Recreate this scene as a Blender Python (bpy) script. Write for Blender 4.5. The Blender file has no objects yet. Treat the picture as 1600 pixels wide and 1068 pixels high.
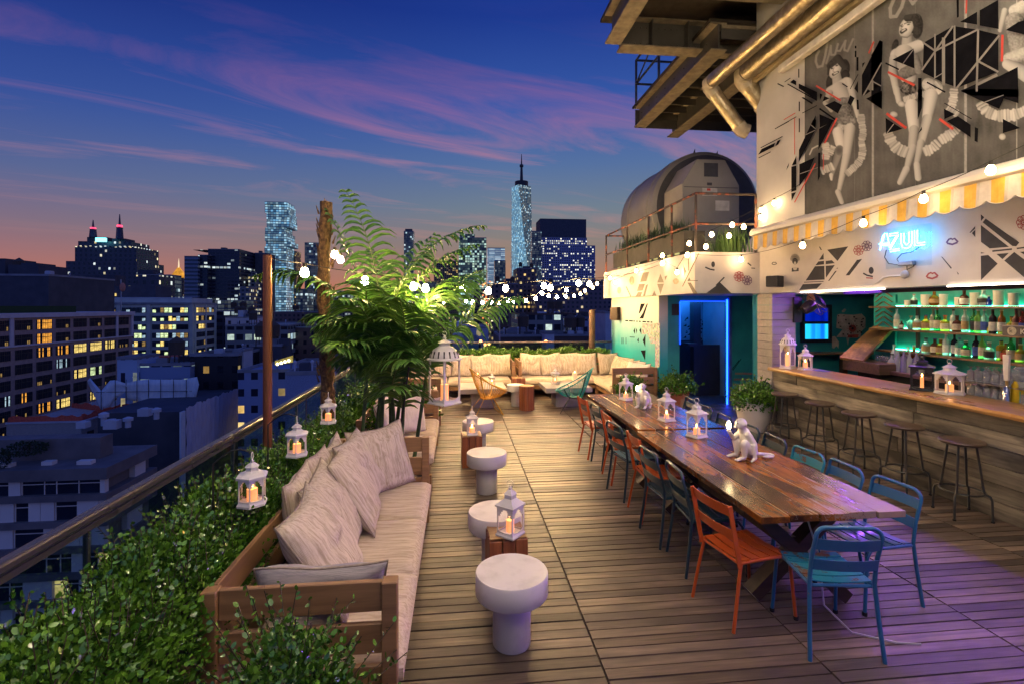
import bpy, math, random
import numpy as np
from mathutils import Vector, Matrix, noise
rad = math.radians
R = random.Random(11)
SC = bpy.context.scene
COL = SC.collection

# ------------------------------------------------------------ camera (level, shifted lens, 6.1 deg right of the deck boards)
TH = rad(6.14); CT, ST = math.cos(TH), math.sin(TH); FP = 785.0; EYE = 2.1
cam = bpy.data.cameras.new('camera'); camo = bpy.data.objects.new('camera', cam); COL.objects.link(camo)
camo.location = (0, 0, EYE); camo.rotation_euler = (rad(90), 0, -TH)
cam.sensor_width = 36; cam.lens = 36 * FP / 1600; cam.shift_y = -55 / 1600; cam.shift_x = 0
cam.clip_start = .05; cam.clip_end = 9000
SC.camera = camo
SC.render.engine = 'CYCLES'
SC.cycles.use_denoising = True
try: SC.cycles.denoiser = 'OPENIMAGEDENOISE'
except Exception: pass
SC.cycles.max_bounces = 6; SC.cycles.diffuse_bounces = 3; SC.cycles.glossy_bounces = 3
SC.cycles.transmission_bounces = 5; SC.cycles.transparent_max_bounces = 12
SC.cycles.caustics_reflective = False; SC.cycles.caustics_refractive = False
SC.cycles.sample_clamp_indirect = 6; SC.cycles.blur_glossy = .5
SC.cycles.use_light_tree = True
SC.view_settings.view_transform = 'Standard'; SC.view_settings.look = 'None'
SC.view_settings.exposure = .2; SC.view_settings.gamma = 1

def lin(r, g, b):
    f = lambda c: (c/255/12.92) if c/255 <= .04045 else ((c/255+.055)/1.055)**2.4
    return (f(r), f(g), f(b), 1)

# ------------------------------------------------------------ dusk sky
W = bpy.data.worlds.new('World'); SC.world = W; W.use_nodes = True
nt = W.node_tree; N = nt.nodes; L = nt.links; N.clear()
def nd(t, **k):
    n = N.new(t)
    for a, b in k.items(): setattr(n, a, b)
    return n
def wmath(op, a, b=None):
    n = nd('ShaderNodeMath', operation=op)
    for i, v in enumerate((a, b)):
        if v is None: continue
        if isinstance(v, (int, float)): n.inputs[i].default_value = v
        else: L.new(v, n.inputs[i])
    return n.outputs[0]
def ramp(fac, stops, interp='LINEAR'):
    r = nd('ShaderNodeValToRGB'); e = r.color_ramp.elements; r.color_ramp.interpolation = interp
    while len(e) < len(stops): e.new(.5)
    for i, (p, c) in enumerate(stops): e[i].position = p; e[i].color = c
    if fac is not None: L.new(fac, r.inputs[0])
    return r.outputs[0]
def wmix(f, a, b):
    m = nd('ShaderNodeMix', data_type='RGBA'); L.new(f, m.inputs[0]); L.new(a, m.inputs[6]); L.new(b, m.inputs[7]); return m.outputs[2]
tc = nd('ShaderNodeTexCoord'); sx = nd('ShaderNodeSeparateXYZ'); L.new(tc.outputs['Generated'], sx.inputs[0])
el = wmath('MAXIMUM', sx.outputs[2], 0.0)
base = ramp(el, [(0, lin(182,114,82)), (.06, lin(162,120,98)), (.12, lin(134,121,112)), (.19, lin(106,120,134)),
                 (.27, lin(80,106,150)), (.37, lin(52,84,156)), (.5, lin(27,54,134)), (.7, lin(30,50,126)), (1, lin(48,68,144))])
left = ramp(el, [(0, lin(184,100,84)), (.06, lin(160,102,102)), (.12, lin(120,99,122)), (.20, lin(76,88,140)),
                 (.30, lin(40,66,142)), (.44, lin(20,36,110)), (.55, lin(14,22,82)), (.75, lin(28,46,124)), (1, lin(56,80,160))])
az = wmath('ADD', wmath('MULTIPLY', sx.outputs[0], -1.1), .1)
azc = nd('ShaderNodeClamp'); L.new(az, azc.inputs[0])
sky = wmix(azc.outputs[0], base, left)
# the eastern half, behind the view, is paler dusk blue
east = nd('ShaderNodeClamp'); L.new(wmath('MULTIPLY', sx.outputs[1], -1.3), east.inputs[0])
eb = nd('ShaderNodeRGB'); eb.outputs[0].default_value = lin(68, 92, 160)
sky = wmix(east.outputs[0], sky, eb.outputs[0])
# streaked pink clouds on a high flat layer
zz = wmath('ADD', el, .04)
u = wmath('DIVIDE', sx.outputs[0], zz); v = wmath('DIVIDE', sx.outputs[1], zz)
cx = nd('ShaderNodeCombineXYZ'); L.new(u, cx.inputs[0]); L.new(v, cx.inputs[1])
m0 = nd('ShaderNodeMapping'); m0.inputs['Rotation'].default_value = (0, 0, rad(-26)); L.new(cx.outputs[0], m0.inputs[0])
mp = nd('ShaderNodeMapping'); mp.inputs['Scale'].default_value = (.42, 1.5, 1)
mp.inputs['Location'].default_value = (2.62, 4.6, 0)
L.new(m0.outputs[0], mp.inputs[0])
cn = nd('ShaderNodeTexNoise'); cn.inputs['Scale'].default_value = 1.0; cn.inputs['Detail'].default_value = 9
cn.inputs['Roughness'].default_value = .62; cn.inputs['Distortion'].default_value = 1.1; L.new(mp.outputs[0], cn.inputs[0])
dens = ramp(cn.outputs[0], [(0, (0,0,0,1)), (.49, (0,0,0,1)), (.58, (.28,.28,.28,1)), (.70, (.72,.72,.72,1))])
band = ramp(el, [(0, (.0,.0,.0,1)), (.10, (.12,.12,.12,1)), (.19, (.8,.8,.8,1)), (.38, (.9,.9,.9,1)), (.52, (.3,.3,.3,1))])
mm = nd('ShaderNodeMix', data_type='RGBA', blend_type='MULTIPLY'); mm.inputs[0].default_value = 1
L.new(dens, mm.inputs[6]); L.new(band, mm.inputs[7])
ccol = ramp(el, [(0, lin(196,134,112)), (.22, lin(202,134,130)), (.34, lin(176,108,140)), (.5, lin(74,58,130))])
cl = nd('ShaderNodeRGBToBW'); L.new(mm.outputs[2], cl.inputs[0])
thin = wmath('MULTIPLY', cl.outputs[0], wmath('SUBTRACT', 1.0, wmath('MULTIPLY', azc.outputs[0], .62)))
sky = wmix(thin, sky, ccol)
bg = nd('ShaderNodeBackground'); bg.inputs[1].default_value = 1.0; L.new(sky, bg.inputs[0])
wo = nd('ShaderNodeOutputWorld'); L.new(bg.outputs[0], wo.inputs[0])

# ------------------------------------------------------------ measuring: a pixel of the 1600 px photo -> a point on a level, or on a wall
def _w(a, d): return (a*d*CT + d*ST, d*CT - a*d*ST)
def at(px, py, z=0.0):
    d = FP*(EYE-z)/(py-479.0); x, y = _w((px-800)/FP, d); return Vector((x, y, z))
def atX(px, py, X):
    a = (px-800)/FP; d = X/(a*CT+ST); x, y = _w(a, d); return Vector((x, y, EYE-(py-479)*d/FP))
def atY(px, py, Y):
    a = (px-800)/FP; d = Y/(CT-a*ST); x, y = _w(a, d); return Vector((x, y, EYE-(py-479)*d/FP))

# ------------------------------------------------------------ mesh builder
class MB:
    def __init__(s): s.v = []; s.f = []; s.m = []; s.mi = 0
    def add(s, vs, fs):
        o = len(s.v); s.v += [tuple(p) for p in vs]; s.f += [tuple(i+o for i in f) for f in fs]; s.m += [s.mi]*len(fs); return s
    def box(s, x0, y0, z0, x1, y1, z1, M=None):
        vs = [Vector(p) for p in ((x0,y0,z0),(x1,y0,z0),(x1,y1,z0),(x0,y1,z0),(x0,y0,z1),(x1,y0,z1),(x1,y1,z1),(x0,y1,z1))]
        if M is not None: vs = [M @ p for p in vs]
        return s.add(vs, [(3,2,1,0),(4,5,6,7),(0,1,5,4),(1,2,6,5),(2,3,7,6),(3,0,4,7)])
    def cbox(s, c, sx, sy, sz, M=None): return s.box(c[0]-sx/2, c[1]-sy/2, c[2]-sz/2, c[0]+sx/2, c[1]+sy/2, c[2]+sz/2, M)
    def bar(s, p, q, w, h, up=(0,0,1)):
        p, q = Vector(p), Vector(q); d = (q-p); l = d.length; d.normalize(); u = Vector(up)
        if abs(d.dot(u)) > .98: u = Vector((0,1,0))
        a = d.cross(u).normalized(); b = a.cross(d)
        M = Matrix((( a.x, d.x, b.x, p.x),(a.y, d.y, b.y, p.y),(a.z, d.z, b.z, p.z),(0,0,0,1)))
        return s.box(-w/2, 0, -h/2, w/2, l, h/2, M)
    def tube(s, pts, r, n=8, closed=False, cap=True):
        P = [Vector(p) for p in pts]; k = len(P); rr = r if isinstance(r, (list, tuple)) else [r]*k
        vs = []; prev = None
        for i in range(k):
            if closed: t = P[(i+1) % k]-P[i-1]
            else: t = P[min(i+1, k-1)]-P[max(i-1, 0)]
            t.normalize()
            if prev is None:
                a = t.cross(Vector((0,0,1)))
                if a.length < .05: a = t.cross(Vector((1,0,0)))
            else: a = prev - t*prev.dot(t)
            if a.length < 1e-6: a = t.cross(Vector((1,0,0)))
            a.normalize(); b = t.cross(a); prev = a
            for j in range(n):
                g = 2*math.pi*j/n; vs.append(P[i] + (a*math.cos(g)+b*math.sin(g))*rr[i])
        fs = []
        for i in range(k if closed else k-1):
            i2 = (i+1) % k
            for j in range(n): fs.append((i*n+j, i*n+(j+1) % n, i2*n+(j+1) % n, i2*n+j))
        if cap and not closed: fs += [tuple(range(n-1, -1, -1)), tuple(range((k-1)*n, k*n))]
        return s.add(vs, fs)
    def lathe(s, prof, c=(0,0,0), n=24, rot=0.0, M=None):
        vs = []; fs = []; k = len(prof)
        for r, z in prof:
            for j in range(n):
                g = rot + 2*math.pi*j/n; vs.append(Vector((c[0]+r*math.cos(g), c[1]+r*math.sin(g), c[2]+z)))
        for i in range(k-1):
            for j in range(n): fs.append((i*n+j, i*n+(j+1) % n, (i+1)*n+(j+1) % n, (i+1)*n+j))
        if prof[0][0] > 1e-4: fs.append(tuple(range(n-1, -1, -1)))
        if prof[-1][0] > 1e-4: fs.append(tuple(range((k-1)*n, k*n)))
        if M is not None: vs = [M @ p for p in vs]
        return s.add(vs, fs)
    def ball(s, c, r, n=12, k=8, sc=(1,1,1)):
        prof = [(max(1e-5, math.sin(math.pi*i/k)), -math.cos(math.pi*i/k)) for i in range(k+1)]
        M = Matrix.Translation(c) @ Matrix.Diagonal((r*sc[0], r*sc[1], r*sc[2], 1)); return s.lathe(prof, n=n, M=M)
    def prism(s, poly, f):            # poly: 2-D outline, f(u, v, side) -> 3-D, side 0 or 1
        k = len(poly); vs = [f(u, v, 0) for u, v in poly] + [f(u, v, 1) for u, v in poly]
        fs = [tuple(range(k-1, -1, -1)), tuple(range(k, 2*k))] + [(i, (i+1) % k, k+(i+1) % k, k+i) for i in range(k)]
        return s.add(vs, fs)
    def poly(s, pts): return s.add(pts, [tuple(range(len(pts)))])
    def build(s, name, mat, parent=None, smooth=None, bevel=0, world=False, seg=1):
        me = bpy.data.meshes.new(name); me.from_pydata(s.v, [], s.f)
        for m in (mat if isinstance(mat, (list, tuple)) else [mat]): me.materials.append(m)
        if any(s.m): me.polygons.foreach_set('material_index', s.m)
        if smooth is not None:
            me.polygons.foreach_set('use_smooth', [True]*len(me.polygons)); me.set_sharp_from_angle(angle=rad(smooth))
        me.update()
        o = bpy.data.objects.new(name, me); COL.objects.link(o)
        if bevel:
            b = o.modifiers.new('edge', 'BEVEL'); b.width = bevel; b.segments = seg; b.limit_method = 'ANGLE'; b.angle_limit = rad(40)
        if parent is not None:
            o.parent = parent
            if world: o.matrix_parent_inverse = parent.matrix_basis.inverted()
        return o

def npmesh(name, V, Fq, mat, parent=None, world=False, smooth=False):
    me = bpy.data.meshes.new(name); n = len(V); m, k = Fq.shape
    me.vertices.add(n); me.vertices.foreach_set('co', np.ascontiguousarray(V, dtype=np.float32).ravel())
    me.loops.add(m*k); me.loops.foreach_set('vertex_index', np.ascontiguousarray(Fq, dtype=np.int32).ravel())
    me.polygons.add(m); me.polygons.foreach_set('loop_start', np.arange(0, m*k, k, dtype=np.int32))
    me.polygons.foreach_set('loop_total', np.full(m, k, dtype=np.int32))
    if smooth: me.polygons.foreach_set('use_smooth', np.ones(m, dtype=bool))
    me.update(calc_edges=True); me.materials.append(mat)
    o = bpy.data.objects.new(name, me); COL.objects.link(o)
    if parent is not None:
        o.parent = parent
        if world: o.matrix_parent_inverse = parent.matrix_basis.inverted()
    return o

def tag(o, label, cat, group=None, kind=None):
    o['label'] = label; o['category'] = cat
    if group: o['group'] = group
    if kind: o['kind'] = kind
    return o
def thing(name, label, cat, loc=(0,0,0), rz=0.0, group=None):
    o = bpy.data.objects.new(name, None); COL.objects.link(o); o.empty_display_size = .1
    o.location = loc; o.rotation_euler = (0, 0, rz); o.matrix_basis = Matrix.Translation(Vector(loc)) @ Matrix.Rotation(rz, 4, 'Z')
    return tag(o, label, cat, group)
KIDS = {}
def kids(o):
    return [c for c in bpy.data.objects if c.parent == o]
def dup(root, loc=None, rz=None, label=None, group=None, parent=None, ch=None):
    c = root.copy(); COL.objects.link(c)
    if parent is not None: c.parent = parent
    if loc is not None: c.location = loc
    if rz is not None: c.rotation_euler = (0, 0, rz)
    if label: c['label'] = label
    if group: c['group'] = group
    for k in kids(root): dup(k, parent=c)
    return c
def struct(o): o['kind'] = 'structure'; return o

# ------------------------------------------------------------ materials
def newmat(name):
    m = bpy.data.materials.new(name); m.use_nodes = True; t = m.node_tree; t.nodes.clear()
    o = t.nodes.new('ShaderNodeOutputMaterial'); b = t.nodes.new('ShaderNodeBsdfPrincipled'); t.links.new(b.outputs[0], o.inputs[0])
    return m, t, b
def node(t, ty, **k):
    n = t.nodes.new(ty)
    for a, b in k.items(): setattr(n, a, b)
    return n
def setin(t, n, i, v):
    if isinstance(v, bpy.types.NodeSocket): t.links.new(v, n.inputs[i])
    else: n.inputs[i].default_value = v
def M_(t, op, a, b=0.0, c=None):
    n = node(t, 'ShaderNodeMath', operation=op); setin(t, n, 0, a); setin(t, n, 1, b)
    if c is not None: setin(t, n, 2, c)
    return n.outputs[0]
def mixc(t, f, a, b, mode='MIX'):
    n = node(t, 'ShaderNodeMix', data_type='RGBA', blend_type=mode); setin(t, n, 0, f); setin(t, n, 6, a); setin(t, n, 7, b); return n.outputs[2]
def rampn(t, f, stops):
    r = node(t, 'ShaderNodeValToRGB'); e = r.color_ramp.elements
    while len(e) < len(stops): e.new(.5)
    for i, (p, c) in enumerate(stops):
        e[i].position = p; e[i].color = c if isinstance(c, (tuple, list)) and len(c) == 4 else ((c,)*3+(1,) if not isinstance(c, (tuple, list)) else tuple(c)+(1,))
    t.links.new(f, r.inputs[0]); return r.outputs[0]
def c4(c): return tuple(c)+(1,) if len(c) == 3 else tuple(c)
def coords(t, scale=(1,1,1), rot=(0,0,0), src='Object'):
    c = node(t, 'ShaderNodeTexCoord'); m = node(t, 'ShaderNodeMapping'); m.inputs['Scale'].default_value = scale
    m.inputs['Rotation'].default_value = rot; t.links.new(c.outputs[src], m.inputs[0]); return m.outputs[0]
def tnoise(t, vec, scale, detail=5, rough=.55, dist=0.0):
    n = node(t, 'ShaderNodeTexNoise'); t.links.new(vec, n.inputs['Vector']); n.inputs['Scale'].default_value = scale
    n.inputs['Detail'].default_value = detail; n.inputs['Roughness'].default_value = rough; n.inputs['Distortion'].default_value = dist
    return n.outputs['Fac']
def bumpn(t, b, h, strength=.3, dist=.01):
    n = node(t, 'ShaderNodeBump'); n.inputs['Strength'].default_value = strength; n.inputs['Distance'].default_value = dist
    t.links.new(h, n.inputs['Height']); t.links.new(n.outputs[0], b.inputs['Normal'])

def plain(name, c1, c2=None, rough=.5, metal=0.0, scale=6.0, bump=.0, stretch=(1,1,1), spec=.5, island=0.0, thr=(.35,.65), coat=0.0, bdist=.01):
    m, t, b = newmat(name); c2 = c2 or tuple(x*.7 for x in c1[:3])
    v = coords(t, stretch); n = tnoise(t, v, scale)
    col = mixc(t, rampn(t, n, [(thr[0], 0.0), (thr[1], 1.0)]), c4(c1), c4(c2))
    if island:
        g = node(t, 'ShaderNodeNewGeometry'); k = M_(t, 'MULTIPLY_ADD', g.outputs['Random Per Island'], island*2, 1-island)
        cc = node(t, 'ShaderNodeCombineColor'); [t.links.new(k, cc.inputs[i]) for i in range(3)]
        col = mixc(t, 1.0, col, cc.outputs[0], 'MULTIPLY')
    t.links.new(col, b.inputs['Base Color']); b.inputs['Metallic'].default_value = metal
    b.inputs['Specular IOR Level'].default_value = spec; b.inputs['Coat Weight'].default_value = coat
    rr = M_(t, 'MULTIPLY_ADD', n, .2, rough-.1); t.links.new(rr, b.inputs['Roughness'])
    if bump: bumpn(t, b, n, bump, bdist)
    return m
def wood(name, c1, c2, axis=0, rough=.5, scale=1.0, island=.25, bump=.25, coat=0.0, dark=None):
    m, t, b = newmat(name); st = [14*scale]*3; st[axis] = .9*scale
    g = node(t, 'ShaderNodeNewGeometry')
    c = node(t, 'ShaderNodeTexCoord'); off = node(t, 'ShaderNodeVectorMath', operation='ADD')
    cc = node(t, 'ShaderNodeCombineXYZ'); r7 = M_(t, 'MULTIPLY', g.outputs['Random Per Island'], 37.0); [t.links.new(r7, cc.inputs[i]) for i in range(3)]
    t.links.new(c.outputs['Object'], off.inputs[0]); t.links.new(cc.outputs[0], off.inputs[1])
    mp = node(t, 'ShaderNodeMapping'); mp.inputs['Scale'].default_value = st; t.links.new(off.outputs[0], mp.inputs[0])
    n = tnoise(t, mp.outputs[0], 2.2, 7, .6, .5)
    st2 = node(t, 'ShaderNodeMapping'); st2.inputs['Scale'].default_value = [2.2 if i != axis else .7 for i in range(3)]; t.links.new(off.outputs[0], st2.inputs[0])
    n2 = tnoise(t, st2.outputs[0], 1.4, 4)
    col = mixc(t, rampn(t, n, [(.3, 0.0), (.72, 1.0)]), c4(c1), c4(c2))
    if dark: col = mixc(t, rampn(t, n2, [(.42, 0.0), (.62, 1.0)]), col, c4(dark))
    k = M_(t, 'MULTIPLY_ADD', g.outputs['Random Per Island'], island*2, 1-island)
    k3 = node(t, 'ShaderNodeCombineColor'); [t.links.new(k, k3.inputs[i]) for i in range(3)]
    col = mixc(t, 1.0, col, k3.outputs[0], 'MULTIPLY')
    t.links.new(col, b.inputs['Base Color']); t.links.new(M_(t, 'MULTIPLY_ADD', n2, .35, rough-.17), b.inputs['Roughness'])
    b.inputs['Coat Weight'].default_value = coat; b.inputs['Coat Roughness'].default_value = .12
    bumpn(t, b, n, bump, .004); return m
def emit(name, c, s):
    m = bpy.data.materials.new(name); m.use_nodes = True; t = m.node_tree; t.nodes.clear()
    o = t.nodes.new('ShaderNodeOutputMaterial'); e = t.nodes.new('ShaderNodeEmission'); e.inputs[0].default_value = c4(c); e.inputs[1].default_value = s
    t.links.new(e.outputs[0], o.inputs[0]); return m
def glass(name, tint=(1,1,1), clear=.85, rough=.03):
    m = bpy.data.materials.new(name); m.use_nodes = True; t = m.node_tree; t.nodes.clear()
    o = t.nodes.new('ShaderNodeOutputMaterial'); a = t.nodes.new('ShaderNodeBsdfTransparent'); a.inputs[0].default_value = c4(tint)
    g = t.nodes.new('ShaderNodeBsdfGlossy'); g.inputs['Roughness'].default_value = rough; g.inputs[0].default_value = (.9,.9,.9,1)
    x = t.nodes.new('ShaderNodeMixShader'); f = node(t, 'ShaderNodeFresnel'); f.inputs[0].default_value = 1.45
    k = M_(t, 'ADD', f.outputs[0], 1-clear-.04); k = M_(t, 'MINIMUM', k, 1.0); gg = node(t, 'ShaderNodeNewGeometry'); k = M_(t, 'MULTIPLY', k, M_(t, 'SUBTRACT', 1.0, gg.outputs['Backfacing']))
    t.links.new(k, x.inputs[0]); t.links.new(a.outputs[0], x.inputs[1]); t.links.new(g.outputs[0], x.inputs[2]); t.links.new(x.outputs[0], o.inputs[0]); return m
def bottleglass(name, c, rough=.08, trans=.55):
    m, t, b = newmat(name); b.inputs['Base Color'].default_value = c4(c); b.inputs['Roughness'].default_value = rough
    b.inputs['Transmission Weight'].default_value = trans; b.inputs['IOR'].default_value = 1.3; return m
def leafmat(name, c1, c2, rough=.35, trans=.15, spec=.5):
    m, t, b = newmat(name); g = node(t, 'ShaderNodeNewGeometry')
    v = coords(t); n = tnoise(t, v, 3.0, 2)
    f = M_(t, 'MULTIPLY_ADD', g.outputs['Random Per Island'], .7, M_(t, 'MULTIPLY_ADD', n, .9, -.3))
    col = mixc(t, f, c4(c1), c4(c2)); t.links.new(col, b.inputs['Base Color']); b.inputs['Roughness'].default_value = rough
    b.inputs['Specular IOR Level'].default_value = spec
    b.inputs['Subsurface Weight'].default_value = 0
    return m
# ------------------------------------------------------------ city: window walls as a material pattern in metres
def citymat(name, wall, cw, ch, mx=(.15,.85), mz=(.25,.8), p=.2, lit=(1,.8,.4), lit2=(.7,.9,1), s=1.5, pane=(.01,.015,.03), rowp=.0, seed=0.0, rough=.5, glow=0.0, prough=.12, gbase=0.0):
    m, t, b = newmat(name); c = node(t, 'ShaderNodeTexCoord'); g = node(t, 'ShaderNodeNewGeometry')
    sp = node(t, 'ShaderNodeSeparateXYZ'); t.links.new(c.outputs['Object'], sp.inputs[0])
    sn = node(t, 'ShaderNodeSeparateXYZ'); t.links.new(c.outputs['Normal'], sn.inputs[0])
    isx = M_(t, 'GREATER_THAN', M_(t, 'ABSOLUTE', sn.outputs[0]), .6)
    up = M_(t, 'GREATER_THAN', M_(t, 'ABSOLUTE', sn.outputs[2]), .6)
    u = M_(t, 'ADD', M_(t, 'MULTIPLY', sp.outputs[1], isx), M_(t, 'MULTIPLY', sp.outputs[0], M_(t, 'SUBTRACT', 1.0, isx)))
    uu = M_(t, 'DIVIDE', u, cw); vv = M_(t, 'DIVIDE', sp.outputs[2], ch)
    fu = M_(t, 'FRACT', uu); fv = M_(t, 'FRACT', vv)
    msk = M_(t, 'MULTIPLY', M_(t, 'MULTIPLY', M_(t, 'GREATER_THAN', fu, mx[0]), M_(t, 'LESS_THAN', fu, mx[1])),
             M_(t, 'MULTIPLY', M_(t, 'GREATER_THAN', fv, mz[0]), M_(t, 'LESS_THAN', fv, mz[1])))
    msk = M_(t, 'MULTIPLY', msk, M_(t, 'SUBTRACT', 1.0, up))
    cell = node(t, 'ShaderNodeCombineXYZ'); t.links.new(M_(t, 'FLOOR', uu), cell.inputs[0]); t.links.new(M_(t, 'FLOOR', vv), cell.inputs[1])
    t.links.new(M_(t, 'ADD', M_(t, 'MULTIPLY', isx, 7.0), seed), cell.inputs[2])
    wn = node(t, 'ShaderNodeTexWhiteNoise', noise_dimensions='3D'); t.links.new(cell.outputs[0], wn.inputs['Vector'])
    wr = node(t, 'ShaderNodeTexWhiteNoise', noise_dimensions='1D'); t.links.new(M_(t, 'ADD', M_(t, 'FLOOR', vv), seed), wr.inputs['W'])
    # whole floors left on, plus single rooms; brightness varies inside and between rooms
    pr = M_(t, 'ADD', M_(t, 'MULTIPLY', M_(t, 'GREATER_THAN', wr.outputs['Value'], 1-rowp), .6), p)
    on = M_(t, 'LESS_THAN', wn.outputs['Value'], pr)
    sc = node(t, 'ShaderNodeSeparateColor'); t.links.new(wn.outputs['Color'], sc.inputs[0])
    nz = tnoise(t, coords(t), 2.5/cw, 2)
    br = M_(t, 'MULTIPLY', M_(t, 'MULTIPLY_ADD', sc.outputs[1], .9, .15), M_(t, 'MULTIPLY_ADD', nz, 1.5, .2))
    e = M_(t, 'MULTIPLY', M_(t, 'MULTIPLY', msk, on), M_(t, 'MULTIPLY', br, s))
    if glow: e = M_(t, 'ADD', e, M_(t, 'MULTIPLY', msk, M_(t, 'MULTIPLY_ADD', sc.outputs[2], glow, gbase)))
    ec = mixc(t, sc.outputs[2], c4(lit), c4(lit2))
    wv = tnoise(t, coords(t), .15, 4)
    wc = mixc(t, wv, c4(tuple(min(.8,x*1.5) for x in wall)), c4(tuple(min(.85,x*2.1) for x in wall)))
    t.links.new(mixc(t, msk, wc, c4(pane)), b.inputs['Base Color'])
    t.links.new(M_(t, 'MULTIPLY_ADD', msk, prough-rough, rough), b.inputs['Roughness'])
    t.links.new(ec, b.inputs['Emission Color']); t.links.new(e, b.inputs['Emission Strength'])
    b.inputs['Specular IOR Level'].default_value = .5
    m.cycles.emission_sampling = 'NONE'
    return m
GZ = -50.0
asph = plain('street_asphalt', (.03,.03,.035), (.05,.05,.055), .8, scale=.05)
g = MB().poly([(-4000,-600,GZ),(4000,-600,GZ),(4000,7000,GZ),(-4000,7000,GZ)]).build('ground', asph); struct(g)
conc = plain('far_concrete', (.3,.32,.37), (.2,.22,.28), .8, scale=.3)
dark = plain('far_dark_roof', (.05,.058,.085), (.08,.088,.12), .8, scale=.3)
bluew = plain('far_pale_wall', (.55,.6,.72), (.45,.5,.62), .8, scale=.3)

def blk(mb, pl, pr_, py, Y, D=20.0, z0=GZ, pys=None):
    a = atY(pl, py, Y); b = atY(pr_, py, Y); z = max(a.z, b.z)
    mb.box(a.x, Y, z0, b.x, Y+D, z); return a.x, b.x, z
def depth_to(px_side, X, Y): return max(2.0, atX(px_side, 479, X).y - Y)

def building(name, label, pl, pr_, py, Y, mat, side=None, D=25.0, roofs=(), group=None, cat='building', trim=None):
    """front face between two measured edges at depth Y, its flank running back to the edge 'side'"""
    a = atY(pl, py, Y); b = atY(pr_, py, Y)
    if side is not None: D = depth_to(side, b.x if side > pr_ else a.x, Y)
    t = thing(name, label, cat, ((a.x+b.x)/2, Y, GZ), 0, group)
    z = (a.z+b.z)/2
    m = MB().box(a.x, Y, GZ, b.x, Y+D, z); m.build('wall', mat, t, world=True)
    h = max(.6, (z-GZ)*.006)
    p = MB(); w = .35
    for (x0, y0, x1, y1) in ((a.x-.1, Y-.1, b.x+.1, Y+w), (a.x-.1, Y+D-w, b.x+.1, Y+D+.1), (a.x-.1, Y+w, a.x+w, Y+D-w), (b.x-w, Y+w, b.x+.1, Y+D-w)):
        p.box(x0, y0, z+.002, x1, y1, z+h)
    p.build('parapet', trim or conc, t, world=True)
    if Y < 460 and b.x-a.x > 5:
        rq = random.Random(int(abs(pl)*7+py)); wd = b.x-a.x
        for i in range(rq.randint(3, 7)):
            x, y = a.x+wd*rq.uniform(.1, .9), Y+D*rq.uniform(.08, .6); k = rq.random(); q = MB()
            if k < .5: sx_, sy_, sz_ = rq.uniform(.8, 2.4), rq.uniform(.8, 2), rq.uniform(.6, 1.7); q.box(x, y, z+.004, x+sx_, y+sy_, z+sz_); q.box(x+.1, y+.1, z+sz_+.001, x+sx_-.1, y+sy_-.1, z+sz_+.15); q.build('vent_unit', rq.choice((conc, bluew, dark)), t, world=True)
            elif k < .8: q.lathe([(.14,0),(.14,rq.uniform(.8, 1.8)),(.3,1.81),(.3,2.0),(.05,2.2)], (x, y, z), 8); q.build('flue_pipe', rq.choice((conc, bluew)), t, world=True)
            elif Y > 110:
                [q.tube([(x+dx, y+dy, z), (x+dx*.9, y+dy*.9, z+2.2)], .12, 4) for dx in (-1, 1) for dy in (-1, 1)]; q.lathe([(1.5,2.2),(1.6,5.0),(1.65,5.0),(.1,6.2)], (x, y, z), 14); q.build('water_tank', plain('tank_cedar', (.10,.075,.06), None, .8) if 'tank_cedar' not in bpy.data.materials else bpy.data.materials['tank_cedar'], t, world=True)
    for (l, r_, y, dy, dd, mt) in roofs:
        q = MB(); blk(q, l, r_, y, Y+dy, dd, z0=z+.004); q.build('roof_block', mt, t, world=True)
    return t

WY, WC, WO = (1,.78,.32), (.75,.92,1), (1,.55,.12)
# --- One tall glass tower with a mast, four chamfered faces
ct = citymat('tower_glass_lit', (.05,.13,.2), 3.2, 5.0, (.0,1.), (.12,1.), .22, (.22,.62,1), (.55,.9,1), .5, (.03,.1,.18), .10, 3, glow=.12, gbase=.24)  # bright facets: their light put into the colour and an even pane glow
cs = citymat('tower_glass_shaded', (.02,.05,.09), 3.2, 5.0, (.04,.96), (.15,.95), .16, (.25,.65,1), (.9,1,.9), .7, (.01,.03,.07), .1, 5, glow=.06, gbase=.07)  # same glass with the darker tone of the shaded facets put in
Yt = 1500.0
A = atY(800, 288, Yt); B = atY(834, 288, Yt); zb = GZ; zt = A.z; s0 = (B.x-A.x)
t = thing('glass_skyscraper', 'tallest blue glass tower with tapering facets and a needle mast', 'skyscraper', ((A.x+B.x)/2, Yt, GZ))
cxm, cym, hb = (A.x+B.x)/2, Yt+s0/2, s0/2
m = MB(); bot = [(-hb,-hb),(hb,-hb),(hb,hb),(-hb,hb)]; k = hb*.98; top = [(-k*.42,-k*.98),(k*.86,-k*.3),(k*.3,k*.9),(-k*.9,k*.3)]
V = [(cxm+x, cym+y, zb) for x, y in bot] + [(cxm+x, cym+y, zt) for x, y in top]
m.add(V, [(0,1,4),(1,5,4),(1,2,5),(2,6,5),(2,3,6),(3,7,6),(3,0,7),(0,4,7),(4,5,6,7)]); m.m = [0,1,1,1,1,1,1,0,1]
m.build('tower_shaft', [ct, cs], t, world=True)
MB().lathe([(hb*.62,0),(hb*.62,16),(hb*.4,17)], (cxm, cym, zt), 24).build('crown_ring', plain('mast_base', (.02,.03,.05)), t, world=True)
mt_ = atY(817, 236, Yt).z
MB().lathe([(5,zt+17),(3.4,zt+60),(6,zt+62),(6,zt+68),(2.2,zt+70),(.8,mt_)], (cxm, cym, 0), 10).build('mast', plain('mast_steel', (.03,.04,.06)), t, world=True)
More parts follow.
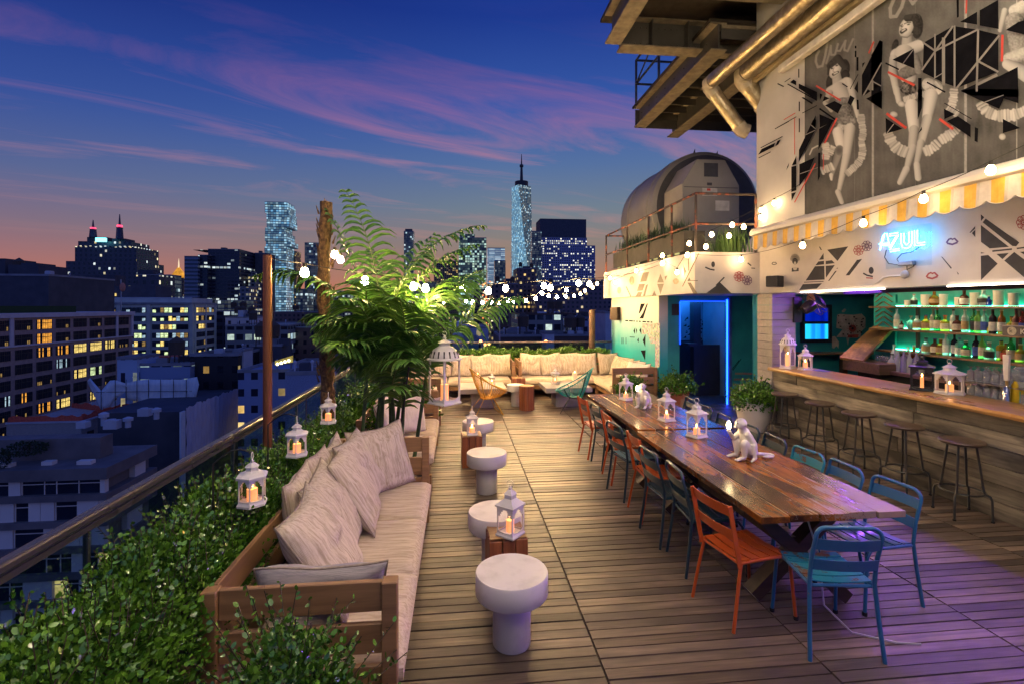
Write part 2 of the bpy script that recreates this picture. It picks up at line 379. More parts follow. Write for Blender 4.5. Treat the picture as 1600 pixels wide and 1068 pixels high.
# --- stacked glass tower
cj = citymat('stacked_tower_glass', (.05,.1,.15), 4.5, 4.2, (.06,.94), (.25,.95), .5, (.22,.62,1), (.6,.92,1), .6, (.03,.09,.15), .25, 9, glow=.10, gbase=.10)
Yj = 900.0; t = thing('stacked_glass_tower', 'slim blue glass tower with a jagged stacked top beside the copper pole', 'skyscraper', atY(434, 480, Yj))
a, b = atY(414, 315, Yj), atY(447, 315, Yj); z1 = atY(430, 395, Yj).z
MB().box(a.x, Yj, GZ, b.x, Yj+40, z1).build('tower_shaft', cj, t, world=True)
m = MB(); rr = random.Random(4); z = z1+.01; x0 = a.x
while z < a.z-4:
    hh = rr.uniform(9, 15); hh = min(hh, a.z-z); j0, j1 = rr.uniform(-1, 4), rr.uniform(-5, 9)
    m.box(a.x+j0, Yj-2+rr.uniform(0,4), z, b.x+j1, Yj+40, z+hh-.3); z += hh
m.build('stacked_floors', cj, t, world=True)
# --- stepped stone tower with two lit spires
cv = citymat('stepped_tower_stone', (.035,.04,.06), 6, 6, (.3,.7), (.25,.75), .16, WY, WC, 1.3, (.012,.015,.03), .12, 2)
t = thing('stepped_tower', 'dark stepped stone tower with two slender red-lit spires', 'skyscraper', atY(160, 480, 700.0))
for (l, r_, y, Y, D) in ((95,240,432,690,60),(103,214,409,700,60),(117,213,386,712,50),(122,205,378,720,40)):
    m = MB(); blk(m, l, r_, y, Y, D); m.build('tower_tier', cv, t, world=True)
m = MB(); blk(m, 136, 168, 371, 722, 20, z0=atY(150, 384, 722).z); blk(m, 175, 196, 373, 724, 20, z0=atY(150, 384, 722).z); m.build('penthouse', dark, t, world=True)
redl = emit('beacon_red', (1,.05,.12), 3); cyl = emit('roof_cyan', (.2,.85,1), 3)
for px, pyb, pyt in ((145.5, 371, 344), (187, 374, 335)):
    b0, b1 = atY(px, pyb, 722), atY(px, pyt, 722); h = b1.z-b0.z
    sp_ = MB().lathe([(4.5,0),(3.6,h*.42),(3.9,h*.45),(1.6,h*.5),(.5,h)], b0, 8).build('spire', plain('spire_steel', (.05,.06,.12)), t, world=True)
    MB().lathe([(3.2,h*.5),(3.2,h*.56)], b0, 8).build('beacon', redl, sp_)
MB().cbox(atY(158, 375, 710), 12, 3, 5).build('roof_light', cyl, t, world=True)
# --- gold pyramid
t = thing('gold_roof_tower', 'stone tower with a floodlit golden pyramid roof', 'skyscraper', atY(277, 480, 800.0))
cg = citymat('gold_tower_stone', (.06,.06,.08), 5, 7, (.25,.75), (.2,.8), .25, WY, (1,.6,.5), .8, (.02,.02,.03), 0, 8)
m = MB(); a_, b_, zz_ = blk(m, 267, 287, 434, 800, 9); m.build('tower_shaft', cg, t, world=True)
ax = atY(277, 415, 800); c_ = [(a_-1.5,799,zz_),(b_+1.5,799,zz_),(b_+1.5,810,zz_),(a_-1.5,810,zz_)]
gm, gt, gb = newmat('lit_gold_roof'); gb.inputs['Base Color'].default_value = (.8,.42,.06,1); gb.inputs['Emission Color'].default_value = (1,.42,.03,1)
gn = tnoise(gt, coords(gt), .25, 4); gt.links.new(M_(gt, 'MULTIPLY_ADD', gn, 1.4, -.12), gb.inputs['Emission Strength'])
MB().add(c_ + [((a_+b_)/2, 804, ax.z)], [(0,1,4),(1,2,4),(2,3,4),(3,0,4)]).build('pyramid_roof', gm, t, world=True)
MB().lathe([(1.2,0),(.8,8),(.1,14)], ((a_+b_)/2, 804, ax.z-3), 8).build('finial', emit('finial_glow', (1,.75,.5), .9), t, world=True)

cB = citymat('navy_office', (.02,.025,.045), 4, 4, (.1,.9), (.3,.8), .07, (.7,.9,1), (.9,1,.9), .9, (.012,.017,.035), .10, 4)
cS = citymat('striped_office', (.09,.12,.19), 30, 4.2, (.0,1.0), (.3,.8), .02, (.7,.95,1), (.9,1,.9), .6, (.03,.05,.09), .1, 6)
cL = citymat('limestone_office', (.08,.09,.12), 4.4, 4.2, (.2,.8), (.25,.8), .25, WY, WC, .9, (.012,.016,.03), .15, 7)
cN = citymat('navy_glass', (.03,.05,.09), 3, 4, (.06,.94), (.2,.92), .1, (.5,.85,1), (.9,1,1), .9, (.02,.04,.08), .05, 11, glow=.06)
cG = citymat('green_lit_glass', (.05,.07,.08), 4, 4.2, (.08,.9), (.2,.9), .5, (.75,1,.75), (.6,1,.95), .75, (.03,.05,.06), .3, 12, glow=.05)
cP = citymat('pale_lit_glass', (.2,.35,.5), 14, 4.5, (.02,.98), (.3,.85), .9, (.55,.85,1), (.8,.95,1), .5, (.1,.2,.3), .9, 13, glow=.25)
cW = citymat('bank_stone', (.16,.17,.30), 4.8, 5.0, (.22,.78), (.25,.75), .15, (1,.92,.6), (.95,1,.95), 1.6, (.015,.02,.05), .45, 14)
cR = citymat('brown_apartments', (.075,.05,.055), 3.4, 3.4, (.25,.75), (.25,.75), .20, WY, WO, 1.2, (.015,.015,.025), .05, 15)
cM = citymat('mauve_apartments', (.085,.065,.085), 3.6, 3.4, (.25,.7), (.25,.75), .14, WY, (1,.8,.6), 1.0, (.02,.02,.035), .03, 16)
cA = citymat('pale_blue_walkup', (.26,.28,.38), 4.2, 3.8, (.3,.62), (.25,.72), .10, WY, WC, .9, (.03,.035,.07), 0, 17)
cC = citymat('grey_loft', (.13,.14,.15), 3.3, 3.9, (.12,.88), (.22,.8), .18, (.9,1,.55), (.6,.85,1), .9, (.02,.03,.05), .15, 18)
cBk = citymat('red_brick_walkup', (.07,.04,.04), 3.2, 3.6, (.3,.7), (.25,.75), .16, WY, WO, 1.0, (.015,.015,.03), 0, 19)
building('office_slab', 'dark navy slab tower with scattered lit strips behind the gold roof', 325, 374, 390, 600.0, cB, D=70, roofs=((345,352,387,4,6,dark),(302,324,391,6,30,cB)))
building('striped_office_block', 'grey blue office block with horizontal bands left of the navy slab', 288, 309, 401, 585.0, cS, D=40)
building('narrow_office_tower', 'narrow navy shaft between striped block and dark slab', 309.5, 324, 399, 590.0, cB, D=40)
building('narrow_slab', 'windowless dark shaft just left of the copper pole', 398, 416, 396, 640.0, dark, D=30, roofs=((404,408,392,4,5,dark),))
building('setback_tower', 'small stepped dotted tower left of the windowless shaft', 388, 399, 430, 620.0, cL, D=20, roofs=((391,398,424,2,6,cL),))
building('blue_glass_tower', 'plain blue glass tower peeking left of the bark post', 476, 500, 380, 760.0, cN, D=40)
building('brown_tower', 'dim brown tower wedged against the stacked glass tower', 447, 462, 393, 940.0, cR, D=30)
building('cylinder_tower', 'dark blue tower with a blunt top showing between the palm fronds', 631, 646, 362, 1000.0, cN, D=25, roofs=((633,644,358,3,8,dark),))
building('low_dark_tower', 'low dark block behind the palm crown', 678, 722, 408, 900.0, cR, D=30)
building('lit_glass_tower', 'glass tower outlined with greenish lights and roof crane', 717, 760, 372, 850.0, cG, D=45, roofs=((718,742,366,8,20,cG),(719,722,358,2,3,dark)))
building('pale_glass_tower', 'low pale blue tower glowing in horizontal bands', 762, 789, 388, 1150.0, cP, D=40)
building('small_dark_tower', 'small dark tower in front of the glowing pale blue tower', 773, 790, 408, 900.0, cN, D=20)
building('bank_tower', 'broad stone office tower with lit window rows and flat dark cap', 843, 917, 372, 1100.0, cW, D=70, roofs=((844,916,343,3,60,dark),))
building('bank_wing', 'wide lower wing of lit offices under the flat capped tower', 832, 930, 384, 1080.0, cW, D=18)
building('blue_office_block', 'blue glass office block between mast tower and bank tower', 831, 846, 362, 1050.0, cN, D=20)
building('brown_apartment_block', 'brown apartment block below the mast tower', 808, 838, 420, 420.0, cR, D=30, roofs=((818,829,416,4,8,dark),))
building('long_apartment_block', 'long mauve apartment block behind the string lights', 838, 962, 447, 380.0, cM, D=30)
building('tall_brown_block', 'brown block beside the bright avenue', 768, 809, 444, 330.0, cR, D=30, roofs=((780,792,440,4,8,dark),))
building('brick_office', 'brown brick office with rows of lit windows beyond the back railing', 812, 905, 492, 190.0, cC, D=30, roofs=((843,854,487,6,6,bluew),), trim=plain('brown_parapet', (.1,.06,.05)))
building('pale_walkup', 'pale blue grey walk-up with small dark windows by the dark post', 893, 932, 499, 170.0, cA, side=880, roofs=((899,912,494,3,5,bluew),))
building('narrow_blue_house', 'narrow bright blue wall next to the mural wall', 946, 956, 490, 150.0, bluew, D=20)
building('dark_blue_house', 'dark blue house between pale walk-up and bright blue wall', 932, 946, 488, 175.0, dark, D=25)
building('white_tenement', 'pale tenement with small square windows right of the palm', 700, 763, 513, 150.0, cA, D=20, roofs=((702,742,503,6,8,cA),))
building('flat_roofed_shed', 'flat roofed shed with turquoise wall below the pale tenement', 722, 748, 531, 120.0, plain('turquoise_wall', (.15,.35,.42)), D=10)
building('brick_house', 'plain dark house with brown flat roof beyond the railing', 780, 850, 526, 130.0, plain('dark_brick_far', (.06,.045,.05)), D=18)
building('white_chimney_house', 'small house with tall pale wall behind the coffee tables', 852, 866, 522, 125.0, bluew, D=6)
building('brown_house', 'brown walled house left of the dark post', 866, 925, 525, 140.0, plain('brown_wall_far', (.09,.055,.055)), D=14)
t = thing('gabled_roof_house', 'low house with a hipped dark roof beyond the back railing', 'house', atY(805, 530, 150))
a = atY(784, 521, 150); b = atY(836, 521, 150); ap = atY(800, 511, 158)
MB().box(a.x, 150, GZ, b.x, 166, a.z).build('wall', dark, t, world=True)
MB().add([(a.x-.3,149.7,a.z),(b.x+.3,149.7,a.z),(b.x+.3,166.3,a.z),(a.x-.3,166.3,a.z),(ap.x,158,ap.z),(ap.x+4,158,ap.z)], [(0,1,5,4),(1,2,5),(2,3,4,5),(3,0,4)]).build('roof', plain('mauve_roof', (.10,.08,.1)), t, world=True)
mm_ = MB().tube([atY(781, 540, 110), atY(780, 478, 110)], .12, 8).build('flagpole', plain('pole_white', (.6,.55,.6))); tag(mm_, 'thin pale roof pole under the string lights', 'pole')
# --- the bright avenue running away between the blocks
struct(MB().box(atY(754,500,300).x, 140, GZ+.02, atY(767,500,300).x+4, 900, GZ+.06).build('road', asph))
# shop fronts and headlights far down the avenue
rr = random.Random(3); m1 = MB(); m2 = MB()
for i in range(70):
    Y = rr.uniform(200, 800); p = atY(rr.choice((756, 758, 764, 767))+rr.uniform(-2, 2), rr.uniform(440, 512), Y)
    if p.z > GZ+1: (m1 if rr.random() < .55 else m2).cbox(p, .0035*Y, .3, .0025*Y)
t = thing('avenue_buildings', 'glittering shopfronts and windows lining the far bright avenue', 'storefronts', atY(760, 500, 300)); t['kind'] = 'stuff'
m1.build('lit_window', emit('avenue_white', (1,.85,.55), 1.3), t, world=True); m2.build('lit_sign', emit('avenue_red', (1,.3,.1), 1.2), t, world=True)
for i, (px, py) in enumerate(((751,533),(758,538),(764,537),(853,533))):
    p = atY(px, py, 100); t = thing('street_lamp', 'orange street lamp glowing past the back railing, number %s along it' % ('one two three four'.split()[i]), 'street lamp', (p.x, p.y, GZ))
    t['label'] = ('small orange street lamp at the far left of the lamps past the back railing', 'orange street lamp above its brighter neighbour past the back railing', 'brightest orange street lamp of the cluster past the back railing', 'lone orange street lamp right of the cluster past the railing')[i]
    MB().tube([(0,0,0),(0,0,p.z-GZ-.25)], .08, 6).build('pole', dark, t); MB().ball((0,0,p.z-GZ), .27, 8, 6).build('lamp_head', emit('sodium_%d' % i, (1,.35,.08), 9), t)

# --- concrete loft building with window bands (mid-left)
def winband(name, pane_m, lit_m, n, w, h, fr, R_, plit, D=.25):
    m = MB(); m.mi = 0; m.box(0, -.02, 0, w, .02, h); cw = w/n
    for i in range(n+1):
        x = min(max(i*cw-.09, 0), w-.18); m.mi = 1; m.box(x, -.12, 0, x+.18, -.021, h)
    m.box(0, -.115, h*.6-.06, w, -.021, h*.6+.06)
    for i in range(n):
        if R_.random() < plit:
            m.mi = 2+R_.randrange(lit_m); m.box(i*cw+.1, -.03, .08, (i+1)*cw-.1, -.022, h*R_.choice((.58, .95, .95)))
    return m
paneN = plain('night_pane', (.015,.02,.04), (.02,.03,.06), .15, scale=.5)
frameN = plain('window_frame_dark', (.04,.04,.05), None, .6)
def litmat(name, c, s):
    m, t, b = newmat(name); b.inputs['Base Color'].default_value = (.05,.05,.05,1); n = tnoise(t, coords(t), 1.1, 4, .7)
    b.inputs['Emission Color'].default_value = c4(c); t.links.new(M_(t, 'MULTIPLY', rampn(t, n, [(.3, .12), (.62, 1.0)]), s), b.inputs['Emission Strength']); m.cycles.emission_sampling = 'NONE'; return m
litY = litmat('room_yellow', (1,.72,.2), 1.5); litO = litmat('room_orange', (1,.42,.05), 1.3); litG = litmat('room_green', (.8,1,.5), 1.3); litC = litmat('room_cool', (.6,.85,1), .8); litD = litmat('room_dim', (.9,.55,.15), .4)
cc_ = plain('loft_concrete', (.58,.64,.62), (.46,.5,.5), .85, scale=.2)
Yc = 240.0; a = atY(70, 476, Yc); b = atY(300, 476, Yc); Dc = depth_to(337, b.x, Yc)
t = thing('concrete_loft_building', 'grey concrete loft building with long bands of lit windows', 'building', (a.x, Yc, GZ))
zt = a.z; MB().box(a.x, Yc, GZ, b.x, Yc+Dc, zt).build('wall', cc_, t, world=True)
MB().box(a.x-.3, Yc-.5, zt+.003, b.x+.3, Yc+Dc, zt+.9).build('cornice', conc, t, world=True)
m = MB()
for px in (70, 140, 186, 233, 299): p = atY(px, 479, Yc); m.box(p.x-.7, Yc-.45, GZ, p.x+.7, Yc-.002, zt)
for i in range(3): m.box(b.x+.002, Yc+2+i*(Dc-3)/2, GZ, b.x+.4, Yc+3+i*(Dc-3)/2, zt)
m.build('pier', cc_, t, world=True)
rw = random.Random(8); xs = [atY(px, 479, Yc).x for px in (140, 186, 233, 299)]
for k in range(7):
    z = zt-3.6-k*3.75
    for i in range(3):
        w = xs[i+1]-xs[i]-2.6; wm = winband('w', paneN, 5, 9 if i == 2 else 6, w, 2.3, frameN, rw, .48)
        o = wm.build('window', [paneN, frameN, litG, litY, litG, litC, litD], t); o.location = (xs[i]+1.3-a.x, -.06, z-GZ)
    wm = winband('w', paneN, 5, 7, Dc-5, 2.3, frameN, rw, .9 if k == 0 else .3)
    o = wm.build('window', [paneN, frameN, litY, litY, litD, litC, litD], t); o.location = (b.x-a.x+.06, 3, z-GZ); o.rotation_euler = (0, 0, rad(90))
for (l, r_, y, dy, dd, mt, z0) in ((78,300,466,14,20,cc_,0),(78,288,473,8,30,cc_,0),(80,243,447,26,14,dark,0),(107,128,438,30,6,bluew,0),(130,180,430,34,8,dark,0)):
    q = MB(); blk(q, l, r_, y, Yc+dy, dd, z0=zt+.95); q.build('roof_block', mt, t, world=True)
q = MB()
for i in range(8):
    p = atY(105+i*10.8, 460.5, Yc+13.9); q.cbox(p, .7, .06, 1.3)
q.build('lit_window', litY, t, world=True)
MB().box(atY(78,465,Yc+13.8).x, Yc+13.75, atY(100,465.5,Yc+13.8).z, atY(300,465,Yc+13.8).x, Yc+13.99, atY(100,464.6,Yc+13.8).z).build('coping', bluew, t, world=True)
t = thing('roof_flagpole', 'tall flagpole on concrete roof with furled orange flag', 'flagpole', atY(189.5, 483, 225))
MB().tube([atY(189.5, 483, 225), atY(189, 437, 225)], .16, 6).build('pole', bluew, t, world=True)
MB().ball(atY(191.5, 449, 225), 1.7, 10, 8, (.7,.35,1.1)).build('flag', plain('flag_cloth', (.75,.3,.2), (.6,.25,.2), .9), t, world=True)
building('dark_blockhouse', 'windowless navy block at far left under the sky', -60, 76, 431, 170.0, dark, D=30, roofs=((13,60,414,4,12,dark),(-40,8,404,8,12,dark),(33,56,411,6,8,dark)))
building('blue_gap_building', 'blue tinted building left of the gold roofed tower', 254, 266, 430, 520.0, cN, D=20)
building('stone_block', 'dark block with three lit windows beside the stepped tower', 213, 251, 430, 420.0, cv, D=20, roofs=((215,239,422,3,10,dark),))
# ------------------------------------------------------------ near city below the left railing
brickL = plain('loft_brick', (.44,.33,.32), (.33,.25,.25), .9, scale=1.5)
stoneL = plain('loft_stone', (.66,.64,.72), (.58,.56,.64), .85, scale=.6)
XL = -95.0; y0, y1 = 60.0, 158.6; ztop = .62
t = thing('brick_loft_building', 'big brown brick loft with orange lit gridded windows at far left', 'building', (XL, y1, GZ))
MB().box(XL-30, y0, GZ, XL, y1, ztop-1.0).build('wall', brickL, t, world=True)
MB().box(XL-30, y0, ztop-.997, XL+.5, y1+.4, ztop).build('cornice', stoneL, t, world=True)
m = MB(); m.box(XL+.003, y0, -6.55, XL+.35, y1, -6.2)
for yy in (118.2, 151.6, 158.2): m.box(XL+.003, yy-.5, -6.19, XL+.3, yy+.4, ztop-1.002)
m.build('belt_course', stoneL, t, world=True)
pat = {(0,1):'d',(0,2):'O',(0,3):'d',(1,1):'d',(1,2):'O',(1,3):'d',(1,5):'d',(2,2):'O',(2,3):'O',(2,4):'Y',(2,5):'Y',(2,6):'y',(2,7):'d',(3,3):'C',(4,4):'y',(4,5):'G',(5,1):'r',
       (6,2):'O',(6,3):'y',(7,1):'G',(8,1):'G',(7,0):'d',(9,1):'G',(10,2):'d',(5,0):'C',(8,0):'G',(6,5):'y'}
mats = {'O':litO,'Y':litY,'y':litY,'G':litG,'C':litC,'d':litD,'r':litO}
rw = random.Random(2); cache = {}
for k in range(12):
    for j in range(-2, 8):
        Y0 = 118.6 + (j-1)*5.52; c = pat.get((k, j)) or ('d' if rw.random() < .3 else None)
        if c not in cache or rw.random() < .4:
            m = MB(); m.mi = 0; m.box(0, -.02, 0, 4.3, .02, 2.15); m.mi = 1
            for i in range(10): m.box(i*.467, -.08, 0, i*.467+(.16 if i in (0, 3, 6, 9) else .06), -.021, 2.15)
            m.box(0, -.075, 1.3, 4.3, -.021, 1.42); m.mi = 2
            if c:
                for i in range(9):
                    full = {'Y':.95,'O':.6,'y':.6,'G':.7,'C':.35,'d':.25,'r':.25}[c]
                    if rw.random() < full: m.box(i*.467+.06, -.03, .04, (i+1)*.467, -.022, 2.1 if c != 'd' else .8)
            cache[c] = m.build('window', [paneN, frameN, mats.get(c, litD)], t)
            o = cache[c]
        else:
            o = cache[c].copy(); COL.objects.link(o)
        o.location = (.05, Y0-y1+.6, -3.05-k*3.18-GZ); o.rotation_euler = (0, 0, rad(90))
hl = plain('roof_hedge_dark', (.01,.04,.01), (.02,.06,.012), .8, scale=2, bump=.5)
o = MB().box(XL-12, 100, ztop+.003, XL-3, 141, ztop+1.6).build('roof_planting', hl); tag(o, 'dark planted hedge on the brick loft roof', 'hedge')

# hotel terrace building, bottom left
Yh = 64.0; a = atY(-30, 735, Yh); b = atY(165, 735, Yh); zt = a.z; Dh = depth_to(242, b.x, Yh); Xl = a.x-14
slab = plain('hotel_slab', (.20,.185,.20), (.14,.13,.145), .7, scale=.4); pan = plain('hotel_panel', (.82,.77,.76), (.74,.70,.70), .7, scale=.25)
t = thing('white_panelled_hotel', 'hotel with white panels and dark slab edges under the left railing', 'building', (b.x, Yh, GZ))
MB().box(Xl, Yh+.8, GZ, b.x-.8, Yh+Dh, zt-.01).build('core', slab, t, world=True)
rw = random.Random(6); fh = 3.05
for k in range(7):
    z = zt-k*fh
    MB().box(Xl, Yh-.3, z-(1.35 if k == 0 else .75), b.x+.3, Yh+Dh, z).build('floor_slab', slab, t, world=True)
    zb = z-fh; h = fh-(1.35 if k == 0 else .75)
    x = Xl; 
    while x < b.x-.5:
        w = rw.choice((1.3, 1.5, 2.4, 3.2)); w = min(w, b.x-.1-x)
        if rw.random() < .5:
            MB().box(x, Yh+.1, zb+.003, x+w-.06, Yh+.78, zb+h-.003).build('wall_panel', pan, t, world=True)
        else:
            m = MB(); m.mi = 0; m.box(x, Yh+.3, zb+.003, x+w-.06, Yh+.78, zb+h-.003); m.mi = 1
            m.box(x, Yh+.2, zb+.003, x+.09, Yh+.299, zb+h-.003); m.box(x+.1, Yh+.2, zb+h*.68, x+w-.07, Yh+.299, zb+h*.68+.09)
            m.build('window', [litmat('hotel_lamp', (1,.7,.25), .8) if (k >= 1 and rw.random() < .14) else paneN, pan], t, world=True)
        x += w
    y = Yh+1
    while y < Yh+Dh-1:
        w = rw.choice((1.4, 2.2, 3)); 
        if rw.random() < .4: MB().box(b.x-.79, y, zb+.003, b.x-.1, min(y+w, Yh+Dh), zb+h-.003).build('wall_panel', pan, t, world=True)
        y += w+.1
m = MB(); m.box(Xl+6, Yh+6, zt+.004, b.x-3, Yh+Dh-6, zt+2.6); m.build('penthouse', slab, t, world=True)
for i, (dx, dy, w) in enumerate(((-4,1.2,1.6),(-8,1.4,1.2),(-13,1.0,2))):
    o = MB().box(b.x+dx, Yh+dy, zt+.003, b.x+dx+w, Yh+dy+.8, zt+.45).build('sun_lounger', pan); tag(o, ('pale lounger at the right end of the hotel roof','short pale lounger in the middle of the hotel roof','long pale lounger at the left of the hotel roof')[i], 'lounger')
def shrub_blob(name, label, c, r, n, lm, seed, sc=(1,1,1), cat='shrub', leaf=.1):
    rr = np.random.RandomState(seed); d = rr.normal(size=(n, 3)); d /= np.linalg.norm(d, axis=1)[:, None]
    p = d*(rr.uniform(.45, 1, (n, 1))**.5)*r*np.array(sc)+np.array(c); V, Fq = leaves(p, d, leaf, rr)
    o = npmesh(name, V, Fq, lm); return tag(o, label, cat)
def leaves(P, Nn, size, rr, up=.25, aspect=.62):
    """folded little leaves: two quads sharing a midrib"""
    n = len(P); t = rr.normal(size=(n, 3))*.75+Nn; t[:, 2] += up; t /= np.linalg.norm(t, axis=1)[:, None]
    s = np.cross(t, rr.normal(size=(n, 3))); s /= np.linalg.norm(s, axis=1)[:, None]+1e-9; nn = np.cross(t, s)
    L_ = size*rr.uniform(.5, 1.35, (n, 1)); w = L_*aspect*.5
    b = P; tip = P+t*L_; mid = P+t*L_*.5-nn*L_*.06
    q1, q2 = P+t*L_*.28+nn*L_*.03, P+t*L_*.72+nn*L_*.03
    V = np.stack([b, q1-s*w*.9, q2-s*w*.82, tip, q2+s*w*.82, q1+s*w*.9], 1).reshape(-1, 3)
    Fq = (np.arange(n)[:, None]*6+np.array([[0,1,2,3,4,5]]))
    return V, Fq
darkleaf = leafmat('roof_leaf', (.01,.03,.01), (.02,.05,.02), .6)
rr = random.Random(17)
for i, (dx, dy) in enumerate(((-3,9),(-5.5,8),(-7,10.5),(-9.5,9),(-2.2,14),(-6,16))):
    q = MB(); x, y = b.x+dx, Yh+dy; z = zt+.005 if dy < 6 else zt+2.605; k = rr.uniform(.7, 1.4)
    if i % 2: q.box(x, y, z, x+1.3*k, y+1.1, z+.9*k); q.lathe([(.4*k,.9*k),(.4*k,.9*k+.12)], (x+.6*k, y+.5, z), 16)
    else: q.lathe([(.35,0),(.35,.8*k),(.6,.85*k),(.6,1.2*k),(.2,1.35*k)], (x, y, z), 16)
    q.build('roof_fan', bluew, t, world=True)
p = atY(40, 705, Yh+2); shrub_blob('roof_tree', 'dark umbrella shaped tree on the hotel roof', (p.x, p.y, zt+1.9), 1.5, 900, darkleaf, 3, (1.5,1.2,.5), 'tree', .25)
p = atY(5, 722, Yh+1); shrub_blob('roof_shrub', 'dark conical shrub at the left of the hotel roof', (p.x, p.y, zt+.8), .8, 500, darkleaf, 4, (.8,.8,1.3), 'shrub', .2)
# brick corner building with orange netting round its roof
Yb = 100.0; a = atY(10, 662, Yb); b = atY(127, 662, Yb); zt = a.z; Y2 = atX(190, 479, b.x).y; bb = atY(290, 634, Y2)
grb = plain('grey_brick', (.46,.45,.48), (.33,.33,.36), .85, scale=2, stretch=(1,1,6)); net = plain('orange_net', (.8,.16,.1), (.6,.1,.07), .9, scale=3)
t = thing('grey_brick_building', 'grey brick building with orange netting along the roof edge', 'building', (b.x, Yb, GZ))
MB().box(a.x, Yb, GZ, b.x, Y2+12, zt).box(b.x+.002, Y2, GZ, bb.x, Y2+12, zt-.01).build('wall', grb, t, world=True)
MB().box(a.x-.1, Yb-.15, zt+.002, b.x+.15, Yb+.1, zt+.3).box(b.x+.003, Yb+.1, zt+.002, b.x+.3, Y2-.15, zt+.3).box(b.x+.3, Y2-.3, zt+.002, bb.x, Y2-.05, zt+.3).build('coping', bluew, t, world=True)
nets = MB()
def strip(p, q, h, n=14, sd=1):
    rr = random.Random(sd); vs = []; 
    for i in range(n+1):
        f = i/n; b_ = Vector(p).lerp(Vector(q), f); vs += [b_, b_+Vector((0,.03,h*rr.uniform(.7,1.2)))]
    nets.add(vs, [(2*i, 2*i+2, 2*i+3, 2*i+1) for i in range(n)])
strip((a.x,Yb+.3,zt+.3),(b.x,Yb+.3,zt+.3),1.0); strip((b.x-.2,Yb+.3,zt+.3),(b.x-.2,Y2,zt+.3),1.0,sd=2); strip((b.x-.1,Y2+.2,zt+.3),(bb.x,Y2+.2,zt+.3),1.0,sd=3); strip((a.x+1,Yb+14,zt+.2),(b.x-2,Yb+9,zt+.2),1.2,sd=4)
nets.build('safety_net', net, t, world=True)
for k in range(4):
    for i, f in enumerate((.2, .5, .8)):
        m = MB(); m.mi = 0; m.box(0,-.02,0,1.7,.02,1.6); m.mi = 1; m.box(-.1,-.09,-.1,1.8,-.021,0); m.box(.8,-.08,0,.92,-.021,1.6); m.mi = 2
        if (k*3+i) % 4 == 1: m.box(.05,-.03,.05,.78,-.022,1.5)
        o = m.build('window', [paneN, frameN, litY], t); o.location = (.05, (Y2-Yb)*f-.8, zt-3.6-k*3.3-GZ); o.rotation_euler = (0, 0, rad(90))
    for i, f in enumerate((.1, .3, .47, .66, .86)):
        X = b.x+(bb.x-b.x)*f; m = MB(); m.mi = 0; m.box(0,-.02,0,2.1,.02,1.7); m.mi = 1; m.box(-.1,-.09,-.1,2.2,-.021,0); m.box(.98,-.08,0,1.12,-.021,1.7)
        m.mi = 2
        if (k+i) % 2 == 0 or i > 2: m.box(.05,-.03,.05,.95,-.022,1.6); m.box(1.15,-.03,.05,2.0,-.022,1.0)
        o = m.build('window', [paneN, frameN, litmat('lamp_amber', (1,.7,.3), .55)], t); o.location = (X-b.x, Y2-Yb-.05, zt-3.6-k*3.3-GZ)
# white tarpaulins draped over the roof scaffold
tarp = plain('blue_white_tarp', (.78,.85,.92), (.62,.72,.86), .6, scale=1.2, stretch=(2,2,.4), bump=.5, bdist=.1)
Yw = Y2-2.0
def sheet(pts_top, pts_bot, Y, seed=0):
    m = MB(); rr = random.Random(seed); n = len(pts_top); vs = []
    for (tp, bt) in zip(pts_top, pts_bot):
        for f in (0, .25, .5, .75, 1):
            px = tp[0]+(bt[0]-tp[0])*f; py = tp[1]+(bt[1]-tp[1])*f; p = atY(px, py, Y+rr.uniform(-.35, .35)); vs.append(p)
    fs = [(i*5+j, (i+1)*5+j, (i+1)*5+j+1, i*5+j+1) for i in range(n-1) for j in range(4)]
    m.add(vs, fs); return m
tt = [(137,594),(141,590),(158,610),(172,594),(180,593),(196,598),(213,594),(230,592),(250,592),(270,592),(290,592),(297,590),(308,588),(311,600)]
tb = [(138,600),(146,614),(158,640),(172,636),(180,622),(196,612),(198,624),(214,626),(216,632),(234,630),(254,630),(292,630),(300,628),(306,622)]
o = sheet(tt, tb, Yw, 5).build('tarpaulin', tarp, smooth=80); so = o.modifiers.new('thick', 'SOLIDIFY'); so.thickness = .05
tag(o, 'pale blue tarpaulin sheets draped over the roof scaffold like a whale', 'tarpaulin')
m = MB()
for px in (158,180,197,214,232,251,271,291): m.tube([atY(px, 640, Yw-.3), atY(px, 592, Yw-.3)], .06, 6)
m.tube([atY(150, 612, Yw-.3), atY(300, 610, Yw-.3)], .05, 6); tag(m.build('scaffold', frameN), 'thin scaffold tubes standing behind the draped tarpaulin', 'scaffold')
building('blue_roof_house', 'blue rooftop house with pillars behind the draped tarpaulin', 183, 214, 561, Y2+4, citymat('blue_stucco', (.22,.30,.46), 2.4, 5.4, (.3,.66), (.3,.8), .3, (.7,.9,1), WY, .35, (.02,.03,.07), 0, 25), D=8)
building('blue_roof_wing', 'long blue rooftop wing with lit cornice and red railing', 214, 297, 571, Y2+5, citymat('blue_stucco_dark', (.13,.18,.30), 2.2, 3.2, (.1,.9), (.6,.8), .35, (.6,.9,.9), (.7,.9,1), .4, (.03,.05,.09), 0, 26), D=9, roofs=((190,272,557,7,3,net),(235,296,567,1,5,conc)))
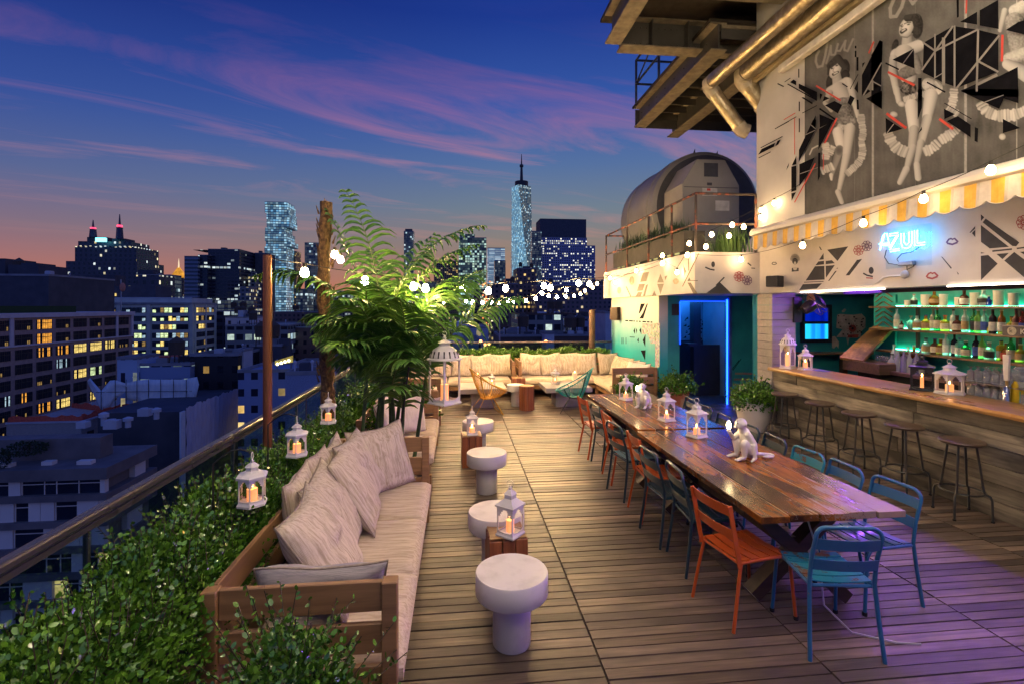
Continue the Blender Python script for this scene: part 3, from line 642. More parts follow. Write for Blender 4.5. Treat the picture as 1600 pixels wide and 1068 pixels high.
# tall white sheeted flank to its right
XW = -48.0; ya, yb = atX(290, 600, XW).y, atX(414, 600, XW).y
m = MB(); rr = random.Random(9); n = 64; vs = []
for i in range(n+1):
    f = i/n; y = ya+(yb-ya)*f; zt_ = -15.7+rr.uniform(-.25, .3)
    for q in range(9): vs.append((XW+rr.uniform(-.1, .1)+(.12 if i % 3 == 0 else 0), y, zt_+(-26-zt_)*q/8))
m.add(vs, [(i*9+q, (i+1)*9+q, (i+1)*9+q+1, i*9+q+1) for i in range(n) for q in range(8)])
t = thing('sheeted_building', 'building flank wrapped in vertical mauve white sheeting past the railing', 'building', (XW, ya, GZ))
m.build('sheeting', plain('mauve_sheeting', (.68,.7,.85), (.5,.53,.72), .7, scale=1.5, stretch=(1,3,.15), bump=.4, bdist=.08), t, world=True)
MB().box(XW-14, ya-.6, GZ, XW-.3, yb, -16.3).build('wall', dark, t, world=True)
m = MB(); m.box(XW-.2, ya-1.6, -40, XW+.1, ya-.2, -16.2); m.build('corner_sheet', tarp, t, world=True)
building('black_house', 'unlit black house behind the sheeted flank', 297, 372, 556, 118.0, citymat('black_brick', (.010,.010,.015), 3, 3.4, (.3,.7), (.3,.75), .12, WY, WO, .7, (.01,.012,.02), 0, 23), D=14)
building('ribbed_loft', 'ribbed grey loft with pale pilasters behind the copper pole', 352, 450, 510, 205.0, cC, D=30, side=492)
building('brown_brick_flank', 'brown brick house with dark windows left of the bark post', 452, 500, 512, 214.0, cBk, D=20)
building('grey_mid_block', 'jumbled grey block above the ribbed loft roof', 352, 398, 497, 260.0, cA, D=20, roofs=((372,380,485,3,5,bluew),(384,392,490,3,5,dark)))
building('dark_mid_block', 'dark mass with pin pricks of light right of the concrete loft', 337, 380, 487, 300.0, cB, D=20)
building('dark_mid_tower', 'dim tower with a lit band beside the windowless shaft', 374, 390, 449, 560.0, cL, D=20)
building('dim_low_block', 'dim low block right of the copper pole', 428, 500, 488, 420.0, cR, D=20)
building('white_roof_box', 'pale blue lift housing on a roof left of the copper pole', 365, 381, 549, 120.0, bluew, D=5)
building('blue_roof_box', 'flat navy roof block behind the copper pole', 390, 440, 541, 130.0, dark, D=8)
building('navy_flat_roof', 'wide navy flat roof below the lit billboard', 372, 470, 581, 105.0, citymat('navy_wall', (.13,.17,.30), 2.6, 3.3, (.25,.75), (.25,.7), .25, WY, WO, 1.0, (.02,.025,.05), 0, 24), D=14)
building('navy_roof_wall', 'smooth blue parapet wall at the left of the bark post', 447, 502, 585, 84.0, plain('blue_wall', (.28,.36,.6)), D=10)
building('small_grey_house', 'small grey house with a dark grille right of the billboard', 464, 500, 568, 110.0, conc, D=6)
t = thing('lit_billboard', 'small tilted yellow billboard with four lamps on a roof', 'billboard', atY(443, 570, 100))
bm_, bt_, bb_ = newmat('billboard_face'); bb_.inputs['Base Color'].default_value = (.4,.3,.03,1)
M0 = [atY(429.5, 570, 101), atY(429.5, 563.5, 101), atY(457, 555, 101), atY(457, 565.5, 101)]
mb = MB(); mb.add(M0+[p+Vector((0,.3,0)) for p in M0], [(0,3,2,1),(4,5,6,7),(0,1,5,4),(1,2,6,5),(2,3,7,6),(3,0,4,7)]); mb.build('panel', litmat('billboard_glow', (1,.75,.1), .35), t, world=True)
for i in range(4): MB().ball(atY(433.5+i*5.9, 568.2-i*1.8, 100.6), .28, 8, 6).build('lamp', emit('billboard_lamp%d' % i, (1,.9,.45), 5), t, world=True)
# far low skyline filling the gaps along the horizon
rr = random.Random(21); names = []
fill = [(-20,30,472,500),(462,480,452,700),(480,520,462,800),(520,560,455,850),(556,600,448,900),(600,640,455,820),(640,682,440,870),(740,772,452,640),(790,812,436,760),(925,965,438,560),(950,1000,445,620),(240,262,462,520),(336,376,470,500)]
lab = ['low dark block at the far left edge','low block just right of the stacked tower','dim block left of the palm trunk','dim wide block behind the palm','stepped dim block behind the palm crown','low block behind the palm fronds','dark block right of the palm crown','low block left of the pale blue tower','low block beneath the mast tower','mauve block at the right end of the skyline','mauve block hidden behind the box parapet','low dark block left of the navy slab','low block in front of the navy slab']
for (l, r_, y, Y), lb in zip(fill, lab): building('distant_block', lb, l, r_, y, float(Y), rr.choice((cR, cB, cL, cN)), D=30, group='distant low blocks')
# ------------------------------------------------------------ terrace: deck, planters, railings
deckm = wood('deck_board', (.20,.145,.105), (.062,.044,.032), 0, .46, 1.0, .5, .6, dark=(.06,.046,.038))
subm = plain('deck_gap_dark', (.006,.005,.005), None, .9)
m = MB(); rr = random.Random(5)
seams = [-1.76, -.455, .84, 2.135, 3.43, 4.725, 6.02, 7.3]
for i in range(len(seams)-1):
    y = -1.0+rr.uniform(0, .06)
    while y < 13.4:
        zt = rr.uniform(-.0022, .0022); m.box(seams[i]+.006, y, -.022+zt, seams[i+1]-.006, y+.077, zt); y += .087
o = m.build('deck', deckm); struct(o)
struct(MB().box(-1.75, -3, GZ, 9.5, 13.75, -.04).build('terrace_slab', subm))
# planters
plw = wood('planter_board', (.16,.10,.06), (.09,.055,.035), 1, .6)
soil = plain('potting_soil', (.03,.02,.015), None, .95, scale=20, bump=.5)
t = thing('long_planter', 'long wooden planter box along the left glass railing', 'planter', (-1.4, 6, 0))
m = MB(); m.box(-1.20, -.6, .002, -1.16, 12.5, .55).box(-1.64, -.6, .002, -1.60, 12.5, .55).box(-1.6, -.6, .002, -1.2, -.56, .55); m.build('board', plw, t, world=True)
MB().box(-1.597, -.55, .4, -1.203, 12.5, .5).build('soil', soil, t, world=True)
t = thing('back_planter', 'long wooden planter box along the back railing', 'planter', (1.2, 12.9, 0))
m = MB(); m.box(-1.15, 12.62, .002, 4.0, 12.66, .6).box(-1.15, 13.2, .002, 4.0, 13.24, .6); m.build('board', plw, t, world=True)
MB().box(-1.15, 12.663, .45, 4.0, 13.197, .55).build('soil', soil, t, world=True)
# hedges: boxwood leaves in an uneven row
boxl = leafmat('box_leaf', (.014,.075,.008), (.15,.33,.03), .2, spec=1.0)
twig = plain('twig', (.06,.04,.02), None, .8)
def hedge(name, label, P0, P1, w, z0, hfun, dens, leaf, seed, lm=boxl, cat='hedge', sprigs=26):
    rr = np.random.RandomState(seed); P0 = np.array(P0, float); P1 = np.array(P1, float); Lh = np.linalg.norm(P1-P0); d = (P1-P0)/Lh; sd = np.array((d[1], -d[0]))
    n = int(dens*Lh); s = rr.uniform(0, Lh, n)
    h = np.array([hfun(x) for x in s]); a = rr.uniform(0, math.pi, n); rad_ = 1-np.abs(rr.normal(0, .16, n))
    bump_ = np.array([noise.noise(Vector((x*2.2, seed, q))) for x, q in zip(s, a*1.5)])*.16
    rad_ = rad_*(1+bump_); u_ = np.cos(a)*w/2*rad_; k = np.sin(a)**.55; z = z0+(h-z0)*k*rad_
    xy = P0+d*s[:, None]+sd*u_[:, None]; P = np.column_stack([xy, z]); Nn = np.column_stack([sd[0]*np.cos(a), sd[1]*np.cos(a), np.sin(a)+.25])
    V, Fq = leaves(P, Nn, leaf, rr); t = thing(name, label, cat, (P0[0], P0[1], z0)); npmesh('foliage', V, Fq, lm, t, world=True)
    # sprigs standing out of the clipped top, each with a stem of paired leaves
    ns = int(Lh*sprigs); pv = []; pn = []; mb = MB()
    for i in range(ns):
        x = rr.uniform(0, Lh); hh = hfun(x); o = rr.uniform(-.8, .8)*w/2; b = np.append(P0+d*x+sd*o, hh-.06-abs(o)*.35); L2 = rr.uniform(.06, .19); tl = rr.normal(0, .22, 2)
        e = b+np.array((tl[0]+sd[0]*o*.8, tl[1]+sd[1]*o*.8, 1))*L2; mb.tube([b, e], .0022, 3, cap=False)
        for f in np.linspace(.1, 1, 14): pv.append(b+(e-b)*f); pn.append((rr.normal(), rr.normal(), .5))
    V, Fq = leaves(np.array(pv), np.array(pn)*.5, leaf*.9, rr); npmesh('sprig', V, Fq, lm, t, world=True)
    for i in range(int(Lh*6)):
        x = rr.uniform(0, Lh); b = np.append(P0+d*x, z0-.05); mb.tube([b, b+np.array((rr.normal(0,.05), rr.normal(0,.05), (hfun(x)-z0)*.8))], .007, 4, cap=False)
    mb.build('stem', twig, t, world=True); return t
hedge('boxwood_hedge', 'glossy boxwood hedge along the left glass railing', (-1.40,.75), (-1.40,5.0), .62, .42, lambda x: .97+.15*noise.noise(Vector((x*1.9,3,0)))-.04*(x > 3), 14500, .026, 3, sprigs=150)
hedge('far_boxwood_hedge', 'darker boxwood hedge behind the palm at the left railing', (-1.40,5.02), (-1.40,12.4), .56, .42, lambda x: .91+.08*noise.noise(Vector((x*1.6,9,0))), 4200, .036, 4)
bl2 = leafmat('laurel_leaf', (.04,.11,.015), (.11,.22,.03), .35)
hedge('back_hedge', 'low leafy hedge between the back sofa and the back railing', (-1.1,12.92), (3.95,12.92), .5, .5, lambda x: .96+.06*noise.noise(Vector((x*2.4,5,0))), 3200, .06, 5, bl2)
# railings
railm = plain('rail_bronze', (.085,.075,.085), (.06,.055,.062), .26, metal=.35, scale=.5)
gl = glass('rail_glass', (.74,.84,.82), .88)
t = thing('glass_railing', 'glass railing with bronze handrail along the left edge', 'railing', (-1.69, 6, 0))
MB().box(-1.73, -.6, 1.108, -1.67, 13.6, 1.152).build('handrail', railm, t, world=True, bevel=.012, seg=2)
MB().box(-1.715, -.6, 1.07, -1.685, 13.6, 1.097).build('rail_channel', railm, t, world=True)
y = -.5
while y < 13.5:
    MB().box(-1.706, y, .05, -1.694, min(y+1.49, 13.58), 1.068).build('glass_panel', gl, t, world=True)
    MB().box(-1.712, y+1.492, .02, -1.688, y+1.508, 1.068).build('panel_clamp', plain('clamp_steel', (.3,.32,.32), None, .3, .9) if y < 0 else bpy.data.materials['clamp_steel'], t, world=True); y += 1.51
t = thing('back_glass_railing', 'glass railing with slim bronze handrail across the back edge', 'railing', (1, 13.6, 0))
MB().box(-1.65, 13.56, 1.11, 4.24, 13.62, 1.15).build('handrail', railm, t, world=True, bevel=.008)
x = -1.6
while x < 4.1: MB().box(x, 13.585, .05, min(x+1.44, 4.2), 13.597, 1.108).build('glass_panel', gl, t, world=True); x += 1.46
o = MB().tube([atY(925, 570, 13.4), atY(925, 484, 13.4)], .085, 12).build('post', plain('rust_post', (.10,.055,.03), (.06,.03,.02), .7, scale=8), smooth=40); tag(o, 'short dark brown post in front of the back railing', 'post')
p0 = atX(418, 690, -1.55)
o = MB().tube([(-1.55, p0.y, .1), (-1.55, p0.y, 2.52)], [.036, .034], 16).build('copper_pole', plain('copper_pole', (.28,.11,.05), (.2,.075,.035), .38, metal=.55, scale=4, stretch=(1,1,.3)), smooth=40); tag(o, 'tall slim copper pole standing in the left hedge', 'pole')
# bark covered palm post
barkm = plain('bark_fibre', (.27,.15,.06), (.07,.038,.02), .9, scale=34, stretch=(1,1,.55), bump=1.0, bdist=.03)
b0 = atX(509, 690, -1.42); m = MB(); rr = random.Random(1); pts = []; rs = []
for i in range(41):
    f = i/40; pts.append((-1.42+.02*math.sin(f*7), b0.y+.03*math.sin(f*5), .3+2.92*f)); rs.append((.076-.015*f)*(1+rr.uniform(-.1, .1)))
m.tube(pts, rs, 18)
m.v = [tuple(Vector(v)+Vector((noise.noise(Vector(v)*22), noise.noise(Vector(v)*22+Vector((9,9,9))), 0))*.02) for v in m.v]
for i in range(60):
    f = rr.random(); z = .9+2.3*f; g = rr.uniform(0, 6.28); r0 = .07; c = Vector((-1.42, b0.y, z)); dv = Vector((math.cos(g), math.sin(g), 0))
    m.tube([c+dv*r0, c+dv*(r0+.03)+Vector((0,0,.09))], [.012, .003], 4)
o = m.build('bark_post', barkm, smooth=60); tag(o, 'rough bark covered palm post rising above the fronds', 'trunk')
# ------------------------------------------------------------ right-hand building
white = plain('white_paint', (.62,.58,.55), (.52,.48,.46), .75, scale=2.2, bump=.12)
whiteW = plain('warm_white_render', (.56,.55,.54), (.43,.42,.41), .8, scale=1.3, bump=.25, thr=(.3,.75))
tealm = plain('teal_paint', (.02,.28,.30), (.012,.18,.21), .55, scale=2.5, thr=(.3,.7))
tealb = plain('bright_teal_paint', (.02,.42,.36), (.015,.3,.28), .5, scale=3)
ink = plain('mural_black', (.004,.004,.006), (.008,.008,.011), .7, scale=6, spec=.03)
inkg = plain('mural_charcoal', (.055,.055,.065), (.04,.04,.048), .65, scale=5, spec=.2)
redp = plain('mural_red', (.62,.07,.045), (.5,.05,.035), .6, scale=8)
g1 = plain('mural_light', (.60,.58,.54), (.24,.23,.22), .7, scale=3.2, thr=(.36,.72), stretch=(1,1,.6)); g2 = plain('mural_mid', (.19,.185,.18), (.11,.11,.11), .7, scale=7); g3 = plain('mural_dark', (.055,.052,.05), (.03,.03,.03), .7, scale=6)
gl_ = plain('mural_line', (.27,.26,.25), (.2,.19,.185), .7, scale=6); cream = plain('mural_script', (.5,.46,.42), None, .7)
XW_ = 5.3
SMOOTH = set()
def crom(P, closed=True, k=4):
    n = len(P); out = []
    for i in range(n if closed else n-1):
        g = (lambda j: P[j % n]) if closed else (lambda j: P[min(max(j, 0), n-1)]); a, b_, c_, d_ = (Vector(g(i+j)) for j in (-1, 0, 1, 2))
        for q in range(k):
            f = q/k; out.append(tuple(.5*(2*b_+(c_-a)*f+(2*a-5*b_+4*c_-d_)*f*f+(3*b_-a-3*c_+d_)*f**3)))
    if not closed: out.append(tuple(P[-1]))
    return out
def D(poly, X=None, Y=None, k=1, mb=None, tr=lambda x, y: (x, y)):
    """a flat painted shape, k layers proud of its wall"""
    if id(mb) in SMOOTH: poly = crom(poly)
    e = .0025*k; pts = [atX(*tr(x, y), X-e) if X is not None else atY(*tr(x, y), Y-e) for x, y in poly]; mb.poly(pts)
def S_(pts, w, X=None, Y=None, k=1, mb=None, tr=lambda x, y: (x, y)):
    """a painted stroke of width w (picture units of that tracing)"""
    if id(mb) in SMOOTH and len(pts) > 2: pts = crom(pts, False)
    n = len(pts); Lf = []; Rt = []
    for i in range(n):
        a = Vector(pts[max(i-1,0)]); b = Vector(pts[min(i+1,n-1)]); d = (b-a).normalized(); q = Vector((-d.y, d.x))*w/2; p = Vector(pts[i]); Lf.append(p+q); Rt.append(p-q)
    e = .0025*k; f = (lambda p: atX(*tr(p.x, p.y), X-e)) if X is not None else (lambda p: atY(*tr(p.x, p.y), Y-e))
    vs = []
    for a, b in zip(Lf, Rt): vs += [f(a), f(b)]
    mb.add(vs, [(2*i, 2*i+1, 2*i+3, 2*i+2) for i in range(n-1)])
def circ(c, rx, ry=None, n=20, rot=0): ry = ry or rx; return [(c[0]+rx*math.cos(a)*math.cos(rot)-ry*math.sin(a)*math.sin(rot), c[1]+rx*math.cos(a)*math.sin(rot)+ry*math.sin(a)*math.cos(rot)) for a in (2*math.pi*i/n for i in range(n))]
ZA = lambda x, y: (1180+x/7.619, 60+y/7.619); ZB = lambda x, y: (1180+x/7.619, 190+y/7.619)
ZC = lambda x, y: (1370+x/6.957, y/6.957); ZD = lambda x, y: (1370+x/6.957, 140+y/6.957)
ZE = lambda x, y: (930+x/4.855, 380+y/4.855); ZF = lambda x, y: (1200+x/7.63, 340+y/7.63); ZG = lambda x, y: (1400+x/6.28, 300+y/6.28); ZH = lambda x, y: (930+x/4.45, 220+y/4.45)

bt = thing('bar_building', 'white bar building with dancer mural, painted fascia and blue lit entrance', 'building', (5.3, 8.4, 0))
MB().box(5.3, -2.5, 3.42, 5.6, 8.45, 7.6).build('upper_wall', whiteW, bt, world=True)
fas = MB().box(5.3, -2.5, 2.33, 5.6, 8.42, 3.417).build('fascia', white, bt, world=True)
MX = 5.29
bk, rd, l1, l2, l3, ln, scp = MB(), MB(), MB(), MB(), MB(), MB(), MB(); SMOOTH |= {id(q) for q in (l1, l2, l3, scp)}
def b(tr, *polys, k=6):
    for p in polys: D(p, MX, None, k, bk, tr)
def s(mb, tr, w, *lines, k=6):
    for p in lines: S_(p, w, MX, None, k, mb, tr)
# the dancers: a grey photographic print, airbrushed tone by tone into the colour of a fine sheet
gx, gy = np.arange(1257.3, 1646, 1.0), np.arange(-14, 336, 1.0); PX, PY = np.meshgrid(gx, gy)
def vnoise(sx, sy, seed):
    rr = np.random.RandomState(seed); g = rr.rand(int(400/sy)+4, int(420/sx)+4); u, v = (PX-1250)/sx, (PY+20)/sy; i, j = v.astype(int), u.astype(int); fv, fu = v-i, u-j; fv, fu = fv*fv*(3-2*fv), fu*fu*(3-2*fu)
    return (g[i,j]*(1-fu)+g[i,j+1]*fu)*(1-fv)+(g[i+1,j]*(1-fu)+g[i+1,j+1]*fu)*fv
T = .048+.035*vnoise(60, 70, 1)+.045*vnoise(23, 27, 2)+.030*vnoise(9, 14, 3)+.03*vnoise(3, 22, 4)*vnoise(30, 60, 5)+.016*vnoise(2, 2, 6); T *= 1.15-.35*np.clip((PY-60)/260, 0, 1)
spk = vnoise(2.2, 2.2, 7)
def smooth(m): m = np.clip(m, 0, 1); return m*m*(3-2*m)
def lay(mask, tone): global T; T = T*(1-mask)+tone*mask
def cap(tr, p, q, r0, r1=None, hi=.5, lo=.16, k=7.3, side=-.35, soft=1.2, tex=0.0):
    """a limb: light along one flank, turning dark at its edges"""
    r1 = r0 if r1 is None else r1; p, q = np.array(tr(*p)), np.array(tr(*q)); d = q-p; l2 = max(1e-6, d@d); f = np.clip(((PX-p[0])*d[0]+(PY-p[1])*d[1])/l2, 0, 1); r = (r0+(r1-r0)*f)/k
    ex, ey = PX-p[0]-f*d[0], PY-p[1]-f*d[1]; dist = np.hypot(ex, ey); n_ = np.array((-d[1], d[0]))/math.sqrt(l2); n_ = n_ if n_[0] > 0 else -n_; s_ = (ex*n_[0]+ey*n_[1])/r
    lay(smooth((r-dist)/soft+.5), lo+(hi-lo)*np.clip(1-np.abs(s_-side)**2*.55, 0, 1)+tex*(spk-.5))
def ell(tr, c, rx, ry, rot=0, hi=.5, lo=.3, k=7.3, soft=1.2, tex=0.0):
    c = np.array(tr(*c)); ca, sa = math.cos(rot), math.sin(rot); u, v = ((PX-c[0])*ca+(PY-c[1])*sa)*k/rx, (-(PX-c[0])*sa+(PY-c[1])*ca)*k/ry; r = np.hypot(u, v); m = smooth((1-r)*min(rx, ry)/k/soft+.5); lay(m, lo+(hi-lo)*np.clip(1-r*r*.9-.25*u, 0, 1)+tex*(spk-.5))
def line(tr, pts, w, tone, k=7.3, soft=1.0):
    for p, q in zip(pts[:-1], pts[1:]): cap(tr, p, q, w/2, None, tone, tone, k, 0, soft)
def ruffle(tr, pts, w, k=7.3):
    P = [Vector(p) for p in pts]; L_ = sum((b_-a_).length for a_, b_ in zip(P, P[1:])); n = max(4, int(L_/(w*.34))); rr = random.Random(len(pts))
    for i in range(n+1):
        s_ = L_*i/n; j = 0
        while j < len(P)-2 and s_ > (P[j+1]-P[j]).length: s_ -= (P[j+1]-P[j]).length; j += 1
        d = (P[j+1]-P[j]).normalized(); c = P[j]+d*s_; q = Vector((-d.y, d.x))*w*rr.uniform(.32, .52); cap(tr, c-q, c+q, w*.24, w*.30, rr.uniform(.34, .55), .12, k, rr.uniform(-.5, .5))
for x, w in ((1363.8, 3.0), (1508.6, 4.2), (1588.5, 1.6), (1430, .7), (1335, .7)): lay(smooth((w/2-np.abs(PX-x))/.8+.5)*(.85 if w > 1 else .3), .36+.1*(spk-.5))
line(ZA, [(760,150),(728,210),(722,280),(745,345),(800,330),(832,220),(850,110),(870,-20)], 26, .27); line(ZA, [(845,300),(880,190),(900,90),(905,200),(950,195),(985,70),(965,150),(1010,150),(1075,30),(1060,140),(1100,155),(1165,10)], 22, .25); line(ZC, [(200,-40),(145,90),(150,185),(210,180),(270,80),(310,-60)], 38, .3); line(ZC, [(350,-20),(390,45),(450,-30)], 34, .28)
# first dancer
ell(ZA, (1058,365), 66, 112, .1, .06, .02, tex=.03); ell(ZA, (1075,440), 48, 60, 0, .05, .02); ell(ZA, (882,530), 36, 86, .1, .05, .02, tex=.03)
cap(ZA, (965,430), (985,560), 50, 60, .42, .20); cap(ZA, (905,640), (1090,530), 64, 62, .52, .30); cap(ZA, (1000,620), (1085,760), 96, 74, .52, .22); cap(ZA, (1120,520), (1165,690), 44, 38, .52, .18); cap(ZA, (1165,690), (1222,930), 36, 24, .50, .18); ell(ZA, (1240,965), 28, 40, .3, .5, .25); cap(ZA, (890,650), (835,770), 36, 30, .42, .16); cap(ZA, (835,770), (905,860), 28, 22, .42, .16)
ell(ZA, (952,368), 66, 112, .34, .62, .34); cap(ZA, (885,330), (985,240), 34, 44, .06, .02, tex=.03); cap(ZA, (985,240), (1050,320), 44, 40, .06, .02); cap(ZA, (878,330), (868,430), 16, 12, .05, .02)
line(ZA, [(925,325),(955,300),(990,288)], 11, .07); line(ZA, [(895,352),(915,345)], 9, .08); ell(ZA, (972,325), 18, 9, -.4, .06, .04); ell(ZA, (915,362), 13, 8, -.4, .06, .04); line(ZA, [(938,350),(925,392),(942,398)], 8, .26); cap(ZA, (930,432), (985,402), 17, 13, .07, .05); cap(ZA, (938,426), (978,406), 6, 5, .7, .6)
cap(ZA, (1050,800), (1085,960), 92, 84, .20, .05, tex=.16); cap(ZA, (1000,760), (1110,740), 40, 36, .24, .08, tex=.14); cap(ZB, (1010,10), (1130,0), 62, 62, .22, .06, tex=.22); ruffle(ZB, [(990,50),(1060,80),(1150,45)], 46)
cap(ZB, (1000,310), (905,640), 58, 26, .24, .05, side=.4); cap(ZB, (905,640), (908,690), 24, 14, .55, .3); cap(ZB, (985,130), (1012,255), 62, 60, .62, .20, side=-.2); ell(ZB, (1005,345), 50, 60, 0, .10, .20)
cap(ZB, (1128,90), (1085,430), 64, 46, .52, .13); cap(ZB, (1085,430), (1002,810), 48, 28, .48, .10); cap(ZB, (985,840), (1030,960), 32, 26, .5, .2)
ruffle(ZB, [(1262,-70),(1272,30),(1290,130),(1265,240),(1284,340),(1266,440),(1215,515),(1150,575),(1092,630)], 58); ruffle(ZB, [(835,270),(852,350),(840,440)], 70); ruffle(ZB, [(930,300),(895,390)], 44); ruffle(ZB, [(800,585),(915,535)], 64); line(ZB, [(745,290),(680,325),(648,395)], 12, .5)
# second dancer
ell(ZC, (440,290), 66, 140, .05, .06, .02, tex=.03); ell(ZC, (200,500), 36, 76, .25, .05, .02, tex=.03)
cap(ZC, (330,380), (330,500), 52, 66, .40, .16); cap(ZC, (215,600), (450,500), 72, 66, .52, .26); cap(ZC, (300,600), (340,830), 120, 92, .50, .18); cap(ZC, (180,640), (165,800), 46, 44, .48, .2); cap(ZC, (175,800), (215,1010), 44, 34, .48, .2); cap(ZD, (215,0), (240,130), 36, 32, .48, .2); ell(ZD, (268,160), 44, 32, .3, .5, .25)
ell(ZC, (322,300), 76, 120, .42, .62, .32); cap(ZC, (330,200), (430,190), 40, 44, .06, .02); cap(ZC, (418,200), (455,330), 44, 46, .05, .02, tex=.03)
line(ZC, [(300,262),(330,248),(370,245)], 11, .07); line(ZC, [(255,285),(280,268)], 10, .08); ell(ZC, (345,268), 18, 8, -.3, .06, .04); ell(ZC, (272,290), 14, 7, -.4, .06, .04); line(ZC, [(290,280),(262,318),(285,325)], 8, .24); cap(ZC, (270,350), (315,325), 22, 17, .06, .04); cap(ZC, (274,342), (308,322), 5, 5, .7, .6); line(ZC, [(255,400),(330,410),(388,370)], 14, .16)
cap(ZC, (300,800), (430,740), 66, 70, .20, .06, tex=.10); cap(ZC, (420,640), (455,760), 46, 50, .24, .06, tex=.06); ell(ZC, (340,960), 96, 80, .3, .14, .03, tex=.26); cap(ZC, (560,920), (640,960), 74, 80, .55, .25, tex=.12); ruffle(ZD, [(300,110),(380,85),(445,60)], 50); ruffle(ZD, [(500,60),(580,10),(660,-60)], 54)
cap(ZD, (380,180), (405,440), 78, 62, .58, .18); cap(ZD, (405,440), (385,640), 56, 50, .40, .08); cap(ZD, (385,640), (330,850), 50, 34, .42, .10); cap(ZD, (320,870), (250,1010), 40, 30, .46, .2)
cap(ZD, (590,70), (545,320), 80, 56, .56, .16); cap(ZD, (545,320), (480,580), 54, 44, .44, .08, side=.1); cap(ZD, (480,580), (435,800), 44, 32, .40, .10); cap(ZD, (435,820), (450,960), 36, 38, .46, .2)
ruffle(ZD, [(125,480),(165,575),(230,645),(315,680)], 88); ruffle(ZD, [(840,5),(838,90),(815,190)], 70); ruffle(ZD, [(780,200),(880,270)], 56); ruffle(ZD, [(870,420),(790,500),(700,555)], 84); ruffle(ZD, [(660,590),(600,650),(525,680)], 84); ell(ZD, (185,272), 44, 32, .2, .6, .3)
# third dancer, cut by the picture's edge
cap(ZC, (1500,120), (1700,40), 70, 90, .42, .12, tex=.1); cap(ZC, (1500,240), (1560,560), 110, 120, .26, .06, tex=.14); cap(ZC, (1440,640), (1700,560), 70, 80, .40, .14, tex=.12); cap(ZC, (1420,700), (1640,820), 60, 90, .46, .18); cap(ZC, (1390,120), (1340,330), 34, 26, .40, .14); ruffle(ZD, [(1140,150),(1200,245),(1320,290),(1500,275),(1700,200)], 92); ell(ZD, (1365,515), 38, 36, 0, .5, .3)
T = np.clip(T*1.08-.018, .012, .72); av = (PX-800)/FP; dv_ = 5.2965/(av*CT+ST); VV = np.stack([np.full(PX.shape, 5.2965), dv_*CT-av*dv_*ST, EYE-(PY-479)*dv_/FP], -1).reshape(-1, 3)
h_, w_ = PX.shape; ii = (np.arange(h_-1)[:, None]*w_+np.arange(w_-1)[None]).reshape(-1, 1); mg, mt_, mb_ = newmat('mural_print')
at_ = node(mt_, 'ShaderNodeAttribute'); at_.attribute_name = 'tone'; mt_.links.new(mixc(mt_, 1.0, at_.outputs['Color'], (1,.985,.96,1), 'MULTIPLY'), mb_.inputs['Base Color']); mb_.inputs['Roughness'].default_value = .65; mb_.inputs['Specular IOR Level'].default_value = .25; n2 = tnoise(mt_, coords(mt_, (1,9,1.2)), 2.0, 5, .6); bumpn(mt_, mb_, n2, .15, .006)
fq = ii+np.array([[0,w_,w_+1,1]]); fq = fq[VV[fq][:, :, 2].min(1) > 3.425]
mo = npmesh('mural_print', VV, fq, mg, bt, world=True); ca_ = mo.data.color_attributes.new('tone', 'FLOAT_COLOR', 'POINT'); tt_ = np.ones((T.size, 4), dtype=np.float32); tt_[:, :3] = T.reshape(-1, 1); ca_.data.foreach_set('color', tt_.ravel())
# black facets with pale cuts
b(ZA, [(415,525),(455,492),(488,512),(488,562)], [(518,540),(735,640),(735,740),(518,597)], [(270,535),(345,572),(335,582),(262,546)], [(550,708),(572,702),(688,770),(676,786)],
  [(1480,25),(1515,40),(1508,290),(1270,690),(1270,440)], [(1395,525),(1490,575),(1395,612)], [(1340,608),(1375,630),(1290,690)], [(1320,720),(1508,625),(1508,840)], [(1180,600),(1225,505),(1225,655)],
  [(1100,770),(1130,680),(1185,712),(1140,802)], [(1205,730),(1230,735),(1236,850),(1210,850)], [(830,800),(945,748),(1035,795),(985,897)], [(768,655),(802,672),(768,745)], [(825,690),(886,716),(800,757)], [(720,915),(720,1060),(655,1060)], [(765,905),(945,982),(770,1065)], [(1275,300),(1310,285),(1275,350)])
s(bk, ZA, 13, [(385,545),(735,742)], [(1035,540),(1100,580)], k=6); s(bk, ZA, 20, [(765,838),(955,970)]); s(bk, ZA, 8, [(560,892),(735,802)], [(262,1064),(490,935)], [(1130,606),(1225,428)], [(350,522),(420,475)])
s(bk, ZA, 13, [(519,365),(519,470)], [(525,755),(525,870)], [(525,955),(525,1120)]); s(bk, ZA, 20, [(1195,90),(1195,122)], [(1195,150),(1195,226)]); s(bk, ZA, 25, [(1217,226),(1217,388)])
s(gl_ and ln, ZA, 14, [(1505,290),(1290,680)], [(1390,510),(1500,570)], k=7); s(ln, ZA, 22, [(1395,500),(1395,620)], k=7)
b(ZB, [(690,-20),(725,-20),(718,100),(520,482),(520,340)], [(760,90),(930,-10),(752,340)], [(750,375),(776,375),(770,660),(745,712)], [(525,510),(707,430),(620,640),(525,772)], [(430,540),(490,525),(490,820),(430,840)], [(435,525),(490,410),(490,512)], [(430,857),(486,842),(434,947)],
  [(35,397),(75,330),(237,255),(222,302)], [(265,232),(305,215),(275,275),(240,296)], [(368,582),(385,530),(405,490),(395,540)])
s(bk, ZB, 9, [(65,315),(325,180)], [(40,436),(185,362)], [(235,90),(400,0)]); s(ln, ZB, 9, [(600,160),(715,105)], [(660,40),(720,90)], [(530,625),(745,550)], k=7)
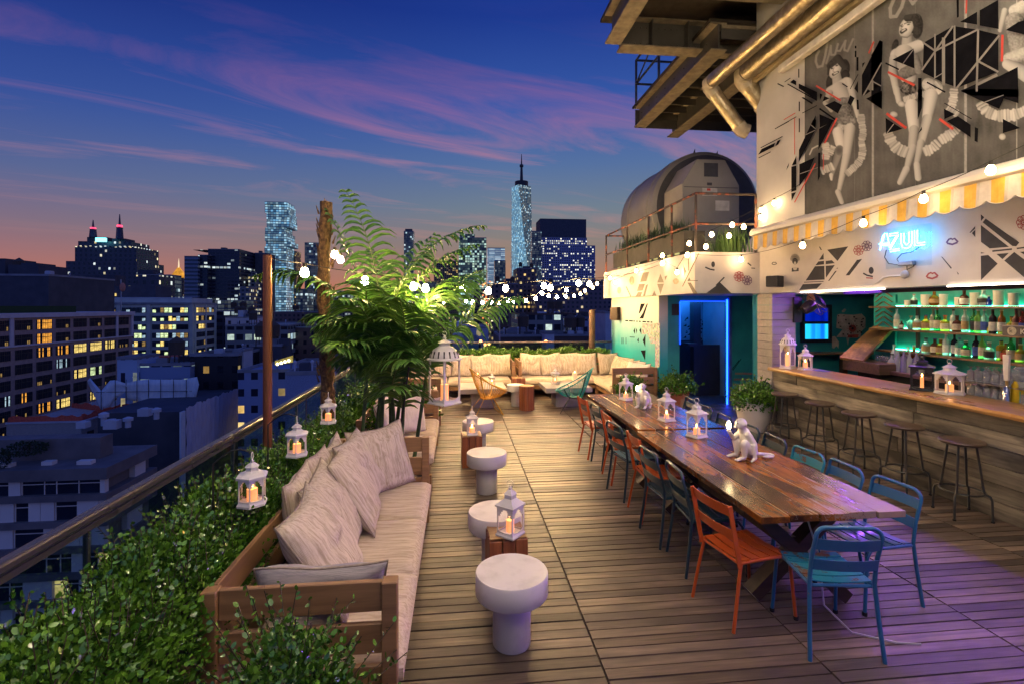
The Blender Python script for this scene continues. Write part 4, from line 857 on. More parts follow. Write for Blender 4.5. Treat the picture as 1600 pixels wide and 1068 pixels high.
b(ZC, [(35,440),(65,455),(40,1100),(-60,1100),(-60,600)], [(905,240),(1090,130),(1090,270)], [(1118,115),(1320,0),(1325,318),(1118,280)], [(510,465),(830,285),(1095,325),(1322,380),(1322,780),(880,955),(720,900),(500,790)], [(910,990),(1100,905),(1330,832),(1532,730),(1540,1060),(1010,1040)], [(1400,330),(1540,240),(1700,200),(1700,400)], [(170,652),(402,530),(410,747)], [(865,-40),(892,-40),(892,185),(870,197)])
s(ln, ZC, 16, [(632,370),(632,850)], k=7); s(ln, ZC, 34, [(725,410),(725,930)], k=7); s(ln, ZC, 20, [(845,280),(845,960)], [(490,765),(828,285)], [(640,552),(1100,322)], [(500,462),(640,560)], k=8); s(ln, ZC, 22, [(1102,325),(1085,1000)], [(865,965),(1330,388)], [(1110,672),(1320,785)], k=8); s(ln, ZC, 10, [(620,855),(712,800)], [(280,700),(398,540)], k=8); s(ln, ZC, 30, [(1095,920),(1310,815)], k=8)
s(bk, ZC, 16, [(95,688),(240,758)], [(545,897),(745,1005)]); s(bk, ZC, 38, [(468,850),(470,1100)])
b(ZD, [(1000,0),(1080,-10),(1540,0),(1540,152),(1380,100),(1330,212),(1080,100),(915,20)], [(445,0),(495,0),(490,200),(445,330)], [(445,485),(490,405),(490,440)], [(95,310),(278,430),(100,482)], [(730,210),(850,270),(735,325)], [(760,345),(880,290),(1020,385),(1020,522)], [(1065,410),(1102,425),(1096,576),(1062,560)], [(1370,320),(1558,420),(1370,476)], [(-60,70),(55,15),(55,215),(-60,140)])
s(bk, ZD, 9, [(735,150),(1030,322)]); s(ln, ZD, 10, [(110,475),(185,375)], [(1170,140),(1380,60)], k=7)
s(rd, ZA, 19, [(725,565),(1018,742)], [(1412,40),(1352,180)], k=9); s(rd, ZA, 9, [(340,972),(478,890)], k=9)
s(rd, ZB, 9, [(468,-40),(470,395)], [(815,390),(812,575)], k=9); s(rd, ZB, 18, [(825,262),(972,-40)], k=9); s(rd, ZB, 13, [(468,965),(716,500)], k=9)
s(rd, ZC, 25, [(120,785),(410,930)], [(1366,380),(1360,670)], k=9); s(rd, ZC, 17, [(978,-30),(970,150)], k=9); s(rd, ZD, 28, [(105,262),(320,422)], [(680,320),(830,432)], k=9)
for mb, nm, mm_ in ((bk,'black_marking',ink),(ln,'line_marking',gl_),(rd,'red_marking',redp)) : mb.build(nm, mm_, bt, world=True)
# fascia paintings
FX = 5.3; dk, r1, r2 = MB(), MB(), MB()
for p in ([(606,345),(622,352),(642,385),(630,392)], [(705,385),(957,345),(828,520)], [(608,506),(662,425),(665,500)], [(565,572),(600,525),(668,518),(668,560)], [(688,520),(760,510),(797,546),(688,558)], [(448,753),(560,582),(672,578),(675,741)], [(688,578),(797,568),(690,722)], [(370,868),(415,797),(645,785),(580,850)], [(715,758),(800,640),(822,635),(732,755)], [(812,610),(835,597),(830,612)], [(925,692),(1060,508),(1122,495),(970,690)]): D(p, FX, None, 1, dk, ZF)
S_([(430,773),(662,763)], 9, FX, None, 1, dk, ZF)
for p in ([(832,220),(866,250),(834,288)], [(850,300),(880,262),(1210,497),(1180,534),(1142,532)], [(832,325),(1108,540),(920,556),(834,492)], [(720,402),(778,335),(776,362),(732,402)], [(745,405),(778,372),(778,446)], [(832,592),(872,600),(834,606)], [(832,628),(905,620),(998,705),(834,867)], [(985,610),(1107,600),(1045,661)], [(1062,675),(1160,590),(1400,770),(1400,960)], [(1215,590),(1400,570),(1400,700)], [(440,633),(456,640),(547,745),(540,757)], [(595,780),(615,800),(610,817)]): D(p, FX, None, 1, dk, ZG)
S_([(945,582),(1138,562)], 16, FX, None, 1, dk, ZG); S_([(1185,556),(1400,530)], 14, FX, None, 1, dk, ZG)
def rosette(c, r, tr, mbd, X=None, Y=None, seed=0):
    for k in range(8):
        a = k*math.pi/4+seed; cc = (c[0]+r*.62*math.cos(a), c[1]+r*.62*math.sin(a))
        S_([(cc[0]+r*.36*math.cos(q), cc[1]+r*.36*math.sin(q)) for q in [i*.63 for i in range(11)]], r*.13, X, Y, 1, mbd, tr)
    S_([(c[0]+r*.3*math.cos(q), c[1]+r*.3*math.sin(q)) for q in [i*.63 for i in range(11)]], r*.16, X, Y, 2, mbd, tr); D(circ(c, r*.12, n=8), X, Y, 2, mbd, tr)
rosette((1080,392), 62, ZF, r1, FX); rosette((1178,340), 62, ZF, r2, FX, seed=.3); rosette((1250,300), 70, ZG, r1, FX)
def lips(c, w, tr, mbd, X=None, Y=None):
    S_([(c[0]-w, c[1]+w*.25), (c[0]-w*.6, c[1]-w*.35), (c[0]-w*.2, c[1]-w*.5), (c[0], c[1]-w*.35), (c[0]+w*.4, c[1]-w*.5), (c[0]+w, c[1]+w*.1)], w*.3, X, Y, 1, mbd, tr)
    S_([(c[0]-w*.9, c[1]+w*.3), (c[0], c[1]+w*.5), (c[0]+w*.9, c[1]+w*.15)], w*.32, X, Y, 2, mbd, tr)
lips((552,487), 58, ZG, r2, FX); lips((355,822), 58, ZG, r1, FX); lips((75,548), 30, ZF, dk, FX)
# little painted saint and hand
D(circ((322,520), 34, 42), FX, None, 1, dk, ZF); D([(282,648),(284,602),(366,600),(366,640)], FX, None, 1, dk, ZF)
for i in range(15):
    a = -math.pi+i*math.pi/14*1.0; S_([(322+34*math.cos(a), 515+40*math.sin(a)), (322+58*math.cos(a), 505+72*math.sin(a))], 6, FX, None, 1, dk, ZF)
sk = MB(); D(circ((322,548), 15, 24), FX, None, 2, sk, ZF); D(circ((322,610), 24, 20), FX, None, 2, sk, ZF); sk.build('painted_face', g1, bt, world=True)
D(circ((1230,632), 30, 42), FX, None, 1, dk, ZF); S_([(1135,665),(1180,690),(1250,705)], 18, FX, None, 1, dk, ZF); S_([(1170,720),(1250,725)], 14, FX, None, 1, r1, ZF)
# box over the entrance
BX, BY = 4.1, 8.35
MB().box(BX, BY, 2.33, 5.297, 13.85, 3.05).box(5.297, 8.455, 2.33, 9.0, 13.85, 3.05).build('entrance_canopy', white, bt, world=True)
br = MB()
for p in ([(362,225),(410,218),(388,290),(340,295)], [(332,312),(378,310),(360,360),(316,365)], [(305,405),(325,372),(358,372),(345,405)], [(470,300),(495,232),(522,300)], [(470,310),(522,308),(495,390)], [(430,402),(448,360),(465,400)], [(525,255),(548,245),(532,285)], [(700,300),(725,300),(777,385),(745,385)], [(668,160),(690,215),(675,250)], [(700,290),(712,260),(728,287)], [(385,320),(402,312),(378,402),(362,402)]): D(p, BX, None, 1, br, ZE)
S_([(662,330),(788,75)], 7, BX, None, 2, br, ZE); S_([(235,330),(270,405)], 8, BX, None, 1, br, ZE); S_([(700,285),(778,285)], 5, BX, None, 2, br, ZE); S_([(708,120),(708,210)], 5, BX, None, 2, br, ZE)
br.build('brown_marking', plain('facet_brown', (.10,.07,.04), (.07,.05,.03), .6), bt, world=True)
bl = MB()
for c, w in (((182,358),16), ((278,285),20), ((612,290),24)): D(circ(c, w, w*1.7 if w < 22 else w, n=9), BX, None, 1, bl, ZE)
bl.build('flower_marking', plain('faded_orange', (.42,.25,.14), (.55,.42,.3), .7, scale=20), bt, world=True)
D([(770,1062),(840,1010),(868,985),(948,1062)], None, BY, 1, dk, ZH); S_([(840,1008),(898,950)], 9, None, BY, 1, dk, ZH); rosette((1000,945), 36, ZH, r1, None, BY); rosette((1057,972), 34, ZH, r2, None, BY, .4)
D(circ((820,860), 13, 20), None, BY, 1, dk, ZH); S_([(765,880),(800,895),(830,900)], 10, None, BY, 1, dk, ZH); S_([(1060,850),(1085,870)], 8, None, BY, 1, dk, ZH); S_([(1085,886),(1112,888)], 6, None, BY, 1, dk, ZH)
dk.build('painted_marking', inkg, bt, world=True); r1.build('rosette_marking', plain('rosette_red', (.35,.06,.07), (.28,.05,.06), .6), bt, world=True); r2.build('purple_marking', plain('rosette_purple', (.12,.05,.14), None, .6), bt, world=True)
# wall under the canopy: paint fading from white to turquoise
fm, ft, fb = newmat('turquoise_fade'); sp = node(ft, 'ShaderNodeSeparateXYZ'); ft.links.new(coords(ft), sp.inputs[0]); nz = tnoise(ft, coords(ft, (1,1,.4)), 3, 5)
fz = M_(ft, 'ADD', sp.outputs[2], M_(ft, 'MULTIPLY_ADD', nz, .5, -.25))
ft.links.new(rampn(ft, M_(ft, 'DIVIDE', fz, 2.4), [(0, (.01,.28,.32)), (.42, (.015,.36,.40)), (.66, (.25,.5,.5)), (.82, (.58,.55,.5))]), fb.inputs['Base Color']); fb.inputs['Roughness'].default_value = .6; bumpn(ft, fb, nz, .2, .01)
WX = 4.25
MB().box(WX, 10.3, 0, 4.45, 13.6, 2.327).build('fade_wall', fm, bt, world=True)
wk = MB()
for p in ([(330,535),(345,460),(378,458),(358,500),(340,530)], [(335,572),(362,530),(392,458),(400,460),(365,572)], [(290,665),(302,640),(302,692)], [(335,660),(348,640),(350,692)], [(318,735),(330,715),(330,752)], [(360,735),(382,690),(380,787)], [(345,810),(383,808),(378,887)], [(308,640),(318,660),(312,690)]): D(p, WX, None, 1, wk, ZE)
for a_, b_ in ((228,250),(256,285),(290,300),(312,322),(332,345),(358,385),(392,412),(420,434)): S_([(a_,587+(a_-228)*.06),(b_,587+(b_-228)*.06)], 9, WX, None, 1, wk, ZE)
for x in (202,212,234): S_([(x,715),(x,762)], 4, WX, None, 1, wk, ZE)
S_([(262,711),(300,713)], 5, WX, None, 1, wk, ZE); wk.build('stencil_marking', ink, bt, world=True)
stk, stt, stb = newmat('sticker_collage'); vo = node(stt, 'ShaderNodeTexVoronoi'); vo.inputs['Scale'].default_value = 26; stt.links.new(coords(stt), vo.inputs['Vector']); hs = node(stt, 'ShaderNodeHueSaturation'); hs.inputs['Saturation'].default_value = .45; hs.inputs['Value'].default_value = .55; stt.links.new(vo.outputs['Color'], hs.inputs['Color']); stt.links.new(hs.outputs[0], stb.inputs['Base Color'])
m = MB(); D([(355,610),(490,605),(488,935),(455,940),(455,760),(420,760),(400,690),(352,690)], WX, None, 2, m, ZE); m.build('sticker_patch', stk, bt, world=True)
# entrance recess
DY = 10.3
MB().box(4.452, DY, 0, 4.71, DY+.15, 2.327).build('left_jamb_wall', tealm, bt, world=True)
MB().box(5.8, DY, 0, 7.6, DY+.15, 2.327).build('right_jamb_wall', tealm, bt, world=True)
MB().box(4.713, DY, 2.22, 5.797, DY+.15, 2.327).build('lintel', tealm, bt, world=True)
blueL = emit('blue_led', (.006,.05,1), 16)
MB().box(5.768, DY-.03, .0, 5.782, DY-.004, 2.25).build('led_strip', blueL, bt, world=True)
MB().box(4.73, DY-.02, 2.205, 5.76, DY-.004, 2.215).box(4.715, DY-.02, 1.3, 4.725, DY-.004, 2.19).build('led_strip', emit('blue_led_dim', (.006,.045,1), 6), bt, world=True)
MB().box(5.80, DY-.05, 0, 5.87, DY-.003, 2.3).build('door_frame', plain('door_frame_blue', (.05,.1,.3), None, .4), bt, world=True)
vest = plain('vestibule_paint', (.13,.22,.30), (.1,.17,.24), .6, scale=2); dado = plain('vestibule_dado', (.012,.016,.035), None, .5)
MB().box(4.3, 12.2, 0, 6.4, 12.3, 1.25).build('vestibule_dado', dado, bt, world=True)
MB().box(4.3, 12.2, 1.252, 6.4, 12.3, 2.327).build('vestibule_back', vest, bt, world=True)
MB().box(4.46, DY+.153, 0, 4.5, 12.197, 2.327).build('vestibule_side', vest, bt, world=True); MB().box(6.2, DY+.153, 0, 6.25, 12.197, 2.327).build('vestibule_side', vest, bt, world=True)
MB().box(4.9, 11.0, 2.26, 5.9, 11.1, 2.29).box(4.9, 11.9, 2.26, 5.9, 12.0, 2.29).build('added_vestibule_lamp', emit('vestibule_blue', (.03,.28,1), 24), bt, world=True)  # lamps added inside the doorway to brighten the blue interior
MB().box(4.5, DY+.0, -.002, 6.2, 12.2, .004).build('vestibule_floor', plain('vestibule_tile', (.05,.06,.09), None, .4), bt, world=True)
c = atY(1081, 500, 11.4).x; c2 = atY(1092, 500, 11.4).x
MB().box(c, 11.3, .005, c2, 11.5, 2.327).box(c2+.003, 11.35, .005, 6.19, 11.42, 1.2).build('dark_partition', plain('partition_black', (.01,.012,.025), None, .5), bt, world=True)
MB().box(c-.22, 11.1, 1.19, c-.003, 11.45, 1.25).build('host_ledge', plain('ledge_black', (.012,.012,.02), None, .5), bt, world=True)
va = MB(); rr = random.Random(12)
for i in range(34):
    x, y = rr.uniform(1094, 1122), rr.uniform(485, 540); y -= (x-1094)*.6 if rr.random() < .6 else 0; w = rr.uniform(.8, 2.6); D([(x-w,y),(x,y-w*.8),(x+w*.7,y+.3),(x+.2,y+w)], None, 12.2, 1, va)
for i in range(10):
    x, y = rr.uniform(1066, 1078), rr.uniform(498, 530); w = rr.uniform(1, 3); D([(x-w,y),(x+w,y-w*1.5),(x+w,y)], None, 12.2, 1, va)
D([(1108,522),(1116,522),(1116,551),(1108,551)], None, 12.19, 1, va); va.build('drawing_marking', ink, bt, world=True)
bm2 = MB(); D([(1049.5,475),(1061,475),(1061,493),(1049.5,493)], None, DY-.02, 1, bm2); bm2.build('notice_frame', inkg, bt, world=True)
rg = MB(); rr = random.Random(3)
for row, (xa, xb, y) in enumerate(((1149,1173,583),(1147,1168,592),(1148,1165,600))):
    x = xa
    while x < xb: S_([(x,y+1.5),(x+.6,y-1.6),(x+1.4,y+1.2),(x+2.0,y-1.4),(x+2.6,y+1.0)], 1.0, None, DY, 1, rg); x += 3.4
rg.build('scrawl_lettering', redp, bt, world=True)
sb = MB(); S_([(1141,580),(1155,562)], 1.0, None, DY, 1, sb); S_([(1145,578),(1158,560)], 1.0, None, DY, 1, sb); sb.build('slash_marking', ink, bt, world=True)
wl = MB(); rr = random.Random(8)
for i in range(24):
    a_ = rr.uniform(0, 1); x, y = 1183+rr.uniform(-5, 3), 488+a_*58; w = rr.uniform(.6, 1.6); D([(x-w,y),(x,y-w),(x+w,y),(x,y+w)], None, DY, 1, wl)
wl.build('pale_marking', g1, bt, world=True)
# shingled pillar, bar front
ship = MB(); rr = random.Random(2)
z = 0.0
while z < 2.32:
    h = min(.125, 2.325-z); q = rr.uniform(0, .004); ship.box(5.30-q, 8.0-q, z+.002, 5.72+q, 8.418, z+h-.004); z += .125
ship.build('shingle_pillar', wood('painted_shingle', (.34,.31,.30), (.26,.235,.225), 0, .7, .6, .08, .25), bt, world=True)
bw = wood('bar_plank', (.33,.29,.225), (.095,.082,.064), 1, .72, .8, .45, 1.0, dark=(.045,.04,.033))
m = MB(); rr = random.Random(7); hz = [0, .17, .345, .52, .70, .87, 1.03]
for i in range(6):
    y = -1.5+rr.uniform(0, .5)
    while y < 7.98:
        l = rr.uniform(.9, 2.4); e = min(y+l, 7.98); q = rr.uniform(0, .012); m.box(5.31-q, y+.003, hz[i]+.004, 5.37, e-.003, hz[i+1]-.003); y += l
m.build('bar_front', bw, bt, world=True)
ctw = wood('bar_top', (.58,.31,.085), (.30,.14,.035), 1, .32, .7, .12, .2, coat=.12, dark=(.34,.20,.075))
m = MB(); ys = list(np.linspace(-1.5, 7.96, 60)); rr = random.Random(4)
top = [(5.2+rr.uniform(-.012, .012), y) for y in ys]; vs = []
for x, y in top: vs += [(x, y, 1.035), (x-.008, y, 1.062), (x+.004, y, 1.09), (5.86, y, 1.09), (5.86, y, 1.035)]
m.add(vs, [(5*i+a_, 5*i+5+a_, 5*i+5+b_, 5*i+b_) for i in range(59) for a_, b_ in ((1,0),(2,1),(3,2),(4,3),(0,4))]+[(0,1,2,3,4), tuple(5*59+j for j in (4,3,2,1,0))])
m.build('bar_counter', ctw, bt, world=True, smooth=30)
MB().box(5.38, -1.5, .02, 5.84, 7.95, 1.03).build('bar_carcass', subm, bt, world=True)
# bar interior
MB().box(4.3+1.45, 9.2, 0, 9.4, 9.3, 2.6).build('bar_end_wall', tealm, bt, world=True)
MB().box(5.745, 8.42, 0, 5.75, 9.2, 2.6).build('bar_side_wall', tealm, bt, world=True)
MB().box(7.2, -1.5, .0, 7.3, 8.0, 2.6).build('back_bar_wall', tealb, bt, world=True)
MB().box(5.602, -1.5, 2.42, 9.4, 9.2, 2.5).build('bar_ceiling', plain('bar_ceiling', (.05,.055,.08), None, .7), bt, world=True)
MB().box(9.4, -1.5, 0, 9.5, 9.2, 2.6).build('store_wall', tealm, bt, world=True)
MB().box(5.86, -1.5, -.02, 9.4, 9.2, .003).build('bar_floor', subm, bt, world=True)
MB().box(5.2, -2.6, 3.0, 9.5, -2.5, 7.6).box(5.6, -1.62, 0, 9.5, -1.51, 2.6).build('rear_wall', whiteW, bt, world=True)
# LED lamps of the bar: white tubes under the fascia, purple strip on the ceiling inside
tb = emit('white_tube', (1,.80,.60), 10)
for (a_, b_) in ((1250,1381),(1479,1600)):
    y0_, y1_ = atX(a_, 450, 5.28).y, atX(b_, 450, 5.28).y; t = MB().box(5.284, y1_, 2.312, 5.297, y0_, 2.326).build('tube_light', tb, bt, world=True)
pl = emit('purple_led', (.32,.08,1), 170)
MB().box(6.24, -.5, 2.395, 6.29, 7.6, 2.418).build('purple_strip', pl, bt, world=True)
MB().box(6.295, -.5, 2.30, 6.30, 7.62, 2.418).build('added_strip_shield', subm, bt, world=True)  # unseen plates added to keep purple light off the shelves and counter
MB().box(6.212, -.5, 2.352, 6.294, 6.9, 2.358).build('added_strip_baffle', subm, bt, world=True)
MB().box(6.45, 5.6, 2.395, 6.47, 8.8, 2.418).build('added_warm_strip', emit('pale_strip', (1,.78,.42), 36), bt, world=True)  # warm strip added to brighten the end wall, poster and hatch
# ceiling-level pipes along the wall and overhead steel
goldm = plain('foil_lagging', (.46,.39,.27), (.28,.23,.15), .33, metal=.8, scale=10, bump=.9, bdist=.02)
capm = plain('pipe_elbow', (.42,.36,.27), None, .6, scale=8, bump=.3)
def pipe(label, e, r, X2, dz, dx):
    t = thing('lagged_pipe', label, 'pipe', e)
    m = MB(); n = 60; pts = [(e.x, e.y-.15-(e.y+2.2)*i/n, e.z) for i in range(n+1)]; rr = random.Random(1); m.tube(pts, [r*(1+rr.uniform(-.035, .035)) for _ in pts], 20); m.build('pipe_run', goldm, t, smooth=50, world=True)
    q = Vector((e.x+dx, e.y+.05, e.z-dz)); s_ = Vector((e.x, e.y, e.z)); dv = (q-s_).normalized()
    MB().tube([(e.x, e.y-.2, e.z), (e.x, e.y-.06, e.z), s_+dv*.06, s_+dv*.2], r*1.06, 20).build('elbow', capm, t, smooth=60, world=True)
    pts = [s_+dv*.2+(q-s_-dv*.2)*i/12 for i in range(13)]; MB().tube(pts, [r*.98*(1+rr.uniform(-.04, .04)) for _ in pts], 18).build('drop_pipe', goldm, t, smooth=50, world=True)
    MB().tube([q, q+dv*.12, q+Vector((.18,0,-.12))], r*1.06, 18).build('lower_elbow', capm, t, smooth=60, world=True)
pipe('slimmer gold foil lagged pipe nearer the deck, elbow dropping to the wall', atX(1106, 133, 4.6), .125, 5.3, .70, .62)
pipe('gold foil lagged pipe closest to the mural wall', atX(1158, 120, 5.0), .15, 5.3, .45, .42)
o = MB().box(5.12, -2.3, 6.02, 5.2, 8.3, 6.08).build('conduit', plain('conduit_gold', (.35,.28,.16), None, .5)); tag(o, 'thin conduit rail between the foil pipes and mural', 'conduit')
bp = atX(1222, 112, 5.18)
t = thing('batten_light', 'long white batten light fitting above the mural', 'light fitting', bp)
MB().box(5.1, -2.2, bp.z-.03, 5.22, bp.y, bp.z+.09).build('housing', plain('batten_white', (.7,.66,.58), None, .5), t, world=True, bevel=.015)
for yy in (bp.y-.5, bp.y-2.5, bp.y-4.5): MB().box(5.221, yy-.03, bp.z+.03, 5.298, yy+.03, bp.z+.06).build('bracket', white, t, world=True)
# ------------------------------------------------------------ awning
t = thing('striped_awning', 'rolled up awning with yellow and white scalloped valance above the bar', 'awning', (4.9, 4, 3.3))
yA = 7.95
cas = MB(); cas.prism([(4.86,3.29),(4.90,3.27),(5.296,3.27),(5.296,3.44),(5.05,3.44),(4.90,3.39),(4.86,3.34)], lambda x, z, q: (x, yA if q else -2.2, z)); cas.build('cassette', plain('awning_cassette', (.66,.62,.57), (.58,.54,.5), .4, scale=2), t, world=True, smooth=35)
m = MB(); per = .25; y = yA-.02; rr = random.Random(1)
while y > -2.2:
    for q in range(8):
        f0, f1 = q/8, (q+1)/8; ya, yb = y-per*f0, y-per*f1; zf = lambda f: 3.085-.05*math.sin(math.pi*f)**.7
        o = lambda f: .012*math.sin(f*2*math.pi)
        m.mi = 0 if q in (1,2,3,4) else 1
        if q == 5: m.mi = 2
        m.add([(4.905+o(f0)*.4, ya, 3.275), (4.905+o(f1)*.4, yb, 3.275), (4.895+o(f1), yb, zf(f1)), (4.895+o(f0), ya, zf(f0))], [(0,1,2,3)])
    y -= per
m.build('valance', [plain('awning_yellow', (.66,.40,.07), (.56,.33,.05), .8, scale=14), plain('awning_white', (.52,.49,.46), (.45,.42,.40), .8, scale=14), plain('awning_greige', (.5,.45,.42), None, .8)], t, world=True)
m = MB(); y = yA-.02
while y > -2.2:
    m.tube([(4.893, y-per*f/8, 3.085-.05*math.sin(math.pi*f/8)**.7) for f in range(9)], .006, 5, cap=False); y -= per
m.build('piping', bpy.data.materials['awning_white'], t, world=True)
# ------------------------------------------------------------ neon sign AZUL
ns = thing('neon_sign', 'glowing blue neon sign reading AZUL on a clear panel', 'neon sign', atX(1412, 385, 5.28))
neon = emit('neon_blue', (.05,.40,1.0), 36); NX = 5.16
ac = glass('acrylic_panel', (.9,.96,1), .95)
P = [atX(*p, 5.262) for p in ((1384,358),(1455,349),(1455.5,414),(1384,421))]
MB().add(P+[p+Vector((.006,0,0)) for p in P], [(0,1,2,3),(7,6,5,4),(0,4,5,1),(1,5,6,2),(2,6,7,3),(3,7,4,0)]).build('acrylic_panel', ac, ns, world=True)
Zn = lambda x, y: (1160+x/3.636, 240+y/3.636)
lett = {'letter_a': ([(782,548),(808,455),(822,455),(836,532)], [(778,516),(836,510)], [(790,524),(832,520)], [(800,465),(786,520)]),
        'letter_z': ([(836,470),(888,462),(838,548),(890,540)], [(838,458),(884,451)], [(842,558),(892,550)], [(876,466),(834,536)]),
        'letter_u': ([(902,455),(902,510),(910,535),(935,540),(955,530),(963,508),(963,442)], [(918,452),(918,505),(930,520),(946,508),(948,446)], ),
        'letter_l': ([(978,438),(978,525),(1036,518)], [(994,436),(994,512),(1010,508),(1036,505)])}
for nm, strokes in lett.items():
    m = MB()
    for s_ in strokes: m.tube([atX(*Zn(*p), NX) for p in s_], .006, 8)
    m.build(nm, neon, ns, world=True, smooth=60)
wire = plain('black_wire', (.012,.012,.014), None, .5)
m = MB(); Zw = Zn
for p in ([(818,548),(808,590),(830,625),(880,632)], [(1012,530),(960,560),(905,570),(878,600),(890,625)], [(935,640),(935,660),(975,640),(960,615)]): m.tube([atX(*Zw(*q), 5.27) for q in p], .005, 6)
m.build('wire', wire, ns, world=True)
a_ = atX(*Zn(884,640), 5.25); b_ = atX(*Zn(968,608), 5.25); MB().box(5.24, b_.y, a_.z, 5.298, a_.y, b_.z).build('transformer', plain('transformer_case', (.25,.27,.35), None, .4), ns, world=True, bevel=.006)
MB().ball(atX(*Zn(922,688), 5.25), .05, 14, 10, (.7,1,1)).build('junction_box', plain('junction_grey', (.4,.4,.45), None, .4), ns, world=True, smooth=60)
m = MB().tube([atX(*Zn(*p), 5.285) for p in ((902,695),(840,698),(800,705),(770,730),(740,745),(430,772))], .012, 8); o = m.build('conduit_pipe', white, smooth=60); tag(o, 'white cable conduit curving along the fascia left of the neon sign', 'conduit')
# ------------------------------------------------------------ speakers, fan, sash window, torn poster, hatch
blk_p = plain('black_plastic', (.015,.015,.017), (.022,.022,.024), .5, scale=20)
def speaker(name, label, c, rz, tilt, sx, sy, sz, mat=blk_p):
    t = thing(name, label, 'speaker', c, rz)
    Mt = Matrix.Rotation(tilt, 4, 'X')
    m = MB(); m.prism([(-sx/2,-sy/2),(sx/2,-sy/2),(sx*.36,sy/2),(-sx*.36,sy/2)], lambda x, y, q: Mt @ Vector((x, y, sz/2 if q else -sz/2))); m.build('cabinet', mat, t, bevel=.012, seg=2)
    MB().box(-sx*.46, -sy/2-.008, -sz*.44, sx*.46, -sy/2-.002, sz*.44, Mt).build('grille', plain(name+'_grille', (.03,.03,.032) if mat == blk_p else (.06,.035,.02), None, .7, scale=120, bump=.6), t)
    MB().box(-.02, sy/2, -.02, .02, sy/2+.1, .02, Mt).build('bracket', blk_p, t); return t
p = atX(1212, 440, 5.12); speaker('wall_speaker', 'black wedge speaker on the white fascia left of the bar opening', p, rad(-62), 0, .20, .24, .18)
p = atX(962, 490, 4.13); speaker('box_speaker', 'brown speaker at the far edge of the turquoise faded wall', p, rad(-60), 0, .26, .16, .34, plain('brown_laminate', (.06,.035,.02), None, .5))
p = atY(1246, 484, 7.97); t = thing('wall_fan', 'dark wall fan with amber blades mounted on the shingle pillar', 'fan', (p.x, 8.0, p.z)); t.scale = (1.35,)*3
MB().box(-.05, -.035, -.16, .05, -.002, .16).build('wall_plate', blk_p, t)
MB().tube([(0,-.03,0),(.03,-.1,.05),(.05,-.16,.06)], .02, 8).build('arm', blk_p, t)
Mf = Matrix.Translation((.09,-.18,.07)) @ Matrix.Rotation(rad(52), 4, 'Y') @ Matrix.Rotation(rad(14), 4, 'X')
MB().lathe([(.02,-.14),(.06,-.13),(.075,-.06),(.07,0),(.03,.03)], n=20, M=Mf).build('motor', plain('fan_bronze', (.10,.085,.06), None, .3, .7), t, smooth=50)
fb_ = plain('fan_blade', (.55,.33,.10), (.4,.22,.07), .4)
for k in range(4):
    a = k*math.pi/2+.4; Mb = Mf @ Matrix.Translation((0,0,.03)) @ Matrix.Rotation(a, 4, 'Z') @ Matrix.Rotation(rad(24), 4, 'X')
    m = MB(); m.prism([(.03,-.018),(.1,-.055),(.145,-.055),(.155,0),(.145,.03),(.1,.03),(.03,.015)], lambda x, y, q: Mb @ Vector((x, y, .004 if q else 0))); m.build('blade', fb_, t)
m = MB()
for r_, z in ((.165,.06),(.11,.085),(.165,-.01)): m.tube([Mf @ Vector((r_*math.cos(i*.3142), r_*math.sin(i*.3142), z)) for i in range(20)], .003, 5, closed=True)
for i in range(18): a = i*.349; m.tube([Mf @ Vector((.02*math.cos(a), .02*math.sin(a), .1)), Mf @ Vector((.165*math.cos(a), .165*math.sin(a), .06)), Mf @ Vector((.165*math.cos(a), .165*math.sin(a), -.01)), Mf @ Vector((.06*math.cos(a), .06*math.sin(a), -.05))], .0016, 4)
m.build('cage', blk_p, t)
EY = 9.19
a_ = atY(1250, 535, EY); b_ = atY(1297, 476, EY); mid = atY(1270, 504, EY).z
t = thing('sash_window', 'dark framed sash window glowing electric blue behind the bar', 'window', (a_.x, EY, a_.z))
m = MB(); w = .07
for q in ((a_.x, a_.z, b_.x, a_.z+w), (a_.x, b_.z-w, b_.x, b_.z), (a_.x, a_.z+w, a_.x+w, b_.z-w), (b_.x-w, a_.z+w, b_.x, b_.z-w), (a_.x+w, mid-.025, b_.x-w, mid+.025)): m.box(q[0], EY-.06, q[1], q[2], EY-.002, q[3])
m.build('frame', plain('window_black', (.015,.018,.022), None, .5), t, world=True, bevel=.006)
def glowpane(n, c1, c2, s_):
    m, tt, bb = newmat(n); nn = tnoise(tt, coords(tt, (1.6,1,.03)), 2.2, 3); bb.inputs['Base Color'].default_value = (.01,.01,.03,1); bb.inputs['Roughness'].default_value = .1
    tt.links.new(mixc(tt, rampn(tt, nn, [(.4, 0.0), (.55, 1.0)]), c4(c1), c4(c2)), bb.inputs['Emission Color']); bb.inputs['Emission Strength'].default_value = s_; return m
MB().box(a_.x+w, EY-.03, mid+.026, b_.x-w, EY-.01, b_.z-w).build('upper_pane', glowpane('sash_deep_blue', (.0,.01,.5), (.0,.03,.8), .5), t, world=True)
MB().box(a_.x+w, EY-.035, a_.z+w, b_.x-w, EY-.012, mid-.026).build('lower_pane', glowpane('sash_cyan', (.0,.12,1), (.02,.62,1), 1.1), t, world=True)
pm = MB(); Zp = lambda x, y: (1200+x/7.12, 450+y/7.12)
t = thing('torn_poster', 'torn white poster with a red flower on the teal wall behind the bar', 'poster', atY(1333, 515, EY))
